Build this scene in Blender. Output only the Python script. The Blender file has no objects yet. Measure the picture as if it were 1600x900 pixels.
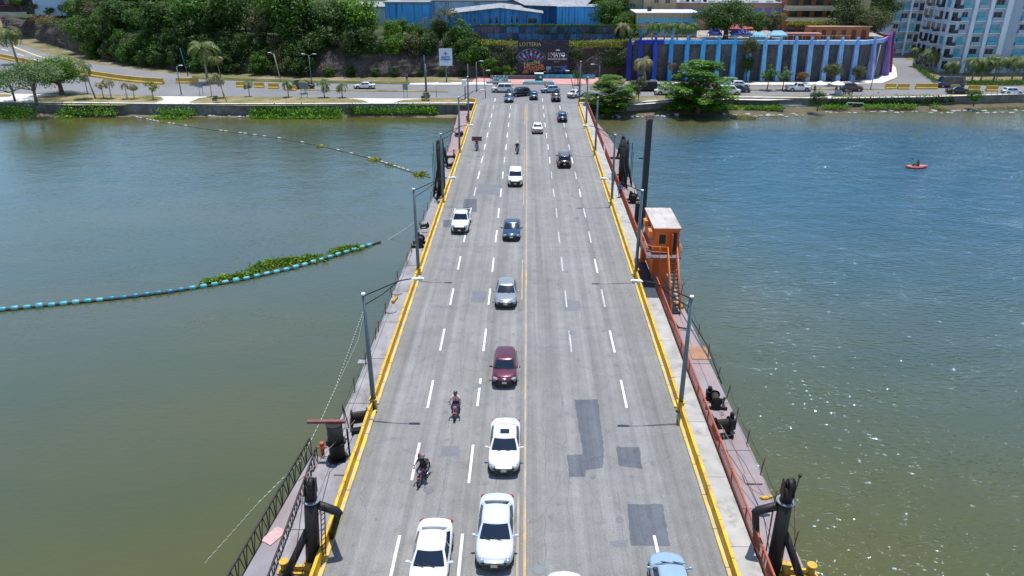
import bpy, math, random
from mathutils import Vector, Matrix, noise
random.seed(7)
R = math.radians
S = bpy.context.scene
COL = S.collection
# ---------------------------------------------------------------- camera, sky, sun, exposure
FPX, PIT, YAW, CH, CX = 1180.0, R(24.1), R(1.1), 27.0, 0.1
cam = bpy.data.cameras.new('camera'); cam_o = bpy.data.objects.new('camera', cam); COL.objects.link(cam_o)
cam.sensor_width = 36.0; cam.lens = 36.0*FPX/1600.0; cam.clip_end = 3000; cam.clip_start = .5
cam_o.location = (CX, 0, CH); cam_o.rotation_euler = (R(90)-PIT, 0, YAW)
S.camera = cam_o
SUN = Vector((.40, 1.55, 8.1)).normalized()          # towards the sun
sl = bpy.data.lights.new('sun', 'SUN'); sl.energy = 4.5; sl.angle = R(.5); sl.color = (1, .97, .93)
so = bpy.data.objects.new('sun', sl); COL.objects.link(so)
so.rotation_euler = (-SUN).to_track_quat('-Z', 'Y').to_euler()
W = bpy.data.worlds.new('World'); S.world = W; W.use_nodes = True
nt = W.node_tree; bg = nt.nodes['Background']
sky = nt.nodes.new('ShaderNodeTexSky'); sky.sky_type = 'NISHITA'; sky.sun_disc = False
sky.sun_elevation = math.asin(SUN.z); sky.sun_rotation = math.atan2(SUN.x, SUN.y)
sky.air_density = 1.4; sky.dust_density = .25; sky.ozone_density = 3.5
nt.links.new(sky.outputs[0], bg.inputs[0]); bg.inputs[1].default_value = .13
S.view_settings.view_transform = 'Standard'; S.view_settings.look = 'None'
S.view_settings.exposure = .22; S.view_settings.gamma = 1.0
S.view_settings.use_curve_mapping = False
S.cycles.max_bounces = 5; S.cycles.diffuse_bounces = 2; S.cycles.glossy_bounces = 3
S.cycles.transparent_max_bounces = 6; S.cycles.sample_clamp_indirect = 4

# survey of the place: a picture position plus a known height (or distance) gives the metre position
_f = Vector((-math.sin(YAW)*math.cos(PIT), math.cos(YAW)*math.cos(PIT), -math.sin(PIT)))
_r = Vector((math.cos(YAW), math.sin(YAW), 0)); _u = _r.cross(_f)
def _ray(px, py): return _f + _r*((px-800)/FPX) - _u*((py-450)/FPX)
def G(px, py, z=0.0):
    d = _ray(px, py); t = (z-CH)/d.z
    return Vector((CX+d.x*t, d.y*t, z))
def Yp(px, py, Y):
    d = _ray(px, py); t = Y/d.y
    return Vector((CX+d.x*t, Y, CH+d.z*t))
# ---------------------------------------------------------------- materials
MT = {}
def nodes(m):
    m.use_nodes = True; t = m.node_tree; return t, t.nodes['Principled BSDF']
def N(t, kind, **kw):
    n = t.nodes.new(kind)
    for k, v in kw.items():
        if k in ('operation', 'blend_type', 'data_type', 'feature', 'noise_dimensions', 'distance', 'wave_type', 'bands_direction'): setattr(n, k, v)
        else: n.inputs[k].default_value = v
    return n
def ramp(t, fac, stops):
    r = t.nodes.new('ShaderNodeValToRGB'); t.links.new(fac, r.inputs[0])
    e = r.color_ramp.elements
    while len(e) < len(stops): e.new(.5)
    for i, (p, c) in enumerate(stops):
        e[i].position = p; e[i].color = (c if isinstance(c, (tuple, list)) and len(c) == 4 else (c, c, c, 1) if not isinstance(c, (tuple, list)) else (*c, 1))
    return r.outputs[0]
def mixc(t, fac, a, b, bt='MIX'):
    m = t.nodes.new('ShaderNodeMix'); m.data_type = 'RGBA'; m.blend_type = bt
    for s, v in ((0, fac), (6, a), (7, b)):
        if hasattr(v, 'is_linked') or hasattr(v, 'links'): t.links.new(v, m.inputs[s])
        else: m.inputs[s].default_value = v if s == 0 else (*v[:3], 1)
    return m.outputs[2]
def coords(t, scale=(1, 1, 1), rot=(0, 0, 0), src='Object'):
    c = t.nodes.new('ShaderNodeTexCoord'); mp = t.nodes.new('ShaderNodeMapping')
    t.links.new(c.outputs[src], mp.inputs[0]); mp.inputs['Scale'].default_value = scale; mp.inputs['Rotation'].default_value = rot
    return mp.outputs[0]
def world_coords(t, scale=(1, 1, 1)):
    g = t.nodes.new('ShaderNodeNewGeometry'); mp = t.nodes.new('ShaderNodeMapping')
    t.links.new(g.outputs['Position'], mp.inputs[0]); mp.inputs['Scale'].default_value = scale
    return mp.outputs[0]
def noise_n(t, vec, scale, detail=3, rough=.55):
    n = N(t, 'ShaderNodeTexNoise', Scale=scale, Detail=detail, Roughness=rough); t.links.new(vec, n.inputs['Vector']); return n.outputs[0]
def bump(t, b, h, strength=.3, dist=.05):
    n = N(t, 'ShaderNodeBump', Strength=strength, Distance=dist); t.links.new(h, n.inputs['Height']); t.links.new(n.outputs[0], b.inputs['Normal']); return n
def M(name, rgb, rough=.6, metal=0.0, var=.18, scale=1.5, dirt=None, bmp=0, stretch=(1, 1, 1), coat=0, spec=None, emit=0):
    if name in MT: return MT[name]
    m = bpy.data.materials.new(name); t, b = nodes(m)
    b.inputs['Roughness'].default_value = rough; b.inputs['Metallic'].default_value = metal
    if coat: b.inputs['Coat Weight'].default_value = coat; b.inputs['Coat Roughness'].default_value = .04
    if spec is not None: b.inputs['Specular IOR Level'].default_value = spec
    if var > 0:
        v = world_coords(t, stretch); n = noise_n(t, v, scale, 4)
        lo = tuple(c*(1-var) for c in rgb); hi = tuple(min(1, c*(1+var)) for c in rgb)
        c = ramp(t, n, [(.3, lo), (.7, hi)])
        if dirt:
            n2 = noise_n(t, world_coords(t, tuple(s*.7 for s in stretch)), scale*2.3, 5, .7)
            c = mixc(t, ramp(t, n2, [(.5, 0), (.68, 1)]), c, dirt)
        t.links.new(c, b.inputs['Base Color'])
        if bmp: bump(t, b, n, bmp, .04)
    else: b.inputs['Base Color'].default_value = (*rgb, 1)
    MT[name] = m; return m

def road_material(name, base, tracks=True, tint=1.0):
    m = bpy.data.materials.new(name); t, b = nodes(m); MT[name] = m
    w = world_coords(t)
    big = noise_n(t, w, .09, 4); mid = noise_n(t, w, .8, 5, .65); fine = noise_n(t, w, 14, 3, .7)
    c = ramp(t, big, [(.3, tuple(x*.88 for x in base)), (.7, tuple(x*1.1 for x in base))])
    c = mixc(t, .55, c, ramp(t, mid, [(.25, .38), (.75, .62)]), 'OVERLAY')
    c = mixc(t, .42, c, ramp(t, fine, [(.3, .25), (.7, .75)]), 'OVERLAY')
    if tracks:
        st = noise_n(t, world_coords(t, (1.15, .012, 1)), 1.0, 3, .6)
        c = mixc(t, .5, c, ramp(t, st, [(.32, .26), (.68, .68)]), 'OVERLAY')
        st2 = noise_n(t, world_coords(t, (3.2, .03, 1)), 1.0, 4, .6)
        c = mixc(t, .16, c, ramp(t, st2, [(.35, .3), (.6, .6)]), 'OVERLAY')
        # hairline cracks
        wv = world_coords(t, (.22, .10, 1)); nn = N(t, 'ShaderNodeTexNoise', Scale=1.6, Detail=4.0)
        t.links.new(wv, nn.inputs['Vector'])
        vv = mixc(t, .25, wv, nn.outputs[1], 'ADD')
        vo = N(t, 'ShaderNodeTexVoronoi', Scale=1.0, feature='DISTANCE_TO_EDGE'); t.links.new(vv, vo.inputs['Vector'])
        msk = ramp(t, vo.outputs[0], [(.0015, .30), (.005, 0)])
        c = mixc(t, msk, c, tuple(x*.45 for x in base))
        # oil drips and stains
        sp = noise_n(t, world_coords(t, (1, .6, 1)), 1.7, 3)
        c = mixc(t, ramp(t, sp, [(.60, 0), (.74, .55)]), c, tuple(x*.5 for x in base))
    t.links.new(c, b.inputs['Base Color']); b.inputs['Roughness'].default_value = .85
    b.inputs['Specular IOR Level'].default_value = .25
    bump(t, b, fine, .25, .01)
    return m

def ground_material(name, a, bcol, c3, scale=.25):
    m = bpy.data.materials.new(name); t, b = nodes(m); MT[name] = m
    w = world_coords(t)
    n = noise_n(t, w, scale, 6, .65); n2 = noise_n(t, w, scale*9, 4, .7)
    c = ramp(t, n, [(.35, a), (.52, bcol), (.68, c3)])
    c = mixc(t, .5, c, ramp(t, n2, [(.3, .3), (.7, .7)]), 'OVERLAY')
    t.links.new(c, b.inputs['Base Color']); b.inputs['Roughness'].default_value = .95
    b.inputs['Specular IOR Level'].default_value = .1
    bump(t, b, n2, .6, .15); return m

def rock_material(name, a, bb):
    m = bpy.data.materials.new(name); t, b = nodes(m); MT[name] = m
    n = noise_n(t, world_coords(t, (1, 1, .35)), .45, 7, .7); n2 = noise_n(t, world_coords(t), 2.2, 4, .7)
    c = ramp(t, n, [(.3, a), (.55, bb), (.72, tuple(x*1.6 for x in bb))])
    c = mixc(t, .6, c, ramp(t, n2, [(.3, .2), (.7, .8)]), 'OVERLAY')
    t.links.new(c, b.inputs['Base Color']); b.inputs['Roughness'].default_value = .95; bump(t, b, n, 1.0, .6)
    return m

def foliage(name, dark, light):
    if name in MT: return MT[name]
    m = bpy.data.materials.new(name); t, b = nodes(m); MT[name] = m
    n = noise_n(t, world_coords(t), .55, 3); g = t.nodes.new('ShaderNodeNewGeometry')
    c = ramp(t, n, [(.35, dark), (.65, light)])
    c = mixc(t, .6, c, ramp(t, g.outputs['Random Per Island'], [(0, .22), (1, .8)]), 'OVERLAY')
    t.links.new(c, b.inputs['Base Color']); b.inputs['Roughness'].default_value = .55
    b.inputs['Specular IOR Level'].default_value = .3
    tr = t.nodes.new('ShaderNodeBsdfTranslucent'); t.links.new(mixc(t, .5, c, (.25, .4, .02)), tr.inputs[0])
    mx = t.nodes.new('ShaderNodeMixShader'); mx.inputs[0].default_value = .22
    out = t.nodes['Material Output']
    t.links.new(b.outputs[0], mx.inputs[1]); t.links.new(tr.outputs[0], mx.inputs[2]); t.links.new(mx.outputs[0], out.inputs[0])
    return m

def water_material():
    m = bpy.data.materials.new('river water'); t, b = nodes(m); MT['water'] = m
    w = world_coords(t)
    sed = noise_n(t, world_coords(t, (.5, 1.3, 1)), .035, 4, .6)
    c = ramp(t, sed, [(.32, (.060, .070, .020)), (.5, (.076, .077, .019)), (.7, (.094, .084, .018))])
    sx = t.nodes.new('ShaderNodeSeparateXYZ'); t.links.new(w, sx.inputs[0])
    # blue sky reflection off the waves, put into the body colour east of the bridge
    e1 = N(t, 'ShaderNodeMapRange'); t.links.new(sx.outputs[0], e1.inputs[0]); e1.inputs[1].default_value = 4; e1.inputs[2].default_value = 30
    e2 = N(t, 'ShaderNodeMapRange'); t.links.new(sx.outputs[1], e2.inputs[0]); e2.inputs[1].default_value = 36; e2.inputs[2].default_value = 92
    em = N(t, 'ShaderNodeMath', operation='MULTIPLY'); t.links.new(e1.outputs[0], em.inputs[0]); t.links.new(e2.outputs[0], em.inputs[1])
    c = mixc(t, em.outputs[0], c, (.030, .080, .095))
    # river silt off the far bank
    nn = noise_n(t, world_coords(t, (.35, 1, 1)), .06, 4, .6)
    ad = N(t, 'ShaderNodeMath', operation='MULTIPLY_ADD'); t.links.new(nn, ad.inputs[0]); ad.inputs[1].default_value = 70; t.links.new(sx.outputs[1], ad.inputs[2])
    mr = N(t, 'ShaderNodeMapRange'); t.links.new(ad.outputs[0], mr.inputs[0]); mr.inputs[1].default_value = 160; mr.inputs[2].default_value = 184
    c = mixc(t, mr.outputs[0], c, (.135, .115, .022))
    # wind ripples: stronger downstream (east) of the bridge
    mr2 = N(t, 'ShaderNodeMapRange'); t.links.new(sx.outputs[0], mr2.inputs[0])
    mr2.inputs[1].default_value = 2; mr2.inputs[2].default_value = 22; mr2.inputs[3].default_value = .30; mr2.inputs[4].default_value = 1.0
    r1 = noise_n(t, world_coords(t, (1, 1.9, 1)), 1.5, 3, .5)
    r2 = noise_n(t, world_coords(t, (1.2, 1.8, 1)), .22, 3, .5)
    s1 = N(t, 'ShaderNodeMath', operation='MULTIPLY_ADD'); t.links.new(r2, s1.inputs[0]); s1.inputs[1].default_value = 1.8; t.links.new(r1, s1.inputs[2])
    # scattered steep crests in gusty patches
    cr = ramp(t, noise_n(t, world_coords(t, (.8, 2.0, 1)), 3.3, 3, .6), [(.60, 0), (.73, 1)])
    gu = ramp(t, noise_n(t, world_coords(t, (1, 1.5, 1)), .13, 3, .6), [(.46, .05), (.66, 1)])
    m3 = N(t, 'ShaderNodeMath', operation='MULTIPLY'); t.links.new(cr, m3.inputs[0]); t.links.new(gu, m3.inputs[1])
    s2 = N(t, 'ShaderNodeMath', operation='MULTIPLY_ADD'); t.links.new(m3.outputs[0], s2.inputs[0]); s2.inputs[1].default_value = .60; t.links.new(s1.outputs[0], s2.inputs[2])
    bm = N(t, 'ShaderNodeBump', Distance=.155); t.links.new(s2.outputs[0], bm.inputs['Height']); t.links.new(mr2.outputs[0], bm.inputs['Strength'])
    df = t.nodes.new('ShaderNodeBsdfDiffuse'); t.links.new(c, df.inputs[0]); t.links.new(bm.outputs[0], df.inputs['Normal'])
    gl = t.nodes.new('ShaderNodeBsdfGlossy'); gl.inputs['Roughness'].default_value = .11; gl.inputs['Color'].default_value = (.60, .82, 1, 1); t.links.new(bm.outputs[0], gl.inputs['Normal'])
    lw = t.nodes.new('ShaderNodeLayerWeight'); lw.inputs[0].default_value = .5
    pw = N(t, 'ShaderNodeMath', operation='POWER'); t.links.new(lw.outputs['Facing'], pw.inputs[0]); pw.inputs[1].default_value = 2.9
    fr = N(t, 'ShaderNodeMath', operation='MULTIPLY_ADD'); t.links.new(pw.outputs[0], fr.inputs[0]); fr.inputs[1].default_value = .95; fr.inputs[2].default_value = .025
    mx = t.nodes.new('ShaderNodeMixShader'); t.links.new(fr.outputs[0], mx.inputs[0]); t.links.new(df.outputs[0], mx.inputs[1]); t.links.new(gl.outputs[0], mx.inputs[2])
    t.links.new(mx.outputs[0], t.nodes['Material Output'].inputs[0])
    return m

def stained(name, base, stain, amt=(.45, .7), sc=(1.2, 1.2, .12), rough=.7):
    if name in MT: return MT[name]
    m = bpy.data.materials.new(name); t, b = nodes(m); MT[name] = m
    n = noise_n(t, world_coords(t, sc), 1.0, 5, .7); n2 = noise_n(t, world_coords(t), .5, 4)
    c = mixc(t, ramp(t, n, [(amt[0], 0), (amt[1], .85)]), base, stain)
    c = mixc(t, .4, c, ramp(t, n2, [(.3, .3), (.7, .7)]), 'OVERLAY')
    t.links.new(c, b.inputs['Base Color']); b.inputs['Roughness'].default_value = rough
    return m
# ---------------------------------------------------------------- mesh helpers
class MB:
    def __init__(s): s.v = []; s.f = []; s.m = []; s.sm = []
    def add(s, vs, fs, mi=0, smooth=False):
        o = len(s.v); s.v += [tuple(v) for v in vs]
        for f in fs: s.f.append(tuple(i+o for i in f)); s.m.append(mi); s.sm.append(smooth)
        return s
    def box(s, c, d, rz=0, mi=0, taper=1.0, rx=0, ry=0):
        hx, hy, hz = d[0]/2, d[1]/2, d[2]/2; c = Vector(c)
        mt = Matrix.Rotation(rz, 3, 'Z') @ Matrix.Rotation(ry, 3, 'Y') @ Matrix.Rotation(rx, 3, 'X')
        vs = [c + mt @ Vector((x*hx*(taper if z > 0 else 1), y*hy*(taper if z > 0 else 1), z*hz)) for z in (-1, 1) for y in (-1, 1) for x in (-1, 1)]
        return s.add(vs, [(0, 2, 3, 1), (4, 5, 7, 6), (0, 1, 5, 4), (2, 6, 7, 3), (0, 4, 6, 2), (1, 3, 7, 5)], mi)
    def span(s, x0, x1, y0, y1, z0, z1, mi=0): return s.box(((x0+x1)/2, (y0+y1)/2, (z0+z1)/2), (x1-x0, y1-y0, z1-z0), mi=mi)
    def tube(s, pts, rad, n=8, mi=0, caps=True, smooth=True):
        pts = [Vector(p) for p in pts]; k = len(pts)
        rad = rad if isinstance(rad, (list, tuple)) else [rad]*k
        vs = []; up = None
        for i, p in enumerate(pts):
            d = (pts[min(i+1, k-1)]-pts[max(i-1, 0)]).normalized()
            if up is None or abs(up.dot(d)) > .95: up = Vector((0, 0, 1)) if abs(d.z) < .9 else Vector((1, 0, 0))
            a = d.cross(up).normalized(); bb = a.cross(d).normalized(); up = bb
            for j in range(n):
                th = 2*math.pi*j/n; vs.append(p + (a*math.cos(th)+bb*math.sin(th))*rad[i])
        fs = [(i*n+j, i*n+(j+1) % n, (i+1)*n+(j+1) % n, (i+1)*n+j) for i in range(k-1) for j in range(n)]
        s.add(vs, fs, mi, smooth)
        if caps:
            o = len(s.v)-k*n
            s.f.append(tuple(o+j for j in reversed(range(n)))); s.m.append(mi); s.sm.append(False)
            s.f.append(tuple(o+(k-1)*n+j for j in range(n))); s.m.append(mi); s.sm.append(False)
        return s
    def bar(s, a, b, w, h=None, mi=0):
        a = Vector(a); b = Vector(b); d = b-a; L = d.length; h = h or w
        q = d.to_track_quat('Y', 'Z').to_matrix(); c = (a+b)/2
        vs = [c + q @ Vector((x*w/2, y*L/2, z*h/2)) for z in (-1, 1) for y in (-1, 1) for x in (-1, 1)]
        return s.add(vs, [(0, 2, 3, 1), (4, 5, 7, 6), (0, 1, 5, 4), (2, 6, 7, 3), (0, 4, 6, 2), (1, 3, 7, 5)], mi)
    def prism(s, poly, z0, z1, mi=0):
        n = len(poly); a = sum(poly[i][0]*poly[(i+1) % n][1]-poly[(i+1) % n][0]*poly[i][1] for i in range(n))
        if a < 0: poly = poly[::-1]
        s.add([(p[0], p[1], z0) for p in poly]+[(p[0], p[1], z1) for p in poly],
              [tuple(range(n, 2*n)), tuple(reversed(range(n)))]+[(i, (i+1) % n, n+(i+1) % n, n+i) for i in range(n)], mi)
        return s
    def sheet(s, poly, z, mi=0):
        n = len(poly); a = sum(poly[i][0]*poly[(i+1) % n][1]-poly[(i+1) % n][0]*poly[i][1] for i in range(n))
        if a < 0: poly = poly[::-1]
        return s.add([(p[0], p[1], z) for p in poly], [tuple(range(n))], mi)
    def ball(s, c, r, nu=10, nv=6, mi=0):
        c = Vector(c); r = r if isinstance(r, (tuple, list)) else (r, r, r)
        vs = [c+Vector((0, 0, -r[2]))]
        for i in range(1, nv):
            th = -math.pi/2+math.pi*i/nv
            for j in range(nu): ph = 2*math.pi*j/nu; vs.append(c+Vector((math.cos(th)*math.cos(ph)*r[0], math.cos(th)*math.sin(ph)*r[1], math.sin(th)*r[2])))
        vs.append(c+Vector((0, 0, r[2]))); t = len(vs)-1
        fs = [(0, 1+(j+1) % nu, 1+j) for j in range(nu)]
        fs += [(1+i*nu+j, 1+i*nu+(j+1) % nu, 1+(i+1)*nu+(j+1) % nu, 1+(i+1)*nu+j) for i in range(nv-2) for j in range(nu)]
        fs += [(t, 1+(nv-2)*nu+j, 1+(nv-2)*nu+(j+1) % nu) for j in range(nu)]
        return s.add(vs, fs, mi, True)
    def mesh(s, name, mats):
        me = bpy.data.meshes.new(name); me.from_pydata(s.v, [], s.f)
        for m in (mats if isinstance(mats, (list, tuple)) else [mats]): me.materials.append(m)
        me.polygons.foreach_set('material_index', s.m); me.polygons.foreach_set('use_smooth', s.sm); me.update()
        return me
    def build(s, name, mats, parent=None, loc=None):
        return link(name, s.mesh(name, mats), parent, loc)
def link(name, data, parent=None, loc=None, rz=0):
    o = bpy.data.objects.new(name, data); COL.objects.link(o)
    if parent is not None: o.parent = parent
    if loc is not None: o.location = loc
    if rz: o.rotation_euler[2] = rz
    return o
def tag(o, label, cat, group=None, kind=None):
    o['label'] = label; o['category'] = cat
    if group: o['group'] = group
    if kind: o['kind'] = kind
    return o
def thing(name, label, cat, loc=(0, 0, 0), rz=0, group=None):
    o = link(name, None, None, loc, rz); o.empty_display_size = .2
    return tag(o, label, cat, group)
def structure(o): o['kind'] = 'structure'; return o
def copy_tree(o, loc=None, rz=None, label=None, group=None, scale=None):
    kids = {}
    for ob in bpy.data.objects:
        if ob.parent: kids.setdefault(ob.parent.name, []).append(ob)
    def rec(a, p):
        c = a.copy(); COL.objects.link(c); c.parent = p
        for ch in kids.get(a.name, []): rec(ch, c)
        return c
    c = rec(o, o.parent)
    if loc is not None: c.location = loc
    if rz is not None: c.rotation_euler[2] = rz
    if label: c['label'] = label
    if group: c['group'] = group
    if scale: c.scale = scale
    return c
def bevel(o, w=.02, n=2):
    b = o.modifiers.new('bevel', 'BEVEL'); b.width = w; b.segments = n; b.limit_method = 'ANGLE'; b.angle_limit = R(35); return o
ORD = ['first', 'second', 'third', 'fourth', 'fifth', 'sixth', 'seventh', 'eighth', 'ninth', 'tenth', 'eleventh', 'twelfth', 'thirteenth',
       'fourteenth', 'fifteenth', 'sixteenth', 'seventeenth', 'eighteenth', 'nineteenth', 'twentieth', 'twenty first', 'twenty second', 'twenty third', 'twenty fourth',
       'twenty fifth', 'twenty sixth', 'twenty seventh', 'twenty eighth', 'twenty ninth', 'thirtieth']
def pane(mb, P, u0, u1, v0, v1, nu=4, nv=2, mi=0):
    vs = [P(u0+(u1-u0)*i/nu, v0+(v1-v0)*j/nv) for j in range(nv+1) for i in range(nu+1)]
    mb.add(vs, [(j*(nu+1)+i, j*(nu+1)+i+1, (j+1)*(nu+1)+i+1, (j+1)*(nu+1)+i) for j in range(nv) for i in range(nu)], mi, True)
def text_mesh(body, size, mat, parent, loc, name='lettering', rot=(R(90), 0, 0), bold=0, ext=.01, shear=0, sx=1):
    cu = bpy.data.curves.new('t', 'FONT'); cu.body = body; cu.size = size; cu.align_x = 'CENTER'; cu.align_y = 'CENTER'
    cu.extrude = ext; cu.offset = bold; cu.shear = shear; cu.resolution_u = 2
    o = bpy.data.objects.new('t', cu); COL.objects.link(o)
    bpy.context.view_layer.update()
    me = bpy.data.meshes.new_from_object(o.evaluated_get(bpy.context.evaluated_depsgraph_get()))
    bpy.data.objects.remove(o); me.materials.clear(); me.materials.append(mat)
    ob = link(name, me, parent, loc); ob.rotation_euler = rot; ob.scale = (sx, 1, 1)
    return ob
WZ = -2.0
def lerp(a, b, t): return a+(b-a)*t
# ================================================================ setting
asphalt = road_material('bridge asphalt', (.214, .210, .203))
shore_asph = road_material('shore asphalt', (.19, .19, .195), tracks=False)
patchm = road_material('asphalt patch', (.112, .120, .140), tracks=True)
patchl = road_material('old asphalt patch', (.17, .175, .19), tracks=False)
concrete = M('pale concrete', (.37, .36, .335), .85, var=.16, scale=.7, dirt=(.24, .23, .21), bmp=.2)
pave = M('white promenade paving', (.62, .60, .56), .8, var=.12, scale=.6, dirt=(.4, .38, .34))
drygrass = ground_material('dry lawn', (.115, .12, .035), (.23, .195, .10), (.33, .27, .17), .22)
land = ground_material('dusty ground', (.12, .13, .05), (.2, .17, .1), (.32, .27, .19), .12)
lush = ground_material('upper ground', (.03, .05, .015), (.05, .07, .025), (.10, .10, .05), .2)
pinkpave = M('pink paving', (.52, .25, .22), .8, var=.15, scale=.5, dirt=(.42, .33, .3))
quaym = stained('quay stone', (.17, .165, .155), (.05, .05, .045), (.35, .65), (1, 1, .5))
rockm = rock_material('limestone cliff', (.018, .016, .015), (.075, .062, .055))
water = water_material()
def strip(name, mat, pts, z, parent=None, th=None):
    b = MB()
    (b.sheet(pts, z) if th is None else b.prism(pts, z-th, z)); return structure(b.build(name, mat, parent))
def P2(lst, z=0.0): return [tuple(G(x, y, z))[:2] for x, y in lst]

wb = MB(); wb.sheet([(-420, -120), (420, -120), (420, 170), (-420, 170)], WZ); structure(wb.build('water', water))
# quay line (world metres) -------------------------------------------------
QL = [(-330, 330), (-215, 212), (-150, 150), (-100, 146), (-66, 144.6), (-40, 145.2), (-9.4, 146.6)]
QR = [(10, 147), (19, 147.2), (29, 151), (38, 154.2), (60, 153), (80, 155), (100, 158.5), (140, 164), (330, 175)]
landpoly = QL + QR + [(420, 520), (-420, 520), (-420, 330)]
strip('shore_ground', land, landpoly, 0.0)
def wall_along(mb, pts, z0, z1, w=.45, off=-.25):
    for a, c in zip(pts[:-1], pts[1:]):
        a = Vector(a); c = Vector(c); d = (c-a).normalized(); nrm = Vector((d.y, -d.x))*(-off)
        p = [a+nrm, c+nrm, c-nrm*.8, a-nrm*.8]; mb.prism([tuple(q) for q in p], z0, z1)
q = MB(); wall_along(q, QL, WZ-.5, .25, off=-.35); qo = q.build('quay_wall', quaym)
tag(qo, 'grey stone quay wall along the river bank left of the bridge', 'quay wall')
q = MB(); wall_along(q, QR, WZ-.5, .25, off=-.35); qo = q.build('quay_wall', quaym)
tag(qo, 'dark stone quay wall along the river bank right of the bridge', 'quay wall')
q = MB(); wall_along(q, QL[2:], .25, .31, off=-.42); cp = q.build('coping', pave); cp.parent = bpy.data.objects['quay_wall']
q = MB(); wall_along(q, QR[:-1], .25, .31, off=-.42); cp = q.build('coping', pave); cp.parent = qo
# roads on the shore
near = P2([(-60, 147), (0, 145), (160, 148), (300, 150), (600, 153), (722, 153.5), (752, 156)]) + [(-9.4, 150.5), (-9.4, 147), (10, 147), (10, 149)] + P2([(915, 152), (1000, 150), (1110, 148.5), (1200, 149), (1300, 149), (1390, 149)]) + [(102, 161), (140, 167), (330, 178)]
far = [(330, 190)] + P2([(1600, 134), (1510, 133.5), (1470, 128), (1440, 108), (1412, 90), (1392, 72), (1384, 62), (1376, 62), (1384, 84), (1402, 106), (1404, 122), (1380, 131), (1300, 134), (1100, 134), (1010, 131), (960, 132.5), (760, 132), (660, 132), (600, 131), (400, 124), (300, 119), (230, 111), (150, 100), (76, 85), (0, 58), (-40, 40)])
strip('shore_road', shore_asph, near + far, .006)
strip('sidewalk', pave, P2([(960, 132), (1010, 130.5), (1100, 133.2), (1300, 133.4), (1380, 130), (1402, 121), (1400, 107), (1384, 88), (1386, 112), (1366, 124), (1300, 129), (1100, 130), (1000, 129)]), .12, th=.12)
strip('sidewalk', pave, P2([(640, 133), (770, 133), (770, 129.5), (700, 129), (640, 131)]), .12, th=.12)
strip('plaza_paving', pinkpave, P2([(735, 131.5), (980, 132), (985, 126), (955, 119), (745, 119)]), .05, th=.05)
strip('promenade', pave, P2([(-60, 152), (0, 146), (130, 149), (300, 151), (600, 154), (722, 154.5), (745, 158)]) + [(-10, 146.2), (-40, 144.9), (-66, 144.3), (-100, 145.7), (-150, 149.5)], .03)
for k, pl in enumerate(([(52, 160), (60, 152), (100, 148.6), (230, 150), (252, 152), (256, 156.5), (238, 162), (190, 165), (110, 165), (66, 163)],
           [(295, 160), (312, 153.5), (345, 151), (540, 153.5), (566, 156.5), (576, 161), (552, 164.5), (420, 166), (320, 165)],
           [(616, 160.5), (630, 156.5), (680, 154.5), (722, 155), (735, 159), (728, 164.5), (640, 164.5)],
           [(-60, 151), (0, 147), (20, 148), (16, 151), (-60, 156)])):
    strip('grass_island', drygrass, P2(pl), .09, th=.09)
strip('path', pave, P2([(978, 165), (1060, 159), (1125, 155.8), (1200, 157), (1300, 153), (1300, 150.5), (1190, 155), (1120, 153.8), (1055, 156.5), (975, 162)]), .035)
strip('verge', ground_material('green verge', (.05, .075, .02), (.09, .10, .035), (.17, .14, .08), .3), P2([(300, 123), (400, 127.5), (500, 130), (640, 132), (640, 128.5), (500, 126.5), (400, 123.5), (300, 119.5)]), .08, th=.08)
strip('median_strip', drygrass, P2([(470, 141.2), (560, 142.6), (700, 144.4), (700, 142.6), (560, 140.8), (470, 139.4)]), .1, th=.1)
strip('median_strip', drygrass, P2([(985, 141.5), (1180, 141.5), (1350, 140.4), (1395, 139.6), (1395, 137.8), (1350, 138.6), (1180, 139.6), (985, 140)]), .1, th=.1)
yel_l = M('faded yellow line', (.62, .5, .2), .7, var=.2, scale=2)
strip('road_edge_line', yel_l, P2([(0, 64), (60, 87), (110, 101), (110, 102), (60, 88.4), (0, 66)]), .014)
wl = M('faded white paint', (.62, .62, .6), .7, var=.15, scale=3, dirt=(.35, .35, .35))
mb = MB()
for a in ((2, 76), (26, 83.5), (50, 91), (70, 97)):
    mb.sheet(P2([(a[0], a[1]), (a[0]+11, a[1]+3.3), (a[0]+11, a[1]+4.1), (a[0], a[1]+.9)]), .014)
structure(mb.build('lane_marking', wl))
# ---------------------------------------------------------------- cliff and plateau
FT = [(-230, 345), (-200, 300), (-152, 247), (-120, 214), (-97, 196), (-78, 187), (-47, 179.5), (-20, 180.5), (-3, 181.5), (10, 181.5), (25, 180)]
CR = [(-232, 352), (-203, 306), (-157, 256), (-125, 222), (-100, 203), (-79, 193), (-48, 187), (-22, 187), (-6, 184.5), (10, 184), (26, 183)]
CZ = [3, 4.2, 6.2, 7, 8, 8, 8, 8, 7.6, 7.5, 8.2]
vs = []; fs = []; NS = 12; NL = 10; rows = []
for i in range(len(FT)-1):
    for k in range(NS):
        t = k/NS; rows.append((Vector(FT[i]).lerp(Vector(FT[i+1]), t), Vector(CR[i]).lerp(Vector(CR[i+1]), t), lerp(CZ[i], CZ[i+1], t)))
rows.append((Vector(FT[-1]), Vector(CR[-1]), CZ[-1]))
for i, (a, c, z) in enumerate(rows):
    for j in range(NL+1):
        t = j/NL; p = a.lerp(c, t**1.6)
        h = z*(t if j < NL else 1.0) - (.1 if j == 0 else 0)
        n = noise.noise(Vector((p.x*.35, i*.2, h*.5)))*1.3 + noise.noise(Vector((p.x*1.1, 5, h*1.3)))*.5
        if j in (0,): n = 0
        vs.append((p.x+n*.3, p.y+n*(.9 if 0 < j < NL else .3)+.3, h))
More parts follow.
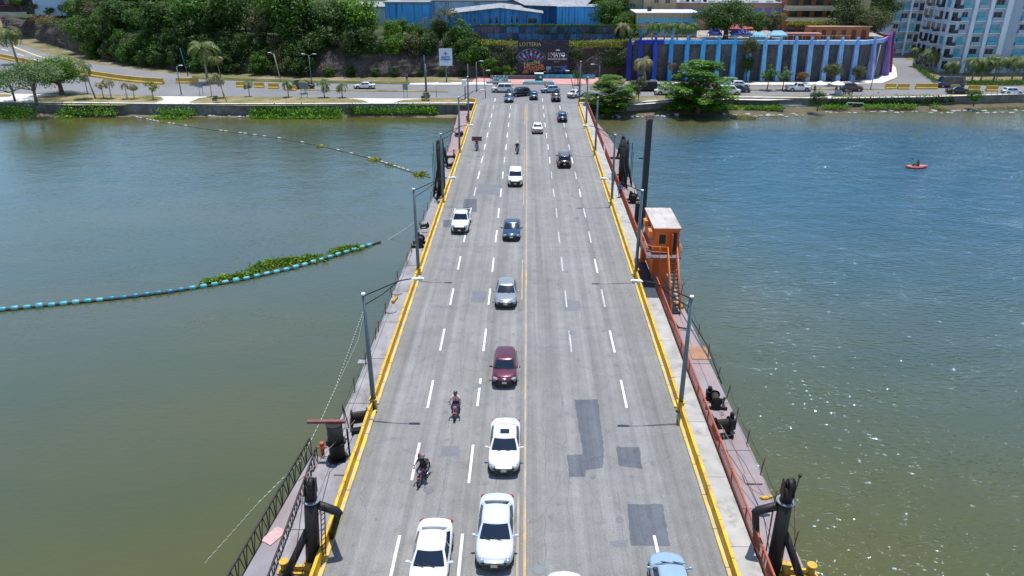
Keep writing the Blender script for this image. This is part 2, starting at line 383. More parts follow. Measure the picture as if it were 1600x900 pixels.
for i in range(len(rows)-1):
    for j in range(NL):
        a = i*(NL+1)+j; fs.append((a, a+NL+1, a+NL+2, a+1))
cb = MB(); cb.add(vs, fs, 0, False); structure(cb.build('cliff', rockm))
crest = [vs[i*(NL+1)+NL] for i in range(len(rows))]
pl = [(v[0], v[1], v[2]) for v in crest]
pb = MB(); base = len(pl)
back = [(-(230) + (115+230)*i/(base-1), 430, 8.0) for i in range(base)]
mid = [tuple(Vector(a).lerp(Vector(b_), .12))[:2] + (8.0,) for a, b_ in zip(pl, back)]
pb.add(pl+mid+back, [(i, i+1, base+i+1, base+i) for i in range(base-1)]+[(base+i, base+i+1, 2*base+i+1, 2*base+i) for i in range(base-1)], 0, True)
structure(pb.build('plateau_ground', lush))
strip('terrace_ground', M('terrace paving', (.36, .3, .26), .85, scale=.4, dirt=(.2, .16, .14)), [(24, 178.2), (76, 177.8), (85.6, 190.5), (92, 240), (100, 425), (26, 425)], 8.05, th=.6)
# ---------------------------------------------------------------- bridge road
rb = MB(); rb.sheet([(-9.7, 2), (10.05, 2), (10.05, 147.2), (-9.7, 147.2)], .012)
bridge = structure(rb.build('bridge_road', asphalt))
sb = MB(); sb.span(-9.7, 10.05, 2, 147, -.9, .004); structure(sb.build('bridge_slab', concrete, bridge))
wpaint = stained('worn white paint', (.70, .70, .68), (.27, .27, .27), (.52, .68), (9, 2.5, 1))
wpaint2 = stained('very worn white paint', (.55, .55, .54), (.25, .25, .25), (.4, .6), (9, 2.5, 1))
ypaint = stained('worn yellow paint', (.62, .36, .045), (.27, .25, .22), (.38, .56), (6, .5, 1))
ypaint2 = stained('ghost yellow paint', (.40, .31, .17), (.245, .24, .235), (.40, .58), (6, .4, 1))
mb = MB(); Z1 = .018
def xoff(x, Y): return x - (.35 if Y > 88 and x > 0 else 0)*min(1, max(0, (Y-80)/60))
k = 0; Y = 29.62-7.5*3
while Y < 146:
    Y += 7.55 if Y < 70 else 7.8; k += 1
    for x, w in ((-6.15, 0), (-2.95, 0), (6.72, 0), (3.55, 1)):
        dy = random.uniform(-.25, .25); ln = 3.5+random.uniform(-.2, .1); xx = xoff(x, Y)
        if w and Y < 48 : continue
        if x == 6.72 and 30 < Y < 40: continue
        hw = .075 if not w else .06
        sk = random.uniform(-.03, .03)
        mb.sheet([(xx-hw, Y-ln+dy), (xx+hw, Y-ln+dy), (xx+hw+sk, Y+dy), (xx-hw+sk, Y+dy)], Z1, 1 if (w and Y < 100) or random.random() < (.45 if x > 6 else .1) else 0)
structure(mb.build('lane_marking', [wpaint, wpaint2], bridge))
mb = MB()
for a, c, m in ((2, 31.5, 0), (31.5, 38, 1), (38, 60, 1), (60, 66, 0), (66, 99, 1), (99, 111, 0), (111, 130, 1), (130, 147, 0)):
    mb.sheet([(.10, a), (.24, a), (.24, c), (.10, c)], Z1, m)
for a, c, m in ((26, 33, 1), (58, 67, 1), (84, 111, 1), (128, 147, 0)):
    mb.sheet([(-.24, a), (-.12, a), (-.12, c), (-.24, c)], Z1, m)
structure(mb.build('centre_line', [ypaint, ypaint2], bridge))
mb = MB()
for pl_, m in (([(897, 625), (934, 624), (943, 700), (942, 731), (916, 735), (915, 745), (889, 746), (886, 711), (911, 710)], 0), ([(963, 698), (1000, 699), (1003, 733), (967, 728)], 0),
             ([(980, 788), (1035, 788), (1047, 853), (986, 853)], 0), ([(725, 311), (745, 311), (745, 331), (722, 331)], 0), ([(693, 344), (706, 344), (703, 356), (692, 355)], 0),
             ([(690, 697), (718, 697), (718, 713), (690, 713)], 1), ([(748, 288), (786, 289), (782, 305), (744, 303)], 1), ([(952, 846), (982, 843), (980, 856), (958, 855)], 1),
             ([(738, 455), (762, 456), (756, 473), (736, 472)], 1), ([(880, 470), (905, 470), (907, 486), (881, 486)], 1)):
    q_ = []; pp = P2(pl_)
    for a, c in zip(pp, pp[1:]+pp[:1]):
        n = max(2, int(math.hypot(c[0]-a[0], c[1]-a[1])/.22))
        for k in range(n): j = .035 if k else 0; q_.append((lerp(a[0], c[0], k/n)+random.uniform(-j, j), lerp(a[1], c[1], k/n)+random.uniform(-j, j)))
    mb.sheet(q_, .0155, m)
structure(mb.build('asphalt_patch', [patchm, patchl], bridge))
mb = MB()
for y_, w_ in ((G(820, 250).y, .16), (G(820, 267).y, .12), (G(820, 386).y, .10), (G(820, 480).y, .05), (G(820, 181).y, .12)):
    x = -9.4
    while x < 9.6:
        ww = w_*random.uniform(.5, 1.2); x2 = x+random.uniform(.6, 1.8); yy = y_+random.uniform(-.03, .03)
        mb.sheet([(x, yy-ww/2), (min(x2, 9.6), yy-ww/2), (min(x2, 9.6), yy+ww/2), (x, yy+ww/2)], .0165); x = x2+random.choice((0, 0, .1, .5))
for i in range(22):     # dark smudges and small stains, long along the lane
    x = random.uniform(-9, 9.4); y = random.uniform(24, 140); r_ = random.uniform(.12, .38)
    mb.sheet([(x+math.cos(a)*r_*random.uniform(.6, 1.1), y+math.sin(a)*r_*1.3*random.uniform(.6, 1.1)) for a in [j*math.pi/4 for j in range(8)]], .0168+.0003*(i % 5))
for (cx0, cy0, ln_, amp) in ((1.25, 25, 26, .35), (2.6, 30, 16, .25), (-4.5, 27, 30, .3), (4.9, 40, 34, .35), (-7.6, 44, 25, .3), (1.7, 62, 40, .35), (-1.5, 33, 14, .2), (8.0, 33, 22, .25), (5.2, 24, 9, .2)):
    y = cy0; x = cx0; w = .018
    while y < cy0+ln_:
        y2 = y+random.uniform(.25, .7); x2 = x+random.uniform(-1, 1)*amp*.35+(cx0-x)*.08; w2 = random.uniform(.008, .026)
        mb.sheet([(x-w, y), (x+w, y), (x2+w2, y2), (x2-w2, y2)], .0172); x, y, w = x2, y2, w2
structure(mb.build('joint_and_stains', M('tar', (.145, .145, .15), .8, scale=4), bridge))
mb = MB()
for x0, y0 in ((842, 890), (853, 540), (746, 603), (895, 520), (846, 358)):
    g = G(x0, y0); mb.sheet([(g.x+math.cos(a)*.32, g.y+math.sin(a)*.32) for a in [j*math.pi/7 for j in range(14)]], .022)
structure(mb.build('manhole_cover', M('cast iron', (.16, .17, .18), .6), bridge))
# sidewalk on the right
mb = MB(); y = 2.0
while y < 147:
    y2 = min(y+5.4, 147); mb.span(10.22, 11.42, y, y2-.03, -.2, .16); y = y2
structure(mb.build('bridge_sidewalk', concrete))
# ---------------------------------------------------------------- yellow barriers
yel = stained('yellow barrier paint', (.70, .40, .012), (.30, .20, .06), (.47, .66), (2.2, 1.2, 3.5), .6)
yelk = stained('worn yellow kerb', (.72, .46, .04), (.36, .34, .28), (.42, .56), (3.5, .9, 1), .7)
LY = [-2.2, 19.4, 41.2, 63.1, 84.6, 108.2, 126.8, 147.0]
plc = ['nearest', 'second', 'third', 'fourth', 'fifth', 'sixth', 'farthest']
for side in (-1, 1):
    for i in range(7):
        y0, y1 = LY[i]+.35, LY[i+1]-.35
        if i == 5 : y0 += 1.1
        x0 = -9.58 if side < 0 else 9.98
        b = MB(); n = max(1, round((y1-y0)/2.5))
        for k in range(n):
            a = y0+(y1-y0)*k/n; c = y0+(y1-y0)*(k+1)/n-.035; jx = random.uniform(-.015, .015)
            xs = sorted((x0+jx, x0+side*.17+jx)); b.span(xs[0], xs[1], a, c, 0, .72+random.uniform(-.015, .015))
        o = b.build('traffic_barrier', yel); bevel(o, .025, 2)
        b = MB()
        for k in range(n):
            a = y0+(y1-y0)*k/n; c = y0+(y1-y0)*(k+1)/n-.03
            xs = sorted((x0-side*.22, x0)); b.span(xs[0], xs[1], a, c, 0, .13)
        kb = b.build('kerb', yelk, o); bevel(kb, .02, 1)
        tag(o, f'yellow steel road barrier, {plc[i]} length along the {"left" if side < 0 else "right"} edge of the bridge road', 'barrier', 'yellow barriers along the bridge road')
# ---------------------------------------------------------------- lamps on the bridge
steel = M('blue grey galvanised steel', (.13, .165, .20), .5, .3, var=.15, scale=1.2)
dark = M('black steel', (.009, .009, .010), .6, .1, var=.3, scale=2, dirt=(.022, .012, .009))
white = M('white enamel', (.75, .75, .74), .35, var=.04)
def make_lamp():
    t = thing('street_lamp', 'x', 'street lamp')
    b = MB(); b.tube([(0, 0, -.5), (0, 0, 4), (0, 0, 8.05)], [.16, .14, .105], 10); b.build('post', steel, t)
    b = MB(); b.tube([(0, 0, 7.95), (1.2, 0, 8.5), (2.3, 0, 8.98), (2.95, 0, 9.1)], .035, 6); b.tube([(0, 0, 7.35), (1.2, 0, 8.1), (2.05, 0, 8.82)], .028, 6)
    b.build('arm', dark, t)
    b = MB(); b.box((3.35, 0, 9.13), (.78, .24, .11), ry=R(-4), taper=.7); h = b.build('lamp_head', white, t); bevel(h, .04, 2)
    b = MB(); b.box((3.4, 0, 9.05), (.5, .24, .05)); b.build('lens', M('lamp glass', (.4, .42, .42), .2, var=0), h)
    b = MB(); b.box((0, 0, .72), (.5, .44, .06)); b.box((0, 0, .4), (.36, .36, .7)); b.build('bracket', yel, t)
    b = MB(); b.tube([(0, 0, 8.05), (0, 0, 8.15)], .13, 8); b.build('cap', white, t)
    return t
lp = make_lamp(); first = True
nm = {1: 'nearest', 2: 'second', 3: 'third', 4: 'fourth', 5: 'fifth', 6: 'farthest'}
for side in (-1, 1):
    for i in range(1, 7):
        if i == 6 and side < 0: continue
        x = -9.60 if side < 0 else 10.08
        y = LY[i+1] if i < 6 else 145.8
        lab = f'grey lamp post with a braced arm over the road, {"farthest" if i == 5 and side < 0 else nm[i]} on the {"left" if side < 0 else "right"} barrier'
        # the lamp nearest the picture stands at 41 m
        if first: o = lp; first = False
        else: o = copy_tree(lp)
        o.location = (x, y if i < 6 else 145.8, 0); o.rotation_euler = (0, R(random.uniform(-.5, .5)), 0 if side < 0 else math.pi)
        tag(o, lab, 'street lamp', 'lamp posts along the bridge')
# ================================================================ pontoons and their equipment
DZ = -.9
deckg = stained('grey steel deck', (.27, .26, .275), (.15, .115, .11), (.46, .72), (.8, .35, 1), .65)
deckp = stained('rusty pink steel deck', (.30, .195, .195), (.20, .19, .20), (.45, .70), (.8, .35, 1), .65)
deckm = stained('rust and grey deck', (.27, .205, .20), (.22, .22, .255), (.46, .64), (.9, .3, 1), .65)
rust = M('rusty iron', (.16, .06, .035), .85, var=.35, scale=4)
hull = stained('pontoon side', (.06, .05, .05), (.12, .06, .04), (.4, .7), (1, 1, .5))
def pontoon(label, poly, m, seams):
    b = MB(); b.prism(poly, WZ-.6, DZ-.02, 1); b.prism(poly, DZ-.02, DZ, 0)
    o = b.build('pontoon', [m, hull]); tag(o, label, 'pontoon')
    s = MB(); xs = [p[0] for p in poly]; ys = [p[1] for p in poly]
    y = min(ys)+2.5
    while y < max(ys)-1:
        s.span(min(xs)+.15, max(xs)-.35 if max(xs) > 0 else max(xs), y, y+.05, DZ, DZ+.012); y += seams
    s.span(min(xs)+.9 if max(xs) < 0 else max(xs)-1.3, (min(xs)+.93) if max(xs) < 0 else max(xs)-1.27, min(ys)+2.5, max(ys)-3, DZ+.001, DZ+.010); s.build('weld_seam', hull, o)
    return o
pL1 = pontoon('grey steel pontoon deck along the left side of the bridge, nearer length', [(-9.72, 4), (-12.3, 4), (-12.3, 34), (-11.75, 44), (-11.6, 70), (-11.3, 109), (-9.72, 109)], deckg, 6.1)
pL2 = pontoon('pinkish rusty pontoon deck along the left side of the bridge, far length near the bank', [(-9.72, 110.5), (-11.8, 110.5), (-12.8, 144.6), (-9.72, 145)], deckp, 7)
pR1 = pontoon('rust and grey pontoon deck outside the red railing, nearer length', [(10.07, 4), (14.0, 4), (14.0, 38), (13.7, 55), (13.6, 75), (14.3, 100), (14.3, 108.6), (10.07, 109)], deckm, 5.3)
pR2 = pontoon('pinkish rusty pontoon deck outside the red railing, far length near the bank', [(10.07, 110.4), (14.2, 110), (13.6, 124), (12.5, 136), (12.0, 145.6), (10.07, 145.8)], deckp, 6.4)
# edge stanchions with cable
def stanchions(parent, pts, nm_='post', lean=0):
    b = MB(); last = None
    for (x, y) in pts:
        dx = random.uniform(-.08, .08); dy = random.uniform(-.12, .12); h = random.uniform(.85, 1.15)
        p = MB(); p.tube([(x, y, DZ), (x+dx+lean, y+dy, DZ+h), (x+dx+lean*3, y+dy+.1, DZ+h+.12)], .035, 6)
        p.build(nm_, rust, parent)
        top = Vector((x+dx+lean, y+dy, DZ+h*.8))
        if last is not None:
            m_ = (last+top)/2-Vector((0, 0, random.uniform(.1, .35))); b.tube([last, m_, top], .014, 4, caps=False)
        last = top
    b.build('cable', dark, parent)
stanchions(pL1, [(-11.62, y+random.uniform(-.5, .5)) for y in (38.5, 41, 44.5, 48, 52, 54, 57, 60.5, 64)] + [(-11.45, y) for y in (68, 71, 74.5, 78, 81, 84.5, 88, 92, 96, 100, 104)])
stanchions(pR1, [(13.88, y) for y in (30, 33.4, 36, 39, 41.6, 44.2, 46.8, 50, 53.5, 57)] + [(13.75, y) for y in (83, 86, 89, 92, 95, 98)], lean=.05)
stanchions(pL2, [(-11.75-.03*(y-112), y) for y in (113, 119, 126, 133)])
# hatches, plates, small deck objects
hm = MB()
for (px, py, rr) in ((621, 458, .45), (611, 486, .5), (664, 362, .4)):
    g = G(px, py, DZ); hm.tube([(g.x, g.y, DZ), (g.x, g.y, DZ+.07)], rr, 16, smooth=False)
hm.build('hatch', deckg, pL1)
h2 = MB(); g = G(568, 566, DZ); h2.box((g.x, g.y, DZ+.03), (.8, .55, .06)); h2.build('deck_plate', deckg, pL1); h2 = MB(); g = G(537, 734, DZ); h2.box((g.x, g.y, DZ+.04), (.9, 1.1, .07)); h2.build('deck_plate', deckg, pL1); h2 = MB(); g = G(660, 404, DZ); h2.box((g.x, g.y, DZ+.03), (.9, .6, .06)); h2.build('deck_plate', deckg, pL1)
h3 = MB(); g = G(1092, 552, DZ); h3.box((g.x, g.y, DZ+.03), (1.4, 1.9, .05)); h3.build('deck_plate', M('rust patch', (.33, .17, .10), .8, scale=2), pR1)
h4 = MB(); g = G(1175, 750, DZ); h4.box((g.x, g.y, DZ+.05), (.95, .85, .1)); h4.build('hatch', deckm, pR1)
yelb = M('yellow paint', (.55, .33, .03), .6, scale=3, dirt=(.2, .13, .04))
for (px, py, L_, rz, lab) in ((617, 470, 1.0, -.15, 'short yellow pipe lying on the grey deck left of the road'), (1061, 479, .9, .5, 'short yellow pipe lying on the right deck behind the orange stairs')):
    g = G(px, py, DZ); b = MB(); b.tube([(0, -L_/2, .13), (0, L_/2, .13)], .12, 10); b.tube([(0, -L_/2-.06, .13), (0, -L_/2, .13)], .15, 10); b.tube([(0, L_/2, .13), (0, L_/2+.06, .13)], .15, 10)
    o = b.build('yellow_pipe', yelb, None, g); o.rotation_euler[2] = rz; tag(o, lab, 'pipe')
# ---- big spud columns with braces
def make_column(s, lab, x, y):
    t = thing('mooring_column', lab, 'column', (x, y, DZ))
    b = MB(); b.tube([(0, 0, 0), (0, 0, 4.3)], [.36, .32], 18); b.build('column_tube', dark, t)
    b = MB(); b.tube([(0, 0, 4.3), (0, 0, 4.36)], .44, 18); b.build('collar', M('worn steel', (.22, .23, .26), .5, .4), t)
    b = MB(); b.tube([(0, 0, 4.38), (0, 0, 5.15)], [.30, .24], 14); b.tube([(0, 0, 5.15), (0, 0, 5.45)], [.2, .1], 10)
    for k in (-1, 1): b.box((.24*k, 0, 5.1), (.06, .5, .9), taper=.6)
    b.tube([(.05-.12, -.05, 5.3), (-.07+.24, -.05, 5.3)], .28, 14); b.build('sheave_head', dark, t)
    b = MB(); b.tube([(0, .05, 4.1), (-s*1.15, .2, 3.55), (-s*1.3, .2, 3.35)], [.21, .21, .19], 12); b.tube([(-s*1.26, .2, 3.5), (-s*.38, 1.5, 0.05)], .17, 10); b.build('road_side_brace', dark, t)
    b = MB(); b.tube([(s*.2, -.1, 2.5), (s*1.15, -.75, .1)], .19, 10); b.box((s*1.15, -.75, .06), (.6, .6, .12)); b.build('outer_brace', dark, t)
    b = MB()
    for k in (-.14, .14): b.bar((-s*.62+k*.4, -.30+k, .1), (-s*.6+k*.4, -.2+k, 4.1), .05)
    for j in range(12): b.bar((-s*.62-.06, -.44+.01*j, .4+j*.3), (-s*.62+.06, -.16+.01*j, .4+j*.3), .03)
    b.build('ladder', dark, t)
    b = MB(); b.tube([(s*.25, -.1, 5.2), (s*.45, -.5, 3), (s*.75, -1.2, .2)], .02, 5); b.build('wire', rust, t)
    if s > 0: b = MB(); b.tube([(.35, .1, 4.4), (.5, .15, 5.6)], .025, 6); b.ball((.5, .15, 5.65), .09); b.build('lightning_rod', dark, t)
    return t
cl = make_column(-1, 'tall black tube column with braces on the left deck beside the truss gangway', -10.25, 28.2)
cr = make_column(1, 'tall black tube column with braces on the right deck at the red railing', 12.40, 28.5)
cl.rotation_euler = (0, R(4.5), 0)
# yellow bollards at their feet
def bollard(x, y, lab, long=False):
    t = thing('mooring_bollard', lab, 'bollard', (x, y, DZ), 0, 'yellow bollards on the pontoons')
    b = MB(); b.box((.62, 0, .06), (1.9, .5, .10)); b.box((.62, 0, .3), (1.2, .14, .18)); b.build('base', yelb, t)
    for k in (0, 1.24):
        p = MB(); p.tube([(k, 0, .1), (k, 0, .62)], .19, 16); p.tube([(k, 0, .62), (k, 0, .69)], .25, 16); o = p.build('bitt', yelb, t); bevel(o, .02, 1)
    return t
g = G(446, 893, DZ); bollard(g.x, g.y, 'yellow double bollard at the foot of the left black column')
g = G(1227, 897, DZ); bollard(g.x-.05, g.y-.05, 'yellow double bollard at the foot of the right black column')
# ---- large drum with a beam
g = G(528, 716, DZ)
t = thing('pile_drum', 'thick black cylinder with a rusty beam across its top on the left deck', 'column', g)
b = MB(); b.tube([(0, 0, 0), (0, 0, .12)], .62, 20); b.tube([(0, 0, .1), (0, 0, 2.5)], .46, 20); b.tube([(0, 0, 1.15), (0, 0, 1.25)], .60, 20); b.build('drum', dark, t)
b = MB(); b.box((-.45, .05, 2.58), (2.25, .22, .16), rz=R(2)); b.build('beam', M('red brown steel', (.20, .07, .06), .7, scale=3), t)
b = MB(); b.tube([(-.0, 0, 2.42), (0, 0, 2.49)], .49, 20); b.build('rim', dark, t)
b = MB(); b.bar((.65, .3, 0), (.65, .3, 1.9), .09); b.bar((.65, .3, 1.2), (.1, .2, 1.2), .07); b.build('side_bracket', dark, t)
g = G(505, 712, DZ); b = MB(); b.tube([(0, 0, 0), (0, 0, .85)], .11, 10); b.ball((0, 0, .9), (.16, .16, .1)); b.bar((-.3, 0, .6), (.3, 0, .6), .07)
o = b.build('red_valve', M('red orange paint', (.45, .08, .03), .6, scale=3), None, g); tag(o, 'small rusty red valve stand between the truss gangway and the black cylinder', 'valve')
# ---- truss gangway
A = G(353, 903, -.2); Bq = G(484, 684, -.2); A2 = G(420, 903, -.2); B2 = G(507, 690, -.2)
A.z = B2.z = Bq.z = A2.z = -.2
t = thing('truss_gangway', 'dark steel truss gangway floating at the left edge of the pontoon', 'gangway', (0, 0, 0))
def rail_side(p, q_, nm_):
    b = MB(); d = q_-p; n = 15; H_ = 1.3
    b.bar(p, q_, .09); lo = Vector((0, 0, -H_)); b.bar(p+lo, q_+lo, .10)
    for i in range(n+1):
        a = p+d*(i/n); b.bar(a+lo, a, .045)
        if i < n: b.bar(a+lo, p+d*((i+.45)/n), .04); b.bar(p+d*((i+.9)/n)+lo, p+d*((i+.45)/n), .04)
    return b.build(nm_, M('dark truss steel', (.035, .03, .028), .7, .2, var=.4, scale=3), t)
d0 = (A-Bq)*.25
rail_side(A+d0, Bq, 'side_truss'); rail_side(A2+(A2-B2)*.25, B2+Vector((-.35, -.6, 0)), 'side_truss')
b = MB(); zf = -1.42
b.prism([((A+d0).x+.05, (A+d0).y), (Bq.x+.05, Bq.y), ((B2).x-.3, B2.y), ((A2+(A2-B2)*.25).x-.05, A2.y-1.5)], zf-.08, zf); b.build('walkway_floor', deckm, t)
b = MB(); g = G(428, 838, zf); b.box((g.x, g.y, zf+.03), (.75, 1.2, .05), rz=-.5); b.build('pink_board', M('pale pink board', (.5, .33, .32), .8, scale=3), t)
b = MB()
for i in range(6):
    p = A.lerp(Bq, i/5); q_ = A2.lerp(B2, i/5); b.bar(p+Vector((0, 0, -1.32)), q_+Vector((0, 0, -1.32)), .07)
b.tube([Bq+Vector((.3, -1, -1.75)), A+Vector((.6, 0, -1.75))], .38, 10); b.build('float_tube', hull, t)
# ---- winches
def make_winch():
    t = thing('winch', 'x', 'winch')
    b = MB()
    for x in (-.55, .55): b.box((x, 0, .12), (.12, 1.5, .2)); b.box((x, 0, .45), (.08, .7, .8), taper=.5)
    for y in (-.6, .6): b.box((0, y, .1), (1.3, .1, .14))
    b.build('frame', dark, t)
    b = MB(); b.tube([(-.5, 0, .55), (.5, 0, .55)], .20, 14)
    for x in (-.48, .48): b.tube([(x-.03, 0, .55), (x+.03, 0, .55)], .38, 16)
    b.build('drum', dark, t)
    b = MB()
    for k in range(9): b.tube([(-.4+.1*k-.04, 0, .55), (-.4+.1*k+.04, 0, .55)], .26, 12)
    b.build('wound_cable', M('greasy cable', (.05, .035, .028), .7, var=.2), t)
    b = MB(); b.box((.85, .25, .4), (.5, .55, .55)); b.tube([(.85, .3, .7), (.85, .3, 1.0)], .16, 10); o = b.build('motor', dark, t); bevel(o, .04, 1)
    b = MB(); b.bar((-.75, -.3, .2), (-.95, -.45, 1.25), .05); b.tube([(-1.0, -.45, 1.2), (-1.0, -.3, 1.3)], .05, 6); b.build('brake_lever', dark, t)
    return t
wl_ = [(572, 668, 1.0, .3, 'black winch on the left deck behind the nearest lamp post', 'L'), (657, 384, 1.15, 1.57, 'black winch on the left deck beside the second lamp post', 'L'),
       (657, 356, .55, .3, 'small black winch on the left deck beyond the second lamp post', 'L'), (684, 300, .8, .2, 'black winch on the left deck just short of the third lamp post', 'L'),
       (1117, 633, .95, 1.5, 'low black winch on the right deck level with the nearest lamp post', 'R'), (1126, 678, .9, .2, 'upright black winch hard against the red railing, nearest on the right deck', 'R'),
       (989, 316, 1.1, 1.4, 'black winch behind the red railing below the tall square pile', 'R'), (979, 275, .9, .4, 'black winch standing at the foot of the far right column', 'R'),
       (716, 213, .8, .3, 'small black winch far along the left pontoon', 'L'), (703, 262, .8, .4, 'black winch at the foot of the far left column', 'L')]
w0 = make_winch()
for i, (px, py, sc, rz, lab, sd) in enumerate(wl_):
    g = G(px, py, DZ)
    if sd == 'L': g.x = max(min(g.x, -10.35), -11.1)
    else: g.x = min(max(g.x, 12.3), 13.2)
    o = w0 if i == 0 else copy_tree(w0)
    o.location = g; o.rotation_euler[2] = rz; o.scale = (sc, sc, sc*(1.5 if 'upright' in lab or i == 0 else 1)); tag(o, lab, 'winch', 'deck winches')
# mooring ropes
ropem = M('hemp rope', (.22, .15, .11), .9, scale=6); ropeg = M('pale rope', (.42, .46, .40), .8, scale=6)
def rope(pts, lab, r=.025, m=None, sag=0.0, cat='rope', nm_='rope'):
    P_ = []
    for a, c in zip(pts[:-1], pts[1:]):
        a = Vector(a); c = Vector(c)
        for k in range(6): tt = k/6; p = a.lerp(c, tt); p.z -= sag*4*tt*(1-tt); P_.append(p)
    P_.append(Vector(pts[-1])); b = MB(); b.tube(P_, r, 5, caps=False); o = b.build(nm_, m or ropem); return tag(o, lab, cat)
cg = G(528, 716, DZ)
rope([(-10.4, 28.3, 4.4), (cg.x-.1, cg.y-1, .6), (cg.x+.4, cg.y+.3, 1.0), (-10.6, 40.3, -.2)], 'brown mooring rope from the left black column past the black cylinder', .025, sag=.15)
rope([(-10.0, 40, -.4), (-10.15, 34.5, DZ+.05), (-10.2, 32.4, DZ+.05)], 'dark cable lying on the left deck between winch and black column', .035, dark)
rope([(12.45, 28.4, 4.4), (13.1, 32.5, .2), (12.9, 36, -.1), (12.3, 39.6, .1)], 'brown mooring rope sagging from the right black column to the winch', .025, sag=.12)
rope([(13.0, 33.0, .1), (12.3, 35.5, -.4), (12.25, 38.6, 0)], 'second thinner rope running from the yellow shackle to the right winch', .018, sag=.2)
b = MB(); b.ball((0, 0, 0), (.28, .14, .13)); b.ball((.3, .05, .03), (.16, .12, .12)); o = b.build('rope_shackle', yelb, None, (13.05, 32.7, .12)); tag(o, 'yellow shackle on the mooring rope above the right deck', 'shackle')
rope([G(571, 478, -1.2), G(560, 530, WZ), G(522, 612, WZ), G(500, 660, WZ), G(470, 720, WZ), G(400, 790, WZ), G(320, 880, WZ)], 'pale dashed float line trailing on the water left of the pontoon', .010, ropeg, cat='float line', nm_='float_line')
fl = bpy.data.objects['float_line']; b = MB()
pts = [G(571, 478, -1.6), G(522, 612, WZ), G(500, 660, WZ), G(470, 720, WZ), G(400, 790, WZ), G(320, 880, WZ)]
for a, c in zip(pts[:-1], pts[1:]):
    n = int((c-a).length/.42)
    for k in range(n): p = a.lerp(c, k/n); q_ = a.lerp(c, (k+.45)/n); b.tube([p+Vector((0, 0, .03)), q_+Vector((0, 0, .03))], .026 if a.y > 38 else .013, 5)
b.build('small_float', M('pale plastic', (.5, .55, .45), .6, scale=5), fl)
rope([G(650, 345, -.3), G(610, 372, WZ+.05), G(595, 379, WZ+.05)], 'pale tow line from the left pontoon to the blue float boom', .03, ropeg, sag=.1, cat='tow line')
# ---- far columns and the tall pile
def far_col(x, y, h, r, lab, box=False):
    t = thing('far_column', lab, 'column', (x, y, DZ))
    b = MB(); b.tube([(0, 0, 0), (0, 0, h)], r, 14); b.build('column_tube', dark, t)
    b = MB(); b.tube([(0, 0, h), (0, 0, h+.4)], [r*.7, r*.5], 10); b.tube([(0, 0, h-.9), (0, 0, h-.8)], r*1.35, 12); b.build('column_head', dark, t)
    s = 1 if x > 0 else -1
    b = MB(); b.tube([(s*.1, .1, h*.6), (s*.75, -.7, .1)], .13, 8); b.tube([(-s*.3, .1, h*.9), (-s*.6, 0, h*.62)], .16, 8); b.build('brace', dark, t)
    b = MB(); b.bar((s*.62, 0, .2), (s*.62, 0, h+.1), .07); b.bar((s*.8, 0, .2), (s*.8, 0, h*.8), .05); b.build('ladder', dark, t)
    return t
far_col(-10.0, 88.7, 7.2, .30, 'black tube column standing on the left deck beyond the third lamp post')
far_col(-10.55, 90.3, 6.6, .28, 'thinner black tube column just behind the far left column')
far_col(12.25, 94.4, 6.3, .34, 'black tube column standing on the right deck beyond the third lamp post')
far_col(13.0, 95.6, 5.4, .26, 'shorter black tube column just behind the far right column')
t = thing('tall_pile', 'very tall dark pile with a rusty top rising from the right deck beside the water', 'pile', (13.1, 80.4, WZ-1))
navy = stained('dark navy pile', (.012, .018, .032), (.05, .035, .03), (.55, .8), (1, 1, .3), .5)
b = MB(); b.box((0, 0, 6.9), (.64, .64, 13.8)); o = b.build('shaft', navy, t); bevel(o, .08, 2)
b = MB()
for x in (-1, 1):
    for y in (-1, 1): b.box((x*.3, y*.3, 13.85), (.2, .2, .5), taper=.4)
b.box((0, 0, 14.0), (.12, .12, .9), taper=.5); b.build('rusty_top', M('rust pink', (.33, .14, .11), .8, scale=3), t)
b = MB(); b.box((-.6, -.1, 2.3), (.5, .7, 4.4)); b.bar((-.4, 0, 9.5), (-.85, 0, 9.5), .12); b.build('guide_frame', dark, t)
# ---- red railing
redp = M('red oxide railing paint', (.40, .075, .035), .55, var=.15, scale=3, dirt=(.28, .06, .04))
def rail_run(y0, y1, lab):
    t = thing('bridge_railing', lab, 'railing', (11.5, 0, 0)); t['group'] = 'red railings along the bridge sidewalk'
    n = max(1, round((y1-y0)/3.0)); L_ = (y1-y0)/n
    b = MB(); b.box((0, .04, .62), (.07, .08, 1.0)); b.span(-.045, .045, .08, L_, 1.06, 1.15); b.span(-.03, .03, .08, L_, .20, .27)
    k = .16
    while k < L_: b.box((0, k, .65), (.018, .026, .85)); k += .14
    me = b.mesh('rail_panel', redp)
    for i in range(n): o = link('rail_panel', me, t, (0, y0+i*L_, 0))
    b = MB(); b.span(.02, .10, y0, y1, -.05, .18); b.build('base_plate', dark, t)
    return t
rail_run(4, 60.6, 'red barred railing between sidewalk and right deck, nearest length')
rail_run(67.2, 108.3, 'red barred railing between sidewalk and right deck, length beyond the orange cabin')
rail_run(110.6, 146.5, 'red barred railing between sidewalk and right deck, farthest length toward the bank')
# dark steel plate under the cabin
b = MB(); b.span(10.25, 11.45, 58.2, 66.2, .15, .172); o = b.build('sidewalk_plate', M('dark blue plate', (.03, .04, .06), .6, scale=2)); tag(o, 'dark steel plate set in the sidewalk beside the orange cabin', 'plate')
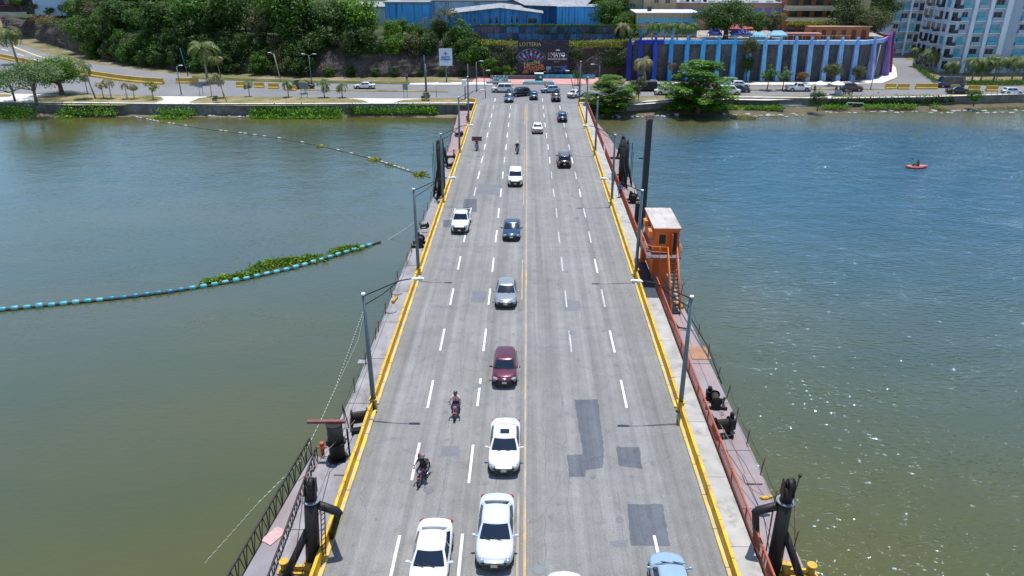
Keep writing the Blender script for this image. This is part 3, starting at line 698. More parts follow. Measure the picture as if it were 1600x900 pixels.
# ---- orange control cabin
org = stained('orange paint', (.62, .115, .016), (.26, .06, .03), (.54, .74), (2.2, 2.2, .5), .55); org2 = M('light orange paint', (.75, .22, .05), .5, var=.1)
roofm = stained('rusty white roof', (.44, .40, .37), (.28, .17, .11), (.50, .68), (1.5, .4, 1), .7)
t = thing('control_cabin', 'orange steel control cabin with a pale flat roof and stairs above the right deck', 'cabin', (0, 0, 0))
cx0, cx1, cy0, cy1, fz, rz_ = 11.32, 13.5, 62.1, 67.6, 2.75, 5.0
b = MB(); b.span(cx0, cx1, cy0, cy1, fz, rz_-.12); o = b.build('wall', org, t)
w = t
b = MB(); b.box(((cx0+cx1)/2, (cy0+cy1)/2, rz_-.04), (cx1-cx0+.22, cy1-cy0+.25, .14)); b.build('roof', [roofm], t)
b = MB(); b.span(cx0-.12, cx1+.12, cy0-.135, cy0-.125+.0, rz_-.11, rz_+.025); b.span(cx0-.125, cx0-.115, cy0-.12, cy1+.12, rz_-.11, rz_+.025); b.build('roof_edge', org, t)
def winframe(nm_, x0, x1, y, z0, z1, axis='x'):
    b = MB()
    glassd = M('dark glass', (.015, .018, .022), .12, var=0, spec=.6)
    if axis == 'x':
        b.span(x0, x1, y-.02, y+.05, z0, z1); f = b.build(nm_, M('door dark', (.02, .012, .01), .6, var=.1), t)
    else:
        b.span(y-.02, y+.05, x0, x1, z0, z1); f = b.build(nm_, glassd, t)
    return f
f = winframe('window', cx0+.4, cx0+1.0, cy0, 3.55, 4.45); b = MB(); b.span(cx0+.34, cx0+1.06, cy0-.06, cy0, 4.45, 4.53); b.span(cx0+.34, cx0+.4, cy0-.05, cy0, 3.5, 4.45); b.span(cx0+1.0, cx0+1.06, cy0-.05, cy0, 3.5, 4.45); b.span(cx0+.34, cx0+1.06, cy0-.05, cy0, 3.49, 3.55); b.build('frame', org2, f)
winframe('doorway', cx0+1.5, cx0+1.98, cy0, fz+.1, 4.6)
b = MB(); b.box((cx0+1.48, cy0-.35, (fz+4.65)/2), (.05, .7, 1.8)); b.build('open_door', org, t)
for (ya, yb) in ((62.6, 63.5), (64.4, 65.6), (66.3, 67.1)): winframe('side_window', ya, yb, cx0, 3.6, 4.5, 'y')
for y in (62.9, 65.7): b = MB(); b.box((cx0-.22, y, 4.3), (.4, .85, .55)); o = b.build('wall_box', org2, t); bevel(o, .02, 1)
b = MB(); b.span(cx0-.75, cx1+.05, cy0-1.3, cy0-.003, fz-.1, fz); b.span(cx0-.75, cx0-.003, cy0, cy1, fz-.1, fz); b.build('platform', M('grey grating', (.14, .11, .12), .7), t)
b = MB(); b.span(cx0+.5, cx0+1.15, cy0-.9, cy0-.7, DZ, fz-.1); b.span(cx0, cx1, cy0+.3, cy1-.3, .6, fz); 
for x in (cx0+.1, cx1-.1):
    for y in (cy0+.2, cy1-.2): b.box((x, y, (DZ+fz)/2), (.18, .18, fz-DZ))
b.bar((cx0+.1, cy0+.2, DZ), (cx1-.1, cy0+.2, fz), .08); b.build('support_frame', org, t)
def hand(pts, z=1.0, nm_='handrail'):
    b = MB()
    for hh in (.5, z-.02): b.tube([Vector(p)+Vector((0, 0, hh)) for p in pts], .03, 6)
    for a, c in zip(pts[:-1], pts[1:]):
        n = max(1, round((Vector(c)-Vector(a)).length/.7))
        for k in range(n+1): p = Vector(a).lerp(Vector(c), k/n); b.tube([p, p+Vector((0, 0, z))], .025, 6)
    return b.build(nm_, M('bright orange rail', (.80, .20, .03), .5, var=.1), t)
hand([(cx0-.72, cy1-.5, fz), (cx0-.72, cy0-.6, fz), (cx0-.3, cy0-1.1, fz), (cx0+1.0, cy0-1.27, fz)])
hand([(cx1, cy0-.1, fz), (cx1, cy0-1.25, fz)])
sx0, sx1 = cx0+1.02, cx0+1.80; sy0, sy1 = cy0-1.3, cy0-1.3-3.6
hand([(sx0, sy0, fz), (sx0, sy1, DZ)]); hand([(sx1, sy0, fz), (sx1, sy1, DZ)])
b = MB(); b.bar((sx0, sy0, fz-.05), (sx0, sy1, DZ), .06, .22); b.bar((sx1, sy0, fz-.05), (sx1, sy1, DZ), .06, .22); b.build('stair_stringer', org, t)
b = MB()
for k in range(14): tt = (k+.5)/14; b.box(((sx0+sx1)/2, lerp(sy0, sy1, tt), lerp(fz, DZ, tt)), (sx1-sx0-.07, .24, .04))
b.build('stair_step', dark, t)
b = MB(); b.span(10.95, 11.35, 66.0, 66.9, .16, 1.7); o = b.build('control_cabinet', org, None); tag(o, 'orange switch cabinet standing on the sidewalk by the cabin', 'cabinet'); bevel(o, .03, 1)
b = MB()
for (x, y, h) in ((13.5, 59.5, 1.6), (13.75, 57.5, 1.4)): b.tube([(x, y, DZ), (x+.1, y, DZ+h), (x+.3, y+.1, DZ+h+.3)], .03, 6)
b.tube([(12.0, 57.2, DZ+.1), (12.5, 54.6, DZ+.12), (13.2, 54.3, DZ+.12)], .06, 6); b.tube([(13.3, 58, DZ+.8), (13.85, 50, DZ+.7), (13.95, 46, DZ+.1)], .05, 6)
o = b.build('bent_pipework', dark); tag(o, 'bent dark pipes at the foot of the orange stairs', 'pipework')
# ================================================================ floating booms
turq = stained('turquoise float', (.05, .38, .43), (.26, .40, .38), (.46, .66), (1, 1, 1), .5); teal2 = M('blue float', (.02, .17, .25), .45, scale=2); blk = M('black rubber', (.015, .015, .017), .7, var=.1)
BP = [G(*p, WZ) for p in ((-60, 489), (0, 486), (60, 480), (120, 474), (180, 468), (255, 459), (330, 447), (380, 438), (420, 429), (460, 420), (500, 408), (530, 399), (560, 390), (596, 378.5))]
def resample(P_, step):
    out = [P_[0]]; acc = 0
    for a, c in zip(P_[:-1], P_[1:]):
        L_ = (c-a).length; d = 0
        while acc+(L_-d) >= step: d += step-acc; out.append(a.lerp(c, d/L_)); acc = 0
        acc += L_-d
    return out
t = thing('float_boom', 'long curved boom of turquoise floats on the water left of the bridge', 'boom', (0, 0, 0))
rp = resample(BP, .98); b = MB(); b.tube([p+Vector((0, 0, .06)) for p in rp], .13, 6, caps=False); b.build('boom_core', blk, t)
k = 0
for i, (a, c) in enumerate(zip(rp[:-1], rp[1:])):
    if k >= 98: break
    d = c-a; z = Vector((0, 0, .14+random.uniform(-.02, .03))); r_ = .19+random.uniform(-.015, .02)
    if i % 17 == 6: r_ = .26
    if random.random() < .06: continue
    b = MB(); b.tube([a+d*.12+z, a+d*.2+z, a+d*.66+z, a+d*.74+z], [r_*.6, r_, r_, r_*.6], 10); b.build('float', teal2 if 12 <= i <= 18 else turq, t); k += 1
B2 = [G(*p, WZ) for p in ((170, 176), (200, 181), (250, 191), (330, 203), (380, 209), (440, 217), (500, 228), (580, 248), (640, 268), (676, 279))]
t = thing('old_boom', 'thin pale boom crossing the far water toward the left pontoon', 'boom', (0, 0, 0))
b = MB(); rp = resample(B2, 1.1); b.tube([p+Vector((0, 0, .05)) for p in rp], .06, 5, caps=False); b.build('boom_core', M('weathered rope', (.12, .12, .10), .9), t)
b = MB()
for i, (a, c) in enumerate(zip(rp[:-1], rp[1:])):
    if random.random() < .45: d = c-a; b.tube([a+d*.1+Vector((0, 0, .1)), a+d*.8+Vector((0, 0, .1))], .13, 6)
o = b.build('float', M('dirty white float', (.5, .46, .38), .7, scale=2), t); o['kind'] = 'stuff'
# ================================================================ vegetation
bark = M('bark', (.13, .10, .075), .95, var=.3, scale=3); palebark = M('palm bark', (.27, .24, .20), .9, var=.25, scale=3)
f_dark = foliage('dark leaves', (.010, .036, .006), (.034, .092, .010)); f_mid = foliage('green leaves', (.016, .070, .006), (.060, .160, .012))
f_lite = foliage('bright leaves', (.036, .12, .005), (.11, .235, .009)); f_olive = foliage('olive leaves', (.05, .06, .025), (.12, .12, .05))
f_blue = foliage('feathery leaves', (.06, .11, .045), (.13, .20, .08)); f_palm = foliage('palm fronds', (.05, .085, .02), (.14, .17, .05)); f_grass = foliage('lush bank grass', (.05, .16, .010), (.14, .31, .02))
f_red = foliage('flowering leaves', (.14, .06, .035), (.22, .09, .06)); f_yel = foliage('yellow green leaves', (.12, .16, .01), (.26, .26, .02)); f_dry = foliage('dry fronds', (.14, .13, .05), (.26, .22, .10))
def leaves(b, c, rad, n, size, flat=.0, shell=.55, rnd=random):
    for _ in range(n):
        while True:
            v = Vector((rnd.uniform(-1, 1), rnd.uniform(-1, 1), rnd.uniform(-1, 1)))
            if .01 < v.length <= 1: break
        v = v.normalized()*(shell+(1-shell)*rnd.random())
        p = Vector(c)+Vector((v.x*rad[0], v.y*rad[1], v.z*rad[2]))
        nrm = (v+Vector((rnd.uniform(-.8, .8), rnd.uniform(-.8, .8), rnd.uniform(-.2, 1.0)))).normalized()
        if flat: nrm = (nrm*(1-flat)+Vector((0, 0, 1))*flat).normalized()
        a = nrm.orthogonal().normalized(); a = Matrix.Rotation(rnd.uniform(0, 6.28), 3, nrm) @ a; q = nrm.cross(a)
        s = size*rnd.uniform(.6, 1.3)
        b.add([p-a*s*.5, p+q*s*.32, p+a*s*.55+nrm*s*.08, p-q*s*.32], [(0, 1, 2, 3)])
def crown_mesh(name, w, h, nclump, nleaf, size, seed, style='round', mat=None):
    rnd = random.Random(seed); b = MB(); cs = []
    for i in range(nclump):
        if style == 'tier':
            lv = rnd.choice((0, 0, .2, .2, .42, .42, .64, .84, 1.0)); ang = rnd.uniform(0, 6.28); lv = min(1, max(0, lv+rnd.uniform(-.07, .07))); rr = math.sqrt(max(0, 1.10-lv**2.6))*w/2*(.72+.28*min(1, lv*3.2))*rnd.random()**.42*(.84 + .16*math.sin(ang*5+lv*11))
            c = (math.cos(ang)*rr, math.sin(ang)*rr, h*lv+rnd.uniform(-.15, .15)); rad = (w*.105, w*.105, h*.05); fl = .65
        elif style == 'umbrella':
            ang = rnd.uniform(0, 6.28); rr = w/2*math.sqrt(rnd.random())
            c = (math.cos(ang)*rr, math.sin(ang)*rr, h*.75-(rr/(w/2))**2*h*.35+rnd.uniform(-.3, .3)*h*.3); rad = (w*.13, w*.13, h*.13); fl = .3
        elif style == 'cone':
            lv = rnd.random(); ang = rnd.uniform(0, 6.28); rr = (1-lv)**.6*w/2*.8*math.sqrt(rnd.random())
            c = (math.cos(ang)*rr, math.sin(ang)*rr, h*lv*.95); k = rnd.uniform(.8, 1.2); rad = (w*.16*k, w*.16*k, h*.09*k); fl = .1
        else:
            v = Vector((rnd.gauss(0, 1), rnd.gauss(0, 1), rnd.gauss(0, 1))).normalized()*rnd.uniform(.35, .88)
            c = (v.x*w/2, v.y*w/2, h*.5+v.z*h/2*.9); k = rnd.uniform(.7, 1.25); rad = (w*.17*k, w*.17*k, h*.15*k); fl = .15
        cs.append(c); leaves(b, c, rad, nleaf, size, fl, rnd=rnd)
    return b.mesh(name, mat), cs
def trunk_mesh(ht, r, cs, base, seed, mat=None, lean=(0, 0)):
    rnd = random.Random(seed); b = MB(); top = Vector((lean[0], lean[1], ht))
    b.tube([(0, 0, -.3), (lean[0]*.3+rnd.uniform(-.1, .1), lean[1]*.3, ht*.5), top, top+Vector((lean[0]*.2, 0, ht*.35))], [r*1.25, r, r*.8, r*.3], 8)
    for c in cs[:9]:
        e = Vector((c[0]+lean[0], c[1]+lean[1], c[2]+base)); st = top*rnd.uniform(.7, 1); m_ = st.lerp(e, .5)+Vector((0, 0, -.1*ht))
        b.tube([st, m_, e], [r*.45, r*.3, r*.1], 5, caps=False)
    return b.mesh('trunk', mat or bark)
TREE = {}
def tree_kind(key, w, h, th, nclump, nleaf, size, mats, style='round', r=.2, seeds=(1,), base=None, lean=(0, 0)):
    out = []
    for s in seeds:
        me, cs = crown_mesh('crown', w, h, nclump, nleaf, size, s*13+5, style, mats[0])
        bs = base if base is not None else th*.9
        if lean != (0, 0):
            me.transform(Matrix.Translation((lean[0], lean[1], 0)))
        out.append((me, trunk_mesh(th, r, cs, bs, s, lean=lean), bs))
    TREE[key] = (out, mats)
def plant(name, key, loc, lab, cat='tree', group=None, sc=1.0, rz=None, mat=None, v=None, scz=None):
    var, mats = TREE[key]; me, tr, bs = var[(v if v is not None else random.randrange(len(var))) % len(var)]
    t = thing(name, lab, cat, loc, random.uniform(0, 6.28) if rz is None else rz, group); t.scale = (sc, sc, scz or sc)
    link('trunk', tr, t); c = link('crown', me, t, (0, 0, bs))
    m = mat or random.choice(mats)
    if m is not me.materials[0]: c.material_slots[0].link = 'OBJECT'; c.material_slots[0].material = m
    return t
tree_kind('cliff', 10.0, 9.6, 3.5, 62, 85, .50, (f_dark, f_dark, f_mid), 'round', .22, (1, 2, 3, 4), base=.3)
tree_kind('slope', 8.0, 7.0, 1.6, 44, 85, .42, (f_dark, f_mid, f_olive), 'round', .16, (5, 6, 7), base=-.6)
tree_kind('spare', 6, 5, 3.5, 18, 45, .3, (f_olive,), 'umbrella', .15, (8, 9))
tree_kind('almond', 13, 8.6, 3.0, 230, 105, .42, (f_lite,), 'tier', .32, (11, 12), base=1.6)
tree_kind('ficus', 12.5, 7.6, 3.0, 95, 120, .36, (f_dark,), 'round', .5, (13,), base=1.6)
tree_kind('round', 6, 5, 2.0, 36, 75, .32, (f_mid,), 'round', .2, (14, 15), base=1.4)
tree_kind('feather', 10.5, 6.5, 2.6, 85, 55, .30, (f_blue,), 'umbrella', .24, (16, 17), base=1.6, lean=(.0, 0))
tree_kind('conifer', 8.5, 11.5, 2.5, 80, 80, .28, (f_dark,), 'cone', .25, (18,), base=1.5)
tree_kind('small', 2.6, 2.2, 1.6, 14, 40, .24, (f_yel,), 'round', .07, (19, 20))
tree_kind('shrub', 2.2, 1.5, .3, 14, 50, .2, (f_mid,), 'round', .05, (21, 22), base=.1)
# the wooded cliff, row by row
rowsdef = [('crest', -143, -17, 20, 'cliff', 'front crest'), ('back', -150, -26, 17, 'cliff', 'rear crest'), ('slope', -128, -12, 28, 'slope', 'slope face'), ('foot', -120, -12, 20, 'slope', 'foot')]
def crest_at(x):
    for (a, c, z0, z1) in zip(CR[:-1], CR[1:], CZ[:-1], CZ[1:]):
        if a[0] <= x <= c[0]: k = (x-a[0])/(c[0]-a[0]); return lerp(a[1], c[1], k), lerp(z0, z1, k)
    return CR[-1][1], 8
def foot_at(x):
    for (a, c) in zip(FT[:-1], FT[1:]):
        if a[0] <= x <= c[0]: k = (x-a[0])/(c[0]-a[0]); return lerp(a[1], c[1], k)
    return FT[-1][1]
grp = 'trees crowding the cliff left of the billboard'
for (nm_, xa, xb, n, kind, word) in rowsdef:
    for i in range(n):
        x = lerp(xa, xb, (i+.5)/n)+random.uniform(-1.5, 1.5); cy, cz = crest_at(x); fy = foot_at(x); sc = random.uniform(.75, 1.35); mat = None
        if nm_ == 'crest':
            loc = (x, cy+random.uniform(.5, 3), cz-1.2)
            if x > -36: sc = .52
            if x > -55 and x <= -36: sc *= .8
            if x < -120: loc = (x, cy+random.uniform(4, 9), cz); sc *= .7
        elif nm_ == 'back':
            loc = (x, cy+random.uniform(11, 17), 7.9); sc *= 1.0
            if x > -48: sc = .42; loc = (x, cy+7, 7.9)
            if x < -128: sc *= .6
        elif nm_ == 'slope':
            loc = (x, lerp(fy, cy, .55)-.3, cz*.42+random.uniform(-.6, .8)); sc = random.uniform(.85, 1.2)
            if x > -50: loc = (x, loc[1]+.8, cz*.55)
            if x > -36: sc = .78
        else:
            loc = (x, fy+.6, 0); sc = random.uniform(.75, 1.0)
            if x > -50: sc *= .42
        mat = random.choices((f_dark, f_mid, f_olive, f_lite), ((8, 1.6, 1.2, .25) if nm_ in ('slope', 'foot') else (4, 4, 1.6, .6)))[0]
        if nm_ == 'crest' and abs(x+41) < 3: mat = f_lite
        plant('broadleaf_tree', kind, loc, f'{"bushy" if kind == "slope" else "dense"} green cliff tree, {ORD[i]} from the left in the {word} row', 'tree', grp, sc, mat=mat, scz=sc*random.uniform(.9, 1.15))
for (px, py, Y, sc, m, lab) in ((700, 30, 188.5, 1.0, f_olive, 'tall sparse olive tree in front of the blue warehouse gable'), (672, 40, 189, .8, f_olive, 'shorter sparse tree left of the blue warehouse gable'),
      (735, 75, 182, .9, f_mid, 'bushy tree spilling over the cliff right of the white signboard'), (722, 45, 186.5, .75, f_mid, 'green tree at the cliff edge below the blue sheds'),
      (795, 112, 180.6, .4, f_lite, 'bright bush at the cliff foot left of the billboard'), (767, 100, 180.8, .55, f_mid, 'dark bush hanging on the cliff left of the billboard')):
    p = Yp(px, py, Y); k = 'spare' if 'sparse' in lab else 'slope'
    plant('cliff_tree', k, (p.x, Y, max(0, p.z-4.2*sc-(1.5 if k == 'spare' else 0))), lab, 'tree', None, sc*1.15, mat=m)
# climbing plants and shrubs on the ledge by the billboard
def stuff(name, lab, cat, mat, fn):
    b = MB(); fn(b); o = b.build(name, mat); return tag(o, lab, cat, kind='stuff')
def band(b, pts, n, size, w=.6, h=.4, flat=.2, lift=0, gap=0):
    segs = list(zip(pts[:-1], pts[1:])); tot = sum((Vector(c)-Vector(a)).length for a, c in segs)
    for a, c in segs:
        a = Vector(a); c = Vector(c); k = int(n*(c-a).length/tot)
        for _ in range(k):
            tt_ = random.random()
            if gap and noise.noise(a.lerp(c, tt_)*.16) < gap-.5: continue
            p = a.lerp(c, tt_)+Vector((random.gauss(0, w*.5), random.gauss(0, w*.5), abs(random.gauss(0, h))+lift))
            nrm = Vector((random.uniform(-1, 1), random.uniform(-1, 1), random.uniform(.1, 1))).normalized(); q = nrm.orthogonal().normalized(); q = Matrix.Rotation(random.uniform(0, 6.28), 3, nrm) @ q; r_ = nrm.cross(q); s = size*random.uniform(.6, 1.3)
            b.add([p-q*s*.5, p+r_*s*.3, p+q*s*.5, p-r_*s*.3], [(0, 1, 2, 3)])
stuff('ledge_grass', 'bright green creeping growth on the ledge above the billboard', 'ledge growth', f_yel, lambda b: (band(b, [(-12, 184.6, 7.6), (-3, 183.4, 7.3), (10, 183.2, 7.3), (26, 181.8, 8)], 2600, .34, 1.6, .25), band(b, [(-12, 183.3, 7.0), (-3, 182.2, 6.9)], 700, .3, .8, .4), band(b, [(10, 182.4, 6.6), (22, 181.6, 6.6)], 1100, .3, 1.0, .6)))
stuff('hanging_vines', 'dark creepers hanging down the cliff beside the billboard', 'creepers', f_dark, lambda b: (band(b, [(-11, 182, 3.4), (-3, 181.3, 3)], 900, .34, .8, 1.7), band(b, [(10.4, 181.6, 4), (13, 181, 4)], 500, .32, .7, 1.4), band(b, [(17.5, 181, 2), (24, 180, 2.6)], 1500, .34, 1.0, 2.2)))
# bank vegetation
def bank(b, pts, n, size=.34, w=1.2, h=.3): band(b, [tuple(p) for p in pts], n, size, w, h, lift=.02, gap=.27)
stuff('bank_grass', 'lush green grass on the left river bank below the promenade', 'bank grass', f_grass, lambda b: ((bank(b, [(-135, 147, -1.7), (-101, 143.9, -1.6), (-82, 143.4, -1.6), (-63, 142.9, -1.6)], 8000, .36, 1.0, .75), bank(b, [(-135, 145.6, -1.9), (-101, 142.6, -1.9), (-82, 142.2, -1.9), (-64, 142, -1.9)], 6500, .36, 1.3, .22)), (bank(b, [(-52, 143.6, -1.6), (-44, 143.6, -1.5), (-35, 144.0, -1.6)], 2600, .36, .9, .65), bank(b, [(-52, 142.7, -1.9), (-44, 142.6, -1.9), (-35, 143, -1.9)], 1800, .36, 1.0, .2)), bank(b, [(-33, 144.6, -1.5), (-22, 145, -1.4), (-12, 145.4, -1.4)], 3600, .34, .7, .6)))
mudb = MB()
mudm = M('muddy bank', (.105, .088, .048), .95, var=.3, scale=.8, dirt=(.08, .07, .05), bmp=.5); mudl = M('light muddy bank', (.17, .135, .09), .95, var=.3, scale=.8, bmp=.5)
def mound(pts_in, pts_out, zi, lab=None):
    b = MB(); n = len(pts_in); vs = []
    for a, c in zip(pts_in, pts_out):
        for j in range(5): t_ = j/4; p = Vector(a).lerp(Vector(c), t_); vs.append((p[0], p[1], lerp(zi, WZ-.12, t_**1.3)+random.uniform(-.06, .06)*(0 < j < 4)))
    b.add(vs, [(i*5+j, (i+1)*5+j, (i+1)*5+j+1, i*5+j+1) for i in range(n-1) for j in range(4)], 0, True); return b
def ln(p0, p1, n, jit=0): return [(lerp(p0[0], p1[0], i/n), lerp(p0[1], p1[1], i/n)+random.uniform(-jit, jit)) for i in range(n+1)]
mb_ = mound(ln((-150, 150.5), (-100, 146.4), 14)+ln((-98, 146.3), (-66, 145), 20)+ln((-65, 145), (-10, 146.5), 40), ln((-152, 146.5), (-100, 143.2), 14, .4)+ln((-98, 143), (-66, 143), 20, .4)+ln((-65, 143.2), (-10, 143.7), 40, .5), WZ+.45)
structure(mb_.build('muddy_bank', mudl))
ins = ln((11, 147.2), (19, 147.3), 6)+ln((20, 147.6), (29, 151.1), 6)+ln((30, 151.5), (38, 154.3), 6)+ln((39, 154.3), (60, 153.2), 14)+ln((61, 153.3), (80, 155.2), 12)+ln((81, 155.3), (100, 158.7), 12)+ln((102, 159), (140, 164.2), 14)
outs = ln((11, 144.2), (19, 144.4), 6, .4)+ln((20, 144.8), (29, 147.4), 6, .4)+ln((30, 147), (38, 144.5), 6, .4)+ln((39, 143.2), (60, 148.5), 14, .7)+ln((61, 149), (80, 151), 12, .5)+ln((81, 151.5), (100, 155), 12, .4)+ln((102, 155.5), (140, 161), 14, .4)
structure(mound(ins, outs, WZ+.75).build('muddy_bank', mudm))
stuff('bank_grass', 'bright green grass patches on the right river bank', 'bank grass', f_grass, lambda b: (bank(b, [(20.5, 146.6, -1.5), (25, 148.2, -1.4), (30, 150.2, -1.3)], 2300, .34, .9, .3), bank(b, [(38.5, 150.5, -1.4), (44, 150.5, -1.4), (50, 149.8, -1.4)], 2300, .34, .9, .3),
      (bank(b, [(58, 151.0, -1.25), (66, 151.6, -1.25), (76, 152.4, -1.3), (88, 154.5, -1.4)], 4800, .32, 1.1, .25), bank(b, [(13, 145.4, -1.7), (19, 146, -1.6)], 500, .3, .7, .2), bank(b, [(31, 149.5, -1.6), (39, 148, -1.6)], 500, .3, .8, .2))))
stuff('shore_weeds', 'pale straw and green weeds at the right waterline', 'weeds', f_dry, lambda b: (bank(b, [G(x, y, WZ+.1) for x, y in ((1140, 183), (1180, 186), (1215, 184))], 1600, .34, 1.4, .15), bank(b, [G(x, y, WZ+.12) for x, y in ((1300, 173), (1400, 172.5), (1500, 171.5), (1600, 168.5))], 1900, .3, .7, .1), bank(b, [G(x, y, WZ+.1) for x, y in ((970, 180), (1060, 178.5))], 600, .3, .6, .08)))
stuff('ivy', 'dark ivy covering the quay wall below the right shore road', 'ivy', f_dark, lambda b: band(b, [(60, 152.4, WZ+1), (80, 154.6, WZ+1), (86, 155.6, WZ+1)], 2600, .34, .35, .75))
# stones and litter
stone = M('pale stone', (.38, .36, .32), .9, var=.3, scale=2)
b = MB()
for _ in range(150):
    px = random.choice((random.uniform(1130, 1260), random.uniform(930, 1060), random.uniform(1260, 1600), random.uniform(300, 420))); g = G(px, {0: 181}.get(0)+random.uniform(-2, 3)-(6 if px > 1260 else 0), WZ)
    r_ = random.uniform(.12, .45); b.ball((g.x, g.y, WZ+.1), (r_*1.3, r_, r_*.6), 7, 4)
tag(b.build('shore_stones', stone), 'pale stones and litter scattered along the waterline', 'stones', kind='stuff')
# broken slab on the right bank
b = MB(); 
for k in range(4): g = G(1236+k*3, 166+k*1.4, WZ+.6-.1*k); b.box((g.x, g.y, WZ+1.0-.25*k), (5.5-.5*k, 1.0, .25), rz=.08)
tag(b.build('concrete_steps', concrete), 'broken concrete steps on the right river bank', 'steps')
# water hyacinth held by the boom
def hyac(b):
    for pts, n, w in (([(318, 444), (350, 436), (395, 430)], 900, .55), ([(395, 424), (425, 412), (470, 408), (500, 404)], 1700, .95), ([(520, 397), (540, 390), (562, 388)], 700, .75)):
        band(b, [tuple(G(x, y, WZ+.05)) for x, y in pts], n, .34, w, .16, lift=.02)
stuff('water_hyacinth', 'green water hyacinth caught behind the turquoise boom', 'water plants', foliage('hyacinth leaves', (.06, .13, .01), (.16, .26, .02)), hyac)
stuff('water_hyacinth', 'small green and yellow weed rafts on the far thin boom', 'water plants', f_yel, lambda b: [band(b, [tuple(G(x-4, y, WZ+.05)), tuple(G(x+5, y+1, WZ+.05))], n, .38, .8, .1) for x, y, n in ((584, 249, 110), (656, 272, 180), (610, 258, 20), (1434, 211, 7), (500, 229, 40))])
# palms
def palm_mesh(seed, n=15, L_=2.6, droop=1.0):
    rnd = random.Random(seed); b = MB()
    for i in range(n):
        a = 2*math.pi*i/n+rnd.uniform(-.2, .2); el = rnd.uniform(-.25, 1.15); L2 = L_*rnd.uniform(.8, 1.1)
        d = Vector((math.cos(a), math.sin(a), 0)); side = Vector((-d.y, d.x, 0)); prev = Vector((0, 0, 0)); K = 7; ang = el; pts = [prev.copy()]
        for k in range(K):
            ang -= droop*.34*(.5+k/K); prev = prev+(d*math.cos(ang)+Vector((0, 0, math.sin(ang))))*L2/K; pts.append(prev.copy())
        for k in range(K):
            p, q_ = pts[k], pts[k+1]; w = L2*.20*math.sin(math.pi*(k+.8)/(K+1.2))**.6
            for s in (-1, 1):
                for h in (0, .5):
                    u = p.lerp(q_, h); v_ = p.lerp(q_, h+.34)
                    e = side*s*w+(q_-p).normalized()*w*.55-Vector((0, 0, w*.55))
                    b.add([u, v_, v_+e*.95, u+e], [(0, 1, 2, 3)])
    return b
def make_palm(px, py, h, sc, lab, lean=(0, 0), m=None, z=0.0, cat='palm tree', fr=15, droop=1.0, grp=None, x=None):
    g = G(px, py, z) if x is None else Vector(x)
    t = thing('palm_tree', lab, cat, g, 0, grp)
    b = MB(); r_ = .14*max(.55, sc); b.tube([(0, 0, -.2), (lean[0]*.35, lean[1]*.35, h*.4), (lean[0], lean[1], h)], [r_*1.3, r_, r_*.75], 8); b.build('trunk', palebark, t)
    palm_mesh(random.randrange(999), fr, 2.7*sc, droop).build('crown', m or f_palm, t, (lean[0], lean[1], h))
    return t
for a in ((150, 155, 6.6, 1.0, 'tall thin palm leaning left of the first grass island', (-1.7, .5)), (355, 160, 5.2, .55, 'thin bent palm on the middle grass island', (-1.5, 0), f_dry),
          (325, 130, 7.6, 1.75, 'large coconut palm with drooping fronds before the dark cliff', (0, .2)), (346, 125, 4.8, .85, 'scraggy palm just right of the large coconut palm', (-.5, 0), f_dry),
          (137, 146, 3.6, .62, 'short green palm beside the lower shore road at left', (0, 0)), (162, 154, 2.9, .6, 'dry palm, leftmost of the yellowing row on the first island', (0, 0), f_dry), (174, 154, 3.4, .62, 'dry palm, second of the yellowing row on the first island', (.1, 0), f_dry),
          (199, 155, 3.0, .55, 'dry palm, third of the yellowing row on the first island', (0, 0), f_dry), (210, 155, 2.8, .55, 'dry palm, fourth of the yellowing row on the first island', (.2, 0), f_dry),
          (331, 151, 3.4, .5, 'short dry palm near the blue panel sign', (0, 0), f_dry), (350, 153, 3.6, .55, 'pale dry palm beside the thin bent palm', (-.3, 0), f_dry),
          (390, 151, 2.8, .62, 'small green palm at the left end of the second island', (0, 0)), (451, 152, 2.9, .7, 'small green palm in front of the black van', (0, 0)),
          (507, 152.5, 2.7, .7, 'small green palm right of the panel signs', (0, 0)), (510, 143, 2.3, .5, 'tiny palm in the road median strip', (0, 0)), (535, 152.5, 2.5, .7, 'small green palm nearest the white car on the shore road', (0, 0)),
          (477, 146, 2.4, .55, 'small yellowish palm beside the black van', (0, 0), f_yel),
          (28, 100, 8.2, 1.7, 'big ragged palm rising over the upper left road', (-.5, 0))):
    make_palm(*a[:5], lean=a[5], m=(a[6] if len(a) > 6 else None), grp='palms along the left shore')
make_palm(0, 0, 4.6, 1.3, 'drooping pale palm before the deep blue buttresses', lean=(-.9, 0), m=f_dry, x=(26.9, 174.9, 0))
make_palm(0, 0, 4.0, 1.3, 'palm on the cliff edge left of the deep blue parapet', x=(22.5, 186, 7.0), m=f_dry)
for i, px in enumerate((1019, 1038, 1058, 1078)):
    p = Yp(px, 60, 183.5); make_palm(0, 0, 3.2, 1.0, f'small palm on the parapet terrace, {ORD[i]} from the left', x=(p.x, 183.5, 8.0), m=f_mid, grp='palms on the school terrace')
for i, (px, py, h, sc) in enumerate(((1450, 112, 4.6, 1.35), (1484, 124, 3.6, 1.1), (1518, 128, 4.6, 1.25), (1532, 127, 4.2, 1.2), (1552, 127, 5.0, 1.3), (1580, 127, 4.6, 1.3), (1598, 126, 5.0, 1.3), (1430, 104, 4.2, 1.1))):
    make_palm(px, py, h, sc, f'bushy palm at the foot of the apartment tower, {ORD[i] if i < 7 else "standing alone up the hill road"}' + (' from the left' if i < 7 else ''), m=f_palm, fr=17, droop=1.1, grp='palms before the apartment tower')
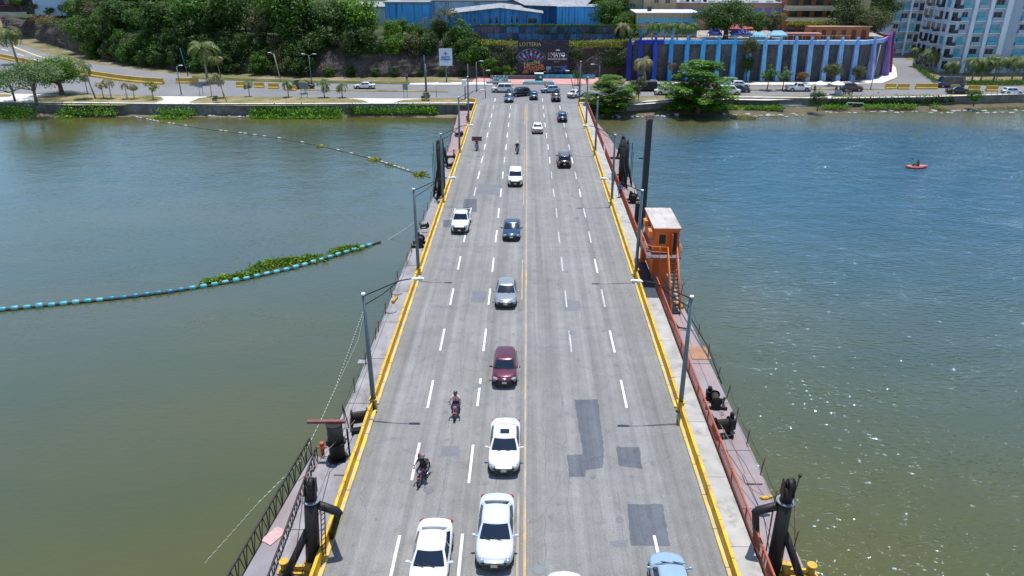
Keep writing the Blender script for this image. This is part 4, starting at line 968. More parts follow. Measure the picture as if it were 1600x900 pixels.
# single trees
def at(px, py, z=0.0): return tuple(G(px, py, z))
plant('almond_tree', 'almond', at(952, 176, WZ+.4), 'bright green tiered tree at the bank just right of the bridge end', sc=.80, v=0, scz=.66)
plant('almond_tree', 'almond', at(1090, 174, WZ+.5), 'broad bright green tiered tree on the right bank hiding parked cars', sc=1.10, v=1, scz=.90)
plant('spreading_tree', 'ficus', (Yp(1133, 62, 185).x, 185, 8.0), 'large dark round tree on the school terrace', sc=1.18, scz=1.0)
plant('terrace_tree', 'round', (Yp(1182, 62, 187).x, 187, 8.0), 'round green tree right of the large dark terrace tree', sc=1.05, mat=f_mid)
plant('terrace_tree', 'round', (Yp(1204, 62, 186.5).x, 186.5, 8.0), 'olive green tree above the parapet beside the light blue tents', sc=1.1, mat=f_olive)
plant('hanging_tree', 'round', (Yp(1164, 128, 175.6).x, 175.4, 3.6), 'leafy tree growing out of the buttressed wall between two sky blue buttresses', sc=.72, scz=1.0, mat=f_olive)
plant('wall_shrub', 'round', (Yp(1165, 128, 175.6).x, 175.3, .1), 'dark shrub mass under the tree in the buttressed wall', cat='shrub', sc=.55, scz=.9, mat=f_dark)
plant('conifer_tree', 'conifer', (Yp(1316, 62, 192).x, 192, 8.0), 'tall dark feathery conifer on the terrace', sc=1.45, scz=1.1)
plant('terrace_tree', 'ficus', (Yp(1352, 64, 190).x, 190, 7.8), 'brownish dark tree at the right end of the terrace', sc=.85, scz=.8, mat=f_olive)
plant('terrace_tree', 'ficus', (Yp(1372, 40, 205).x, 206, 8.0), 'dark tree behind the right end of the terrace', sc=.8, scz=1.1, mat=f_dark)
plant('round_bush_tree', 'round', at(1299, 133), 'round yellowish bush tree on the sidewalk before the buttressed wall', sc=.78, mat=f_olive, v=0)
plant('flowering_shrub', 'round', at(1253, 130.5), 'low reddish flowering shrub before the buttressed wall', cat='shrub', sc=.5, scz=.42, mat=f_red)
plant('flowering_shrub', 'round', at(1341, 128.5), 'shrub with orange flowers at the foot of the purple buttress', cat='shrub', sc=.6, scz=.62, mat=f_olive)
plant('flowering_shrub', 'small', (Yp(1048, 118, 174).x, 174, 1.2), 'small pink flowering bush beside the fourth buttress', cat='shrub', sc=1.0, mat=f_red)
plant('street_tree', 'small', at(1198, 141), 'small slender tree on the right median strip', sc=1.5, mat=f_mid); plant('street_tree', 'small', at(1222, 141), 'second small tree on the right median near the white pickup', sc=1.4, mat=f_blue)
plant('bank_bush', 'round', at(1277, 172, WZ+.8), 'dark bush on the right bank by the broken steps', cat='bush', sc=.62, mat=f_dark); plant('bank_bush', 'round', at(1521, 165, WZ+.9), 'bush growing from the quay wall at far right', cat='bush', sc=.55, mat=f_mid)
plant('feathery_tree', 'feather', at(58, 162), 'wide feathery grey green tree leaning over the left bank', sc=1.12, mat=f_blue, v=0); plant('feathery_tree', 'feather', at(24, 160), 'feathery pale tree at the far left of the bank', sc=.85, mat=f_blue, v=1)
plant('round_tree', 'ficus', at(97, 147.5), 'round bright green tree behind the feathery tree at left', sc=.86, scz=.86, mat=f_lite, v=0)
plant('young_tree', 'small', at(240, 156.5), 'small yellow green tree at the right end of the first island', sc=1.15, mat=f_yel); plant('hedge_bush', 'shrub', at(666, 157.5), 'rounded olive bush on the third grass island', cat='bush', sc=1.1, mat=f_olive)
plant('bank_bush', 'shrub', at(551, 178, WZ+.4), 'dark bush standing out of the left bank grass', cat='bush', sc=1.2, mat=f_dark); plant('hedge_bush', 'shrub', at(337, 158), 'small dark bush under the thin bent palm', cat='bush', sc=.7, mat=f_dark)
for i, (px, py, h) in enumerate(((77, 18, .95), (28, 30, .8), (39, 31, .9), (57, 27, .6), (101, 33, .5))):
    p = Yp(px, py+6, 252 if px > 50 else 262); plant('garden_shrub', 'small' if i else 'shrub', (p.x, p.y, 7.9), f'garden shrub on the upper left terrace, {ORD[i]} by size', 'shrub', 'garden shrubs on the upper left terrace', 1.5*h+.3, mat=f_olive if i % 2 else f_mid)
stuff('flowering_hedge', 'pink and olive flowering creepers spilling over the upper left retaining wall', 'creepers', f_olive, lambda b: band(b, [(-160, 257, 6.2), (-150, 246, 6.2), (-137, 234, 6.6), (-118, 217, 6.6)], 2200, .55, 1.8, .9))
stuff('flowering_hedge', 'pink blossoms among the creepers of the upper left wall', 'blossoms', foliage('pink blossom', (.20, .06, .08), (.34, .13, .14)), lambda b: band(b, [(-158, 253, 6.6), (-142, 239, 6.8)], 420, .45, 1.6, .9))
for i, (px, py) in enumerate(((1392, 72), (1404, 76), (1412, 84), (1424, 92))):
    plant('road_tree', 'round', at(px+16, py), f'leafy tree beside the hill road, {ORD[i]} down from the top', 'tree', 'trees beside the hill road', .82, mat=(f_mid, f_dark, f_mid, f_dark)[i])
stuff('hedge', 'clipped green hedge along the hill road', 'hedge', f_mid, lambda b: (band(b, [tuple(G(x, y, .1)) for x, y in ((1428, 104), (1440, 112), (1452, 122), (1464, 129))], 1500, .3, .7, .5), band(b, [tuple(G(x, y, .1)) for x, y in ((1504, 131), (1540, 132), (1576, 132.5), (1600, 132))], 1900, .3, 1.0, .55)))
def dead_tree(px, py, h, lab, z=0):
    t = thing('bare_tree', lab, 'tree', G(px, py, z)); b = MB(); b.tube([(0, 0, -.2), (-.2, 0, h*.5), (-.5, 0, h)], [.09, .07, .03], 6); b.build('trunk', bark, t)
    b = MB()
    for k in range(9): a = random.uniform(0, 6.28); s0 = Vector((-.35*random.random(), 0, h*random.uniform(.45, .95))); b.tube([s0, s0+Vector((math.cos(a)*.5, math.sin(a)*.5, .6)), s0+Vector((math.cos(a)*1.0, math.sin(a)*.9, 1.5))], [.03, .02, .008], 4, caps=False)
    b.build('branches', bark, t)
dead_tree(759, 153, 6, 'leaning bare tree at the left bridge end'); dead_tree(905, 152, 6.5, 'bare leaning tree at the right bridge end')
t = dead_tree
pl2 = plant('thin_bank_tree', 'small', at(996, 172, WZ+.5), 'thin leaning tree on the bank between the two tiered trees', sc=1.3, scz=2.0, mat=f_olive)
pl3 = plant('plaza_tree', 'small', at(902, 133), 'small dark tree on the pink plaza below the green sign', sc=.95, mat=f_dark)
# ================================================================ vehicles
glass = M('car glass', (.010, .018, .035), .08, var=0, spec=.6); tyre = M('tyre rubber', (.02, .02, .02), .85, var=.1)
rimm = M('alloy rim', (.35, .36, .38), .3, .7, var=0); trim = M('black trim', (.018, .018, .02), .4, var=0); chrome = M('chrome', (.55, .57, .6), .15, .9, var=0)
lampw = M('headlight glass', (.22, .25, .29), .08, var=0, coat=1); lampr = M('tail light', (.35, .01, .01), .15, var=0, coat=1); platem = M('number plate', (.55, .56, .5), .5, var=0)
def paint(name, rgb, metal=.0):
    return M(name, rgb, .28, metal, var=.03, coat=1.0)
PW = paint('white car paint', (.74, .75, .77)); PS = paint('silver car paint', (.33, .345, .37), .45); PSB = paint('pale silver paint', (.60, .66, .76), .15); PM = paint('maroon car paint', (.11, .015, .035), .25); PBL = paint('dark blue car paint', (.015, .05, .115), .3)
PK = paint('black car paint', (.012, .012, .014)); PT = paint('steel blue car paint', (.05, .12, .19), .3); PLB = paint('light blue car paint', (.30, .42, .54), .2); PDM = paint('dark maroon paint', (.06, .012, .022)); PN = paint('navy van paint', (.02, .035, .08))
KIND = {  # L W H  nose cowl belt trunk | yfb yft yrt yrb (windscreen foot/top, rear glass top/foot, + = forward)
 'sedan': (4.6, 1.80, 1.44, .70, .93, .93, 1.02, 1.18, .42, -.98, -1.62), 'sedan2': (4.7, 1.84, 1.46, .72, .95, .95, 1.05, 1.25, .45, -1.0, -1.72),
 'hatch': (3.95, 1.68, 1.50, .76, .98, .98, .98, 1.12, .52, -1.45, -1.83), 'suv': (4.6, 1.86, 1.70, .88, 1.08, 1.08, 1.08, 1.15, .60, -1.82, -2.18),
 'van': (4.5, 1.74, 1.86, .84, 1.10, 1.05, 1.05, 1.55, .85, -2.0, -2.18), 'pickup': (5.2, 1.85, 1.78, .92, 1.14, 1.10, 1.08, 1.28, .72, -.55, -.85), 'bus': (6.2, 2.0, 2.3, .95, 1.2, 1.1, 1.1, 2.45, 1.85, -2.9, -3.0)}
def car_meshes(kind):
    L, Wd, H, zn, zc, zb, zt, yfb, yft, yrt, yrb = KIND[kind]; D = {}
    hw = Wd/2; ys = []; n = 34
    for i in range(n+1): t_ = i/n; ys.append(-L/2+L*(.5-.5*math.cos(math.pi*t_))*.35+L*t_*.65)
    def top(y):
        if y > yfb: k = (L/2-y)/(L/2-yfb); return zn+(zc-zn)*max(0, k)**.55
        if y < yrb: k = (y+L/2)/(yrb+L/2) if yrb+L/2 > .05 else 1; return (zt-.10)+(.10)*max(0, min(1, k))**.5
        return lerp(zt, zc, (y-yrb)/(yfb-yrb))
    def wid(y):
        s = abs(y)/(L/2); f_ = (.22 if y > 0 else .20); return hw*(1-f_*max(0, (s-.62)/.38)**2.2)
    b = MB(); vs = []; prof_n = 0
    for i, y in enumerate(ys):
        w = wid(y); zt_ = top(y); e = abs(y)/(L/2); zb0 = .24+.10*max(0, (e-.85)/.15)**2
        if i in (0, n): w *= .93; zt_ -= .13 if i == n else .10; zb0 += .08
        pr_ = [(0, zb0), (w*.8, zb0), (w*.96, zb0+.07), (w*.995, lerp(zb0, zt_, .42)), (w*1.0, lerp(zb0, zt_, .62)), (w*.975, zt_-.12), (w*.93, zt_-.035), (w*.82, zt_), (w*.5, zt_+.03), (0, zt_+.045)]
        prof = pr_+[(-x, z) for x, z in pr_[-2:0:-1]]; prof_n = len(prof)
        ee = max(0, (e-.72)/.28)**1.6*(.30 if y > 0 else .20)*(1 if y > 0 else -1)
        vs += [(x, y-ee*(abs(x)/hw)**2.2, z) for x, z in prof]
    fs = [(i*prof_n+j, i*prof_n+(j+1) % prof_n, (i+1)*prof_n+(j+1) % prof_n, (i+1)*prof_n+j) for i in range(n) for j in range(prof_n)]
    b.add(vs, fs, 0, True); b.add([], []); o = 0
    b.f.append(tuple(range(prof_n))); b.m.append(0); b.sm.append(True); b.f.append(tuple(reversed(range(n*prof_n, (n+1)*prof_n)))); b.m.append(0); b.sm.append(True)
    if kind == 'pickup':  # load bed rim
        for s in (-1, 1): b.span(min(s*(hw-.12), s*(hw-.02)), max(s*(hw-.12), s*(hw-.02)), -L/2+.08, yrb, zt, zt+.12)
        b.span(-hw+.05, hw-.05, -L/2+.02, -L/2+.12, zt-.02, zt+.12)
    D['body'] = b.mesh('body', PW)
    wb_ = hw*.93; wt_ = hw*.71 if kind not in ('van', 'bus', 'suv') else hw*.82
    z0 = zb-.03; z0r = zt-.03
    def ringpt(u, v, off=0.0):   # u in 0..4 around (front, left, rear, right), v 0..1 up
        vv = v; sh = 1-(1-vv)**1.0
        hx = lerp(wb_, wt_, vv**1.15); yf = lerp(yfb, yft, vv); yr = lerp(yrb, yrt, vv); z = lerp(0, 1, vv)
        side = int(u) % 4; t_ = (u-int(u))*2-1
        bf, br = .16*(1-.4*vv), .10
        if side == 0: x, y = -hx*t_ if False else hx*(-t_), yf-bf*t_*t_; nx, ny = 0, 1
        elif side == 1: x, y = -hx-.02*(1-t_*t_), lerp(yf-bf, yr+br, (t_+1)/2); nx, ny = -1, 0
        elif side == 2: x, y = hx*t_, yr+br*t_*t_; nx, ny = 0, -1
        else: x, y = hx+.02*(1-t_*t_), lerp(yr+br, yf-bf, (t_+1)/2); nx, ny = 1, 0
        k = (y-yrb)/(yfb-yrb); zbase = lerp(z0r, z0, max(0, min(1, k))); zz = lerp(zbase, H-.075, z)
        kx = 1-.13*max(0, ((yft+yrt)/2+.2-y)/2.2)**1.6-.05*max(0, (y-yft)/1.0)**2
        return Vector((x*kx+nx*off, y+ny*off, zz+off*.5))
    b = MB(); NU = 32; vs = []; lv = (0, .3, .62, .88, 1.0)
    for v in lv:
        for i in range(NU): vs.append(ringpt(4*i/NU, v))
    rt = vs[-NU:]; cxm = (yft+yrt)/2
    for sc, dz in ((.93, .045), (.78, .062), (.5, .075), (.25, .08), (.02, .081)):
        for p in rt: vs.append(Vector((p.x*sc, cxm+(p.y-cxm)*(1-(1-sc)*1.0), p.z+dz)))
    rows_ = len(vs)//NU
    fs = [(i*NU+(j+1) % NU, i*NU+j, (i+1)*NU+j, (i+1)*NU+(j+1) % NU) for i in range(rows_-1) for j in range(NU)]
    fs = [tuple(reversed(f)) for f in fs]; b.add(vs, fs, 0, True); D['cabin'] = b.mesh('cabin', PW)
    pn = lambda u0, u1, v0, v1, off=.012: (lambda m_: (pane(m_, lambda a, c: ringpt(a, c, off), u0, u1, v0, v1, 6, 3), m_)[1])(MB())
    D['windshield'] = pn(.05, .95, .08, .95, .015).mesh('windshield', glass)
    D['rear_window'] = pn(2.08, 2.92, (.30 if kind in ('suv', 'hatch', 'van') else .12), .93, .015).mesh('rear_window', glass)
    m_ = MB()
    for a, c in ((1.06, 1.47), (1.51, 1.92)): pane(m_, lambda p, q_: ringpt(p, q_, .012), a, c, .14, .88, 4, 2)
    D['side_window'] = m_.mesh('side_window', glass)
    m_ = MB()
    for a, c in ((3.08, 3.49), (3.53, 3.94)): pane(m_, lambda p, q_: ringpt(p, q_, .012), a, c, .14, .88, 4, 2)
    D['side_window_r'] = m_.mesh('side_window', glass)
    wr = .33 if kind not in ('suv', 'pickup', 'bus') else .38
    b = MB(); b.tube([(-.11, 0, 0), (.11, 0, 0)], wr, 18, smooth=False); D['wheel'] = b.mesh('wheel', tyre)
    b = MB(); b.tube([(-.114, 0, 0), (.114, 0, 0)], wr*.62, 10, smooth=False); D['rim'] = b.mesh('rim', rimm)
    b = MB()
    for y in (L*.29, -L*.29): 
        for s in (-1, 1): b.tube([(s*(wid(y)-.16), y, wr+.02), (s*(wid(y)+.004), y, wr+.02)], wr+.06, 18, smooth=False)
    b.box((0, 0, .26), (Wd*.9, L*.92, .16))
    D['wheel_arch'] = b.mesh('wheel_arch', trim)
    D['wr'] = wr; D['wx'] = wid(L*.29)-.095; D['wy'] = L*.29
    b = MB(); nz = zn
    b.box((0, L/2-.0, nz-.20), (Wd*.46, .09, .15)); b.box((0, L/2-.0, .38), (Wd*.60, .10, .16)); b.box((0, L/2-.02, (nz+.2)/2-.02), (Wd*.56, .06, nz*.3)); o_ = b.mesh('grille', trim); D['grille'] = o_
    for s, nm_ in ((-1, 'hl'), (1, 'hr')):
        b = MB(); b.ball((s*hw*.68, L/2-.27, nz-.07), (.22, .27, .125), 12, 8); D[nm_] = b.mesh('headlight', lampw)
        b = MB(); b.ball((s*hw*.74, -L/2+.09, zt-.24), (.20, .12, .11), 12, 8); D['t'+nm_] = b.mesh('taillight', lampr)
        b = MB(); b.ball((s*(hw+.12), yfb-.42, zb+.03), (.12, .07, .08), 10, 6); b.bar((s*(hw-.08), yfb-.40, zb-.02), (s*(hw+.05), yfb-.42, zb), .05); D['m'+nm_] = b.mesh('mirror', PW)
    b = MB(); b.box((0, L/2+.045, .50), (.32, .02, .15)); b.box((0, -L/2-.02, .62), (.32, .03, .15)); D['plate'] = b.mesh('number_plate', platem)
    b = MB(); b.span(-wt_*.42, wt_*.42, yft-.78, yft-.32, H-.001, H+.012); D['sunroof'] = b.mesh('sunroof', glass)
    if kind == 'pickup': b = MB(); b.span(-hw+.13, hw-.13, -L/2+.14, yrb-.02, zt+.035, zt+.05); D['bed'] = b.mesh('load_bed', trim)
    b = MB(); b.span(-hw*.55, hw*.55, L/2-.52, L/2-.49, zn+.03, zn+.05)
    b = MB()
    for s in (-1, 1): b.span(min(s*wt_*.86, s*wt_*.92), max(s*wt_*.86, s*wt_*.92), yrt+.1, yft-.3, H-.02, H+.055)
    D['rails'] = b.mesh('roof_rail', trim)
    b = MB(); b.bar((-.35, yfb-.02, zc+.035), (.28, yfb-.22, zc+.13), .025); b.bar((.2, yfb-.02, zc+.035), (.72, yfb-.26, zc+.14), .025); D['wiper'] = b.mesh('wiper', trim)
    return D
CM = {}
def car(kind, pm, px, py, head, lab, cat='car', z=.012, ref='near', sunroof=False, rails=False, name=None, xy=None, group='cars and vans on the road'):
    if kind not in CM: CM[kind] = car_meshes(kind)
    D = CM[kind]; L = KIND[kind][0]
    g = G(px, py, 0) if xy is None else Vector((xy[0], xy[1], 0))
    # heading: 180 = towards the camera, 0 = away; px,py = middle of the edge nearest the viewer on the ground
    a = R(head); off = Vector((-math.sin(a), math.cos(a), 0))*(L/2) if ref == 'near' and abs(math.cos(a)) > .7 else Vector((0, 0, 0))
    if off.length: off = off if off.y > 0 else -off
    elif xy is None: off = Vector((0, KIND[kind][1]/2, 0))
    t = thing(name or ({'suv': 'suv', 'van': 'minivan', 'pickup': 'pickup_truck', 'bus': 'minibus'}.get(kind, 'car')), lab, cat, (g.x+off.x, g.y+off.y, z), a, group)
    def p_(nm_, key, loc=None, repaint=False):
        o = link(nm_, D[key], t, loc)
        if repaint: o.material_slots[0].link = 'OBJECT'; o.material_slots[0].material = pm
        return o
    p_('body', 'body', repaint=True); p_('roof', 'cabin', repaint=True); p_('windshield', 'windshield'); p_('rear_window', 'rear_window'); p_('side_window', 'side_window'); p_('side_window', 'side_window_r')
    p_('wheel_arch', 'wheel_arch')
    for sx in (-1, 1):
        for sy in (-1, 1):
            w = p_('wheel', 'wheel', (sx*D['wx'], sy*D['wy'], D['wr'])); link('rim', D['rim'], w)
    p_('grille', 'grille'); p_('number_plate', 'plate'); p_('wiper', 'wiper')
    for k in ('hl', 'hr'): p_('headlight', k); p_('taillight', 't'+k); p_('mirror', 'm'+k, repaint=True)
    if sunroof: p_('sunroof', 'sunroof')
    if rails: p_('roof_rail', 'rails')
    if kind == 'pickup': p_('load_bed', 'bed')
    return t
car('sedan', PW, 666, 943, 180, 'white sedan cut off by the bottom edge, left of the silver one')
car('sedan2', PSB, 772, 897, 180, 'pale silver sedan with a chrome grille, nearest in the middle left lane')
c = car('sedan', PW, 787, 747, 180, 'white sedan with a dark sunroof, ahead of the pale silver sedan', sunroof=True)
car('hatch', PM, 788, 608, 180, 'maroon hatchback driving toward the camera'); car('sedan', PS, 790, 484, 180, 'grey silver sedan behind the maroon hatchback')
car('sedan', PBL, 799, 378, 180, 'dark blue car level with the white pickup on the bridge', ); car('pickup', PW, 718, 367, 180, 'white pickup truck on the bridge in the outer left lane', 'pickup')
car('suv', PW, 805, 293, 180, 'white boxy suv near the bridge expansion joint', 'suv'); car('sedan', PT, 795, 161, 180, 'steel blue sedan entering the bridge toward the camera')
car('suv', PK, 812, 151.5, 118, 'black suv turning at the junction onto the bridge', 'suv', ref='side'); car('van', PW, 785, 145, 90, 'white minivan crossing the junction side on', 'van', ref='side')
car('hatch', PLB, 860, 145.5, 100, 'small pale blue hatchback crossing the junction before the plaza', ref='side'); car('hatch', PT, 834, 157, 0, 'blue hatchback leaving the bridge beside the yellow centre line')
car('sedan', PK, 869, 160, 0, 'black car leaving the bridge in the outer right lane'); car('sedan', PW, 890, 154, -35, 'white sedan turning right off the bridge end', ref='near')
car('hatch', PBL, 879, 192, 0, 'dark blue hatchback driving away beyond the white sedan'); car('sedan', PW, 840, 210, 0, 'white sedan driving away up the bridge')
car('suv', PK, 882, 264, 0, 'black suv driving away on the right half of the bridge', 'suv', rails=True)
car('hatch', PLB, 0, 0, 0, 'light blue hatchback at the bottom edge right of centre', xy=(6.85, 27.9-KIND['hatch'][0]))
car('sedan', PW, 0, 0, 0, 'white car whose nose just shows at the bottom edge', xy=(2.0, 26.65-4.6))
car('sedan', PW, 569, 139.5, 90, 'white sedan on the left shore road', ref='side'); car('suv', PK, 473, 139.5, -90, 'black van half hidden by small palms on the left shore road', 'van', ref='side')
car('sedan', PW, 1019, 137, 90, 'white sedan on the far lane before the deep blue buttresses', ref='side'); car('pickup', PW, 1043, 149, 90, 'white pickup partly hidden by the broad bank tree', 'pickup', ref='side')
car('van', PW, 1141, 148.5, -90, 'white minivan emerging right of the broad bank tree', 'van', ref='side'); car('sedan', PK, 1156, 145, -90, 'black sedan just right of the white minivan', ref='side')
car('hatch', PW, 1157, 138, -90, 'white hatchback on the far lane above the black sedan', ref='side'); car('van', PLB, 1137, 135.5, 90, 'pale green blue van parked at the foot of the buttresses', 'van', ref='side')
car('pickup', PW, 1249, 143.5, -90, 'white pickup on the right shore road left of the umbrellas', 'pickup', ref='side'); car('suv', PDM, 1332, 143.5, -90, 'dark maroon suv on the right shore road', 'suv', ref='side')
car('bus', PN, 1486, 137.5, 90, 'navy blue minibus beside the hedge below the tower', 'minibus', ref='side'); car('sedan', PK, 1499, 147, -90, 'black sedan below the navy minibus', ref='side')
car('hatch', PSB, 1584, 149, -90, 'pale silver hatchback at the far right of the shore road', ref='side')
car('sedan', PW, 4, 128, 90, 'white car glimpsed behind the feathery tree at far left', ref='side')
for i, (px, py) in enumerate(((1400, 103), (1412, 96), (1420, 99))):
    pass
# dark freight trailer by the first bank tree
b = MB(); g = G(1006, 143); b.box((0, 0, 1.15), (5.4, 2.2, 1.7)); b.box((0, 0, .4), (5.2, 1.6, .25)); o = b.build('trailer', M('dark trailer', (.012, .012, .016), .6), None, (g.x, g.y+1, 0)); bevel(o, .05, 1)
wm = MB()
for x in (-1.7, -.9, 1.8): wm.tube([(x, -1.0, .42), (x, -.75, .42)], .42, 12)
wm.build('wheel', tyre, o); tag(o, 'dark low freight trailer beside the first tiered bank tree', 'trailer')
# ================================================================ people
skin_m = M('skin', (.20, .105, .065), .6, var=.05); helm = M('dark helmet', (.03, .032, .035), .25, var=0, coat=.8)
def skinned(pts, edges, rad, sub=1):
    me = bpy.data.meshes.new('s'); me.from_pydata([tuple(p) for p in pts], edges, []); o = bpy.data.objects.new('s', me); COL.objects.link(o)
    md = o.modifiers.new('sk', 'SKIN'); md.use_smooth_shade = True
    for i, r_ in enumerate(rad): me.skin_vertices[0].data[i].radius = (r_, r_) if not isinstance(r_, tuple) else r_
    me.skin_vertices[0].data[0].use_root = True
    if sub: o.modifiers.new('ss', 'SUBSURF').levels = sub
    bpy.context.view_layer.update(); dg = bpy.context.evaluated_depsgraph_get()
    out = bpy.data.meshes.new_from_object(o.evaluated_get(dg)); bpy.data.objects.remove(o); bpy.data.meshes.remove(me)
    return out
def person(lab, loc, rz, pose, shirt, trousers, hair='cap', hairm=None, cat='person', holding=None):
    """pose: dict of joints in metres, figure faces -Y"""
    J = dict(pel=(0, 0, .95), che=(0, 0, 1.28), nek=(0, .01, 1.50), hed=(0, -.01, 1.66), top=(0, 0, 1.76),
             sl=(-.19, 0, 1.43), el=(-.25, .02, 1.14), wl=(-.27, -.06, .90), hl=(-.27, -.1, .82), sr=(.19, 0, 1.43), er=(.25, .02, 1.14), wr=(.27, -.06, .90), hr=(.27, -.1, .82),
             kl=(-.11, -.03, .50), al=(-.12, .02, .09), fl=(-.13, -.15, .04), kr=(.11, -.03, .50), ar=(.12, .02, .09), fr=(.13, -.15, .04), pl=(-.10, 0, .90), pr=(.10, 0, .90))
    J.update(pose); K = list(J); ix = {k: i for i, k in enumerate(K)}
    rad = dict(pel=.145, che=.15, nek=.058, hed=.10, top=.075, sl=.065, el=.043, wl=.028, hl=.036, sr=.065, er=.043, wr=.028, hr=.036, kl=.062, al=.042, fl=.036, kr=.062, ar=.042, fr=.036, pl=.095, pr=.095)
    ed = [('pel', 'che'), ('che', 'nek'), ('nek', 'hed'), ('hed', 'top'), ('che', 'sl'), ('sl', 'el'), ('el', 'wl'), ('wl', 'hl'), ('che', 'sr'), ('sr', 'er'), ('er', 'wr'), ('wr', 'hr'),
          ('pel', 'pl'), ('pl', 'kl'), ('kl', 'al'), ('al', 'fl'), ('pel', 'pr'), ('pr', 'kr'), ('kr', 'ar'), ('ar', 'fr')]
    pts = [Vector(J[k]) for k in K]; E_ = [(ix[a], ix[c]) for a, c in ed]; rr = [rad[k] for k in K]
    for s in 'lr':   # fingers and thumb from each hand
        h = Vector(J['h'+s]); w = Vector(J['w'+s]); d = (h-w).normalized(); q_ = d.cross(Vector((0, 0, 1))); q_ = (q_ if q_.length > .1 else Vector((1, 0, 0))).normalized()
        for j, (o_, l_) in enumerate(((-.03, .05), (-.01, .065), (.012, .06), (.032, .045))):
            n0 = len(pts); pts += [h+q_*o_+d*.03, h+q_*o_*1.1+d*(.03+l_*.6)-Vector((0, 0, .01))]; rr += [.011, .008]; E_ += [(ix['h'+s], n0), (n0, n0+1)]
        n0 = len(pts); pts += [h+q_*-.045+d*.005]; rr += [.012]; E_ += [(ix['h'+s], n0)]
    t = thing('person', lab, cat, loc, rz)
    me = skinned(pts, E_, rr); me.materials.append(skin_m); link('body', me, t)
    V = lambda k: Vector(J[k])
    sh = [V('pel')*1.0+Vector((0, 0, .02)), V('che'), V('che').lerp(V('nek'), .72), V('sl'), V('sl').lerp(V('el'), .75), V('sr'), V('sr').lerp(V('er'), .75)]
    me = skinned(sh, [(0, 1), (1, 2), (1, 3), (3, 4), (1, 5), (5, 6)], [.165, .175, .09, .085, .062, .085, .062]); me.materials.append(shirt); link('shirt', me, t)
    tr = [V('pel'), V('pl'), V('kl'), V('al'), V('pr'), V('kr'), V('ar')]
    me = skinned(tr, [(0, 1), (1, 2), (2, 3), (0, 4), (4, 5), (5, 6)], [.16, .11, .078, .058, .11, .078, .058]); me.materials.append(trousers); link('trousers', me, t)
    b = MB(); hd = V('hed'); tp = V('top'); c = hd.lerp(tp, .35)
    if hair == 'helmet': b.ball(c+Vector((0, .01, .03)), (.145, .155, .145), 14, 10); b.box(c+Vector((0, -.13, -.02)), (.18, .06, .07), mi=0); link('helmet', b.mesh('helmet', hairm or helm), t)
    else: b.ball(c+Vector((0, .025, .03)), (.108, .118, .105), 12, 8); link('hair' if hair == 'hair' else 'cap', b.mesh('hair', hairm or helm), t)
    b = MB()
    for s in (-1, 1): b.ball(hd+Vector((s*.036, -.098, .03)), .012, 6, 4)
    b.ball(hd+Vector((0, -.112, 0)), (.014, .02, .022), 6, 4); b.ball(hd+Vector((0, -.10, -.045)), (.028, .008, .008), 6, 4); link('face', b.mesh('face', M('face features', (.08, .04, .03), .6, var=0)), t)
    for k in 'lr': b = MB(); f_ = V('f'+k); a_ = V('a'+k); b.bar(a_+Vector((0, .04, -.06)), f_+Vector((0, -.04, -.01)), .1, .075); link('shoe', b.mesh('shoe', trim), t)
    return t
RIDE = dict(pel=(0, .05, .92), che=(0, -.02, 1.22), nek=(0, -.08, 1.44), hed=(0, -.12, 1.58), top=(0, -.11, 1.69), sl=(-.20, -.06, 1.37), sr=(.20, -.06, 1.37), el=(-.32, -.22, 1.16), er=(.32, -.22, 1.16),
            wl=(-.33, -.46, 1.08), wr=(.33, -.46, 1.08), hl=(-.33, -.53, 1.06), hr=(.33, -.53, 1.06), pl=(-.11, .02, .88), pr=(.11, .02, .88), kl=(-.24, -.34, .72), kr=(.24, -.34, .72), al=(-.22, -.16, .36), ar=(.22, -.16, .36), fl=(-.22, -.30, .31), fr=(.22, -.30, .31))
cloth = lambda n, c: M(n, c, .85, var=.15, scale=8)
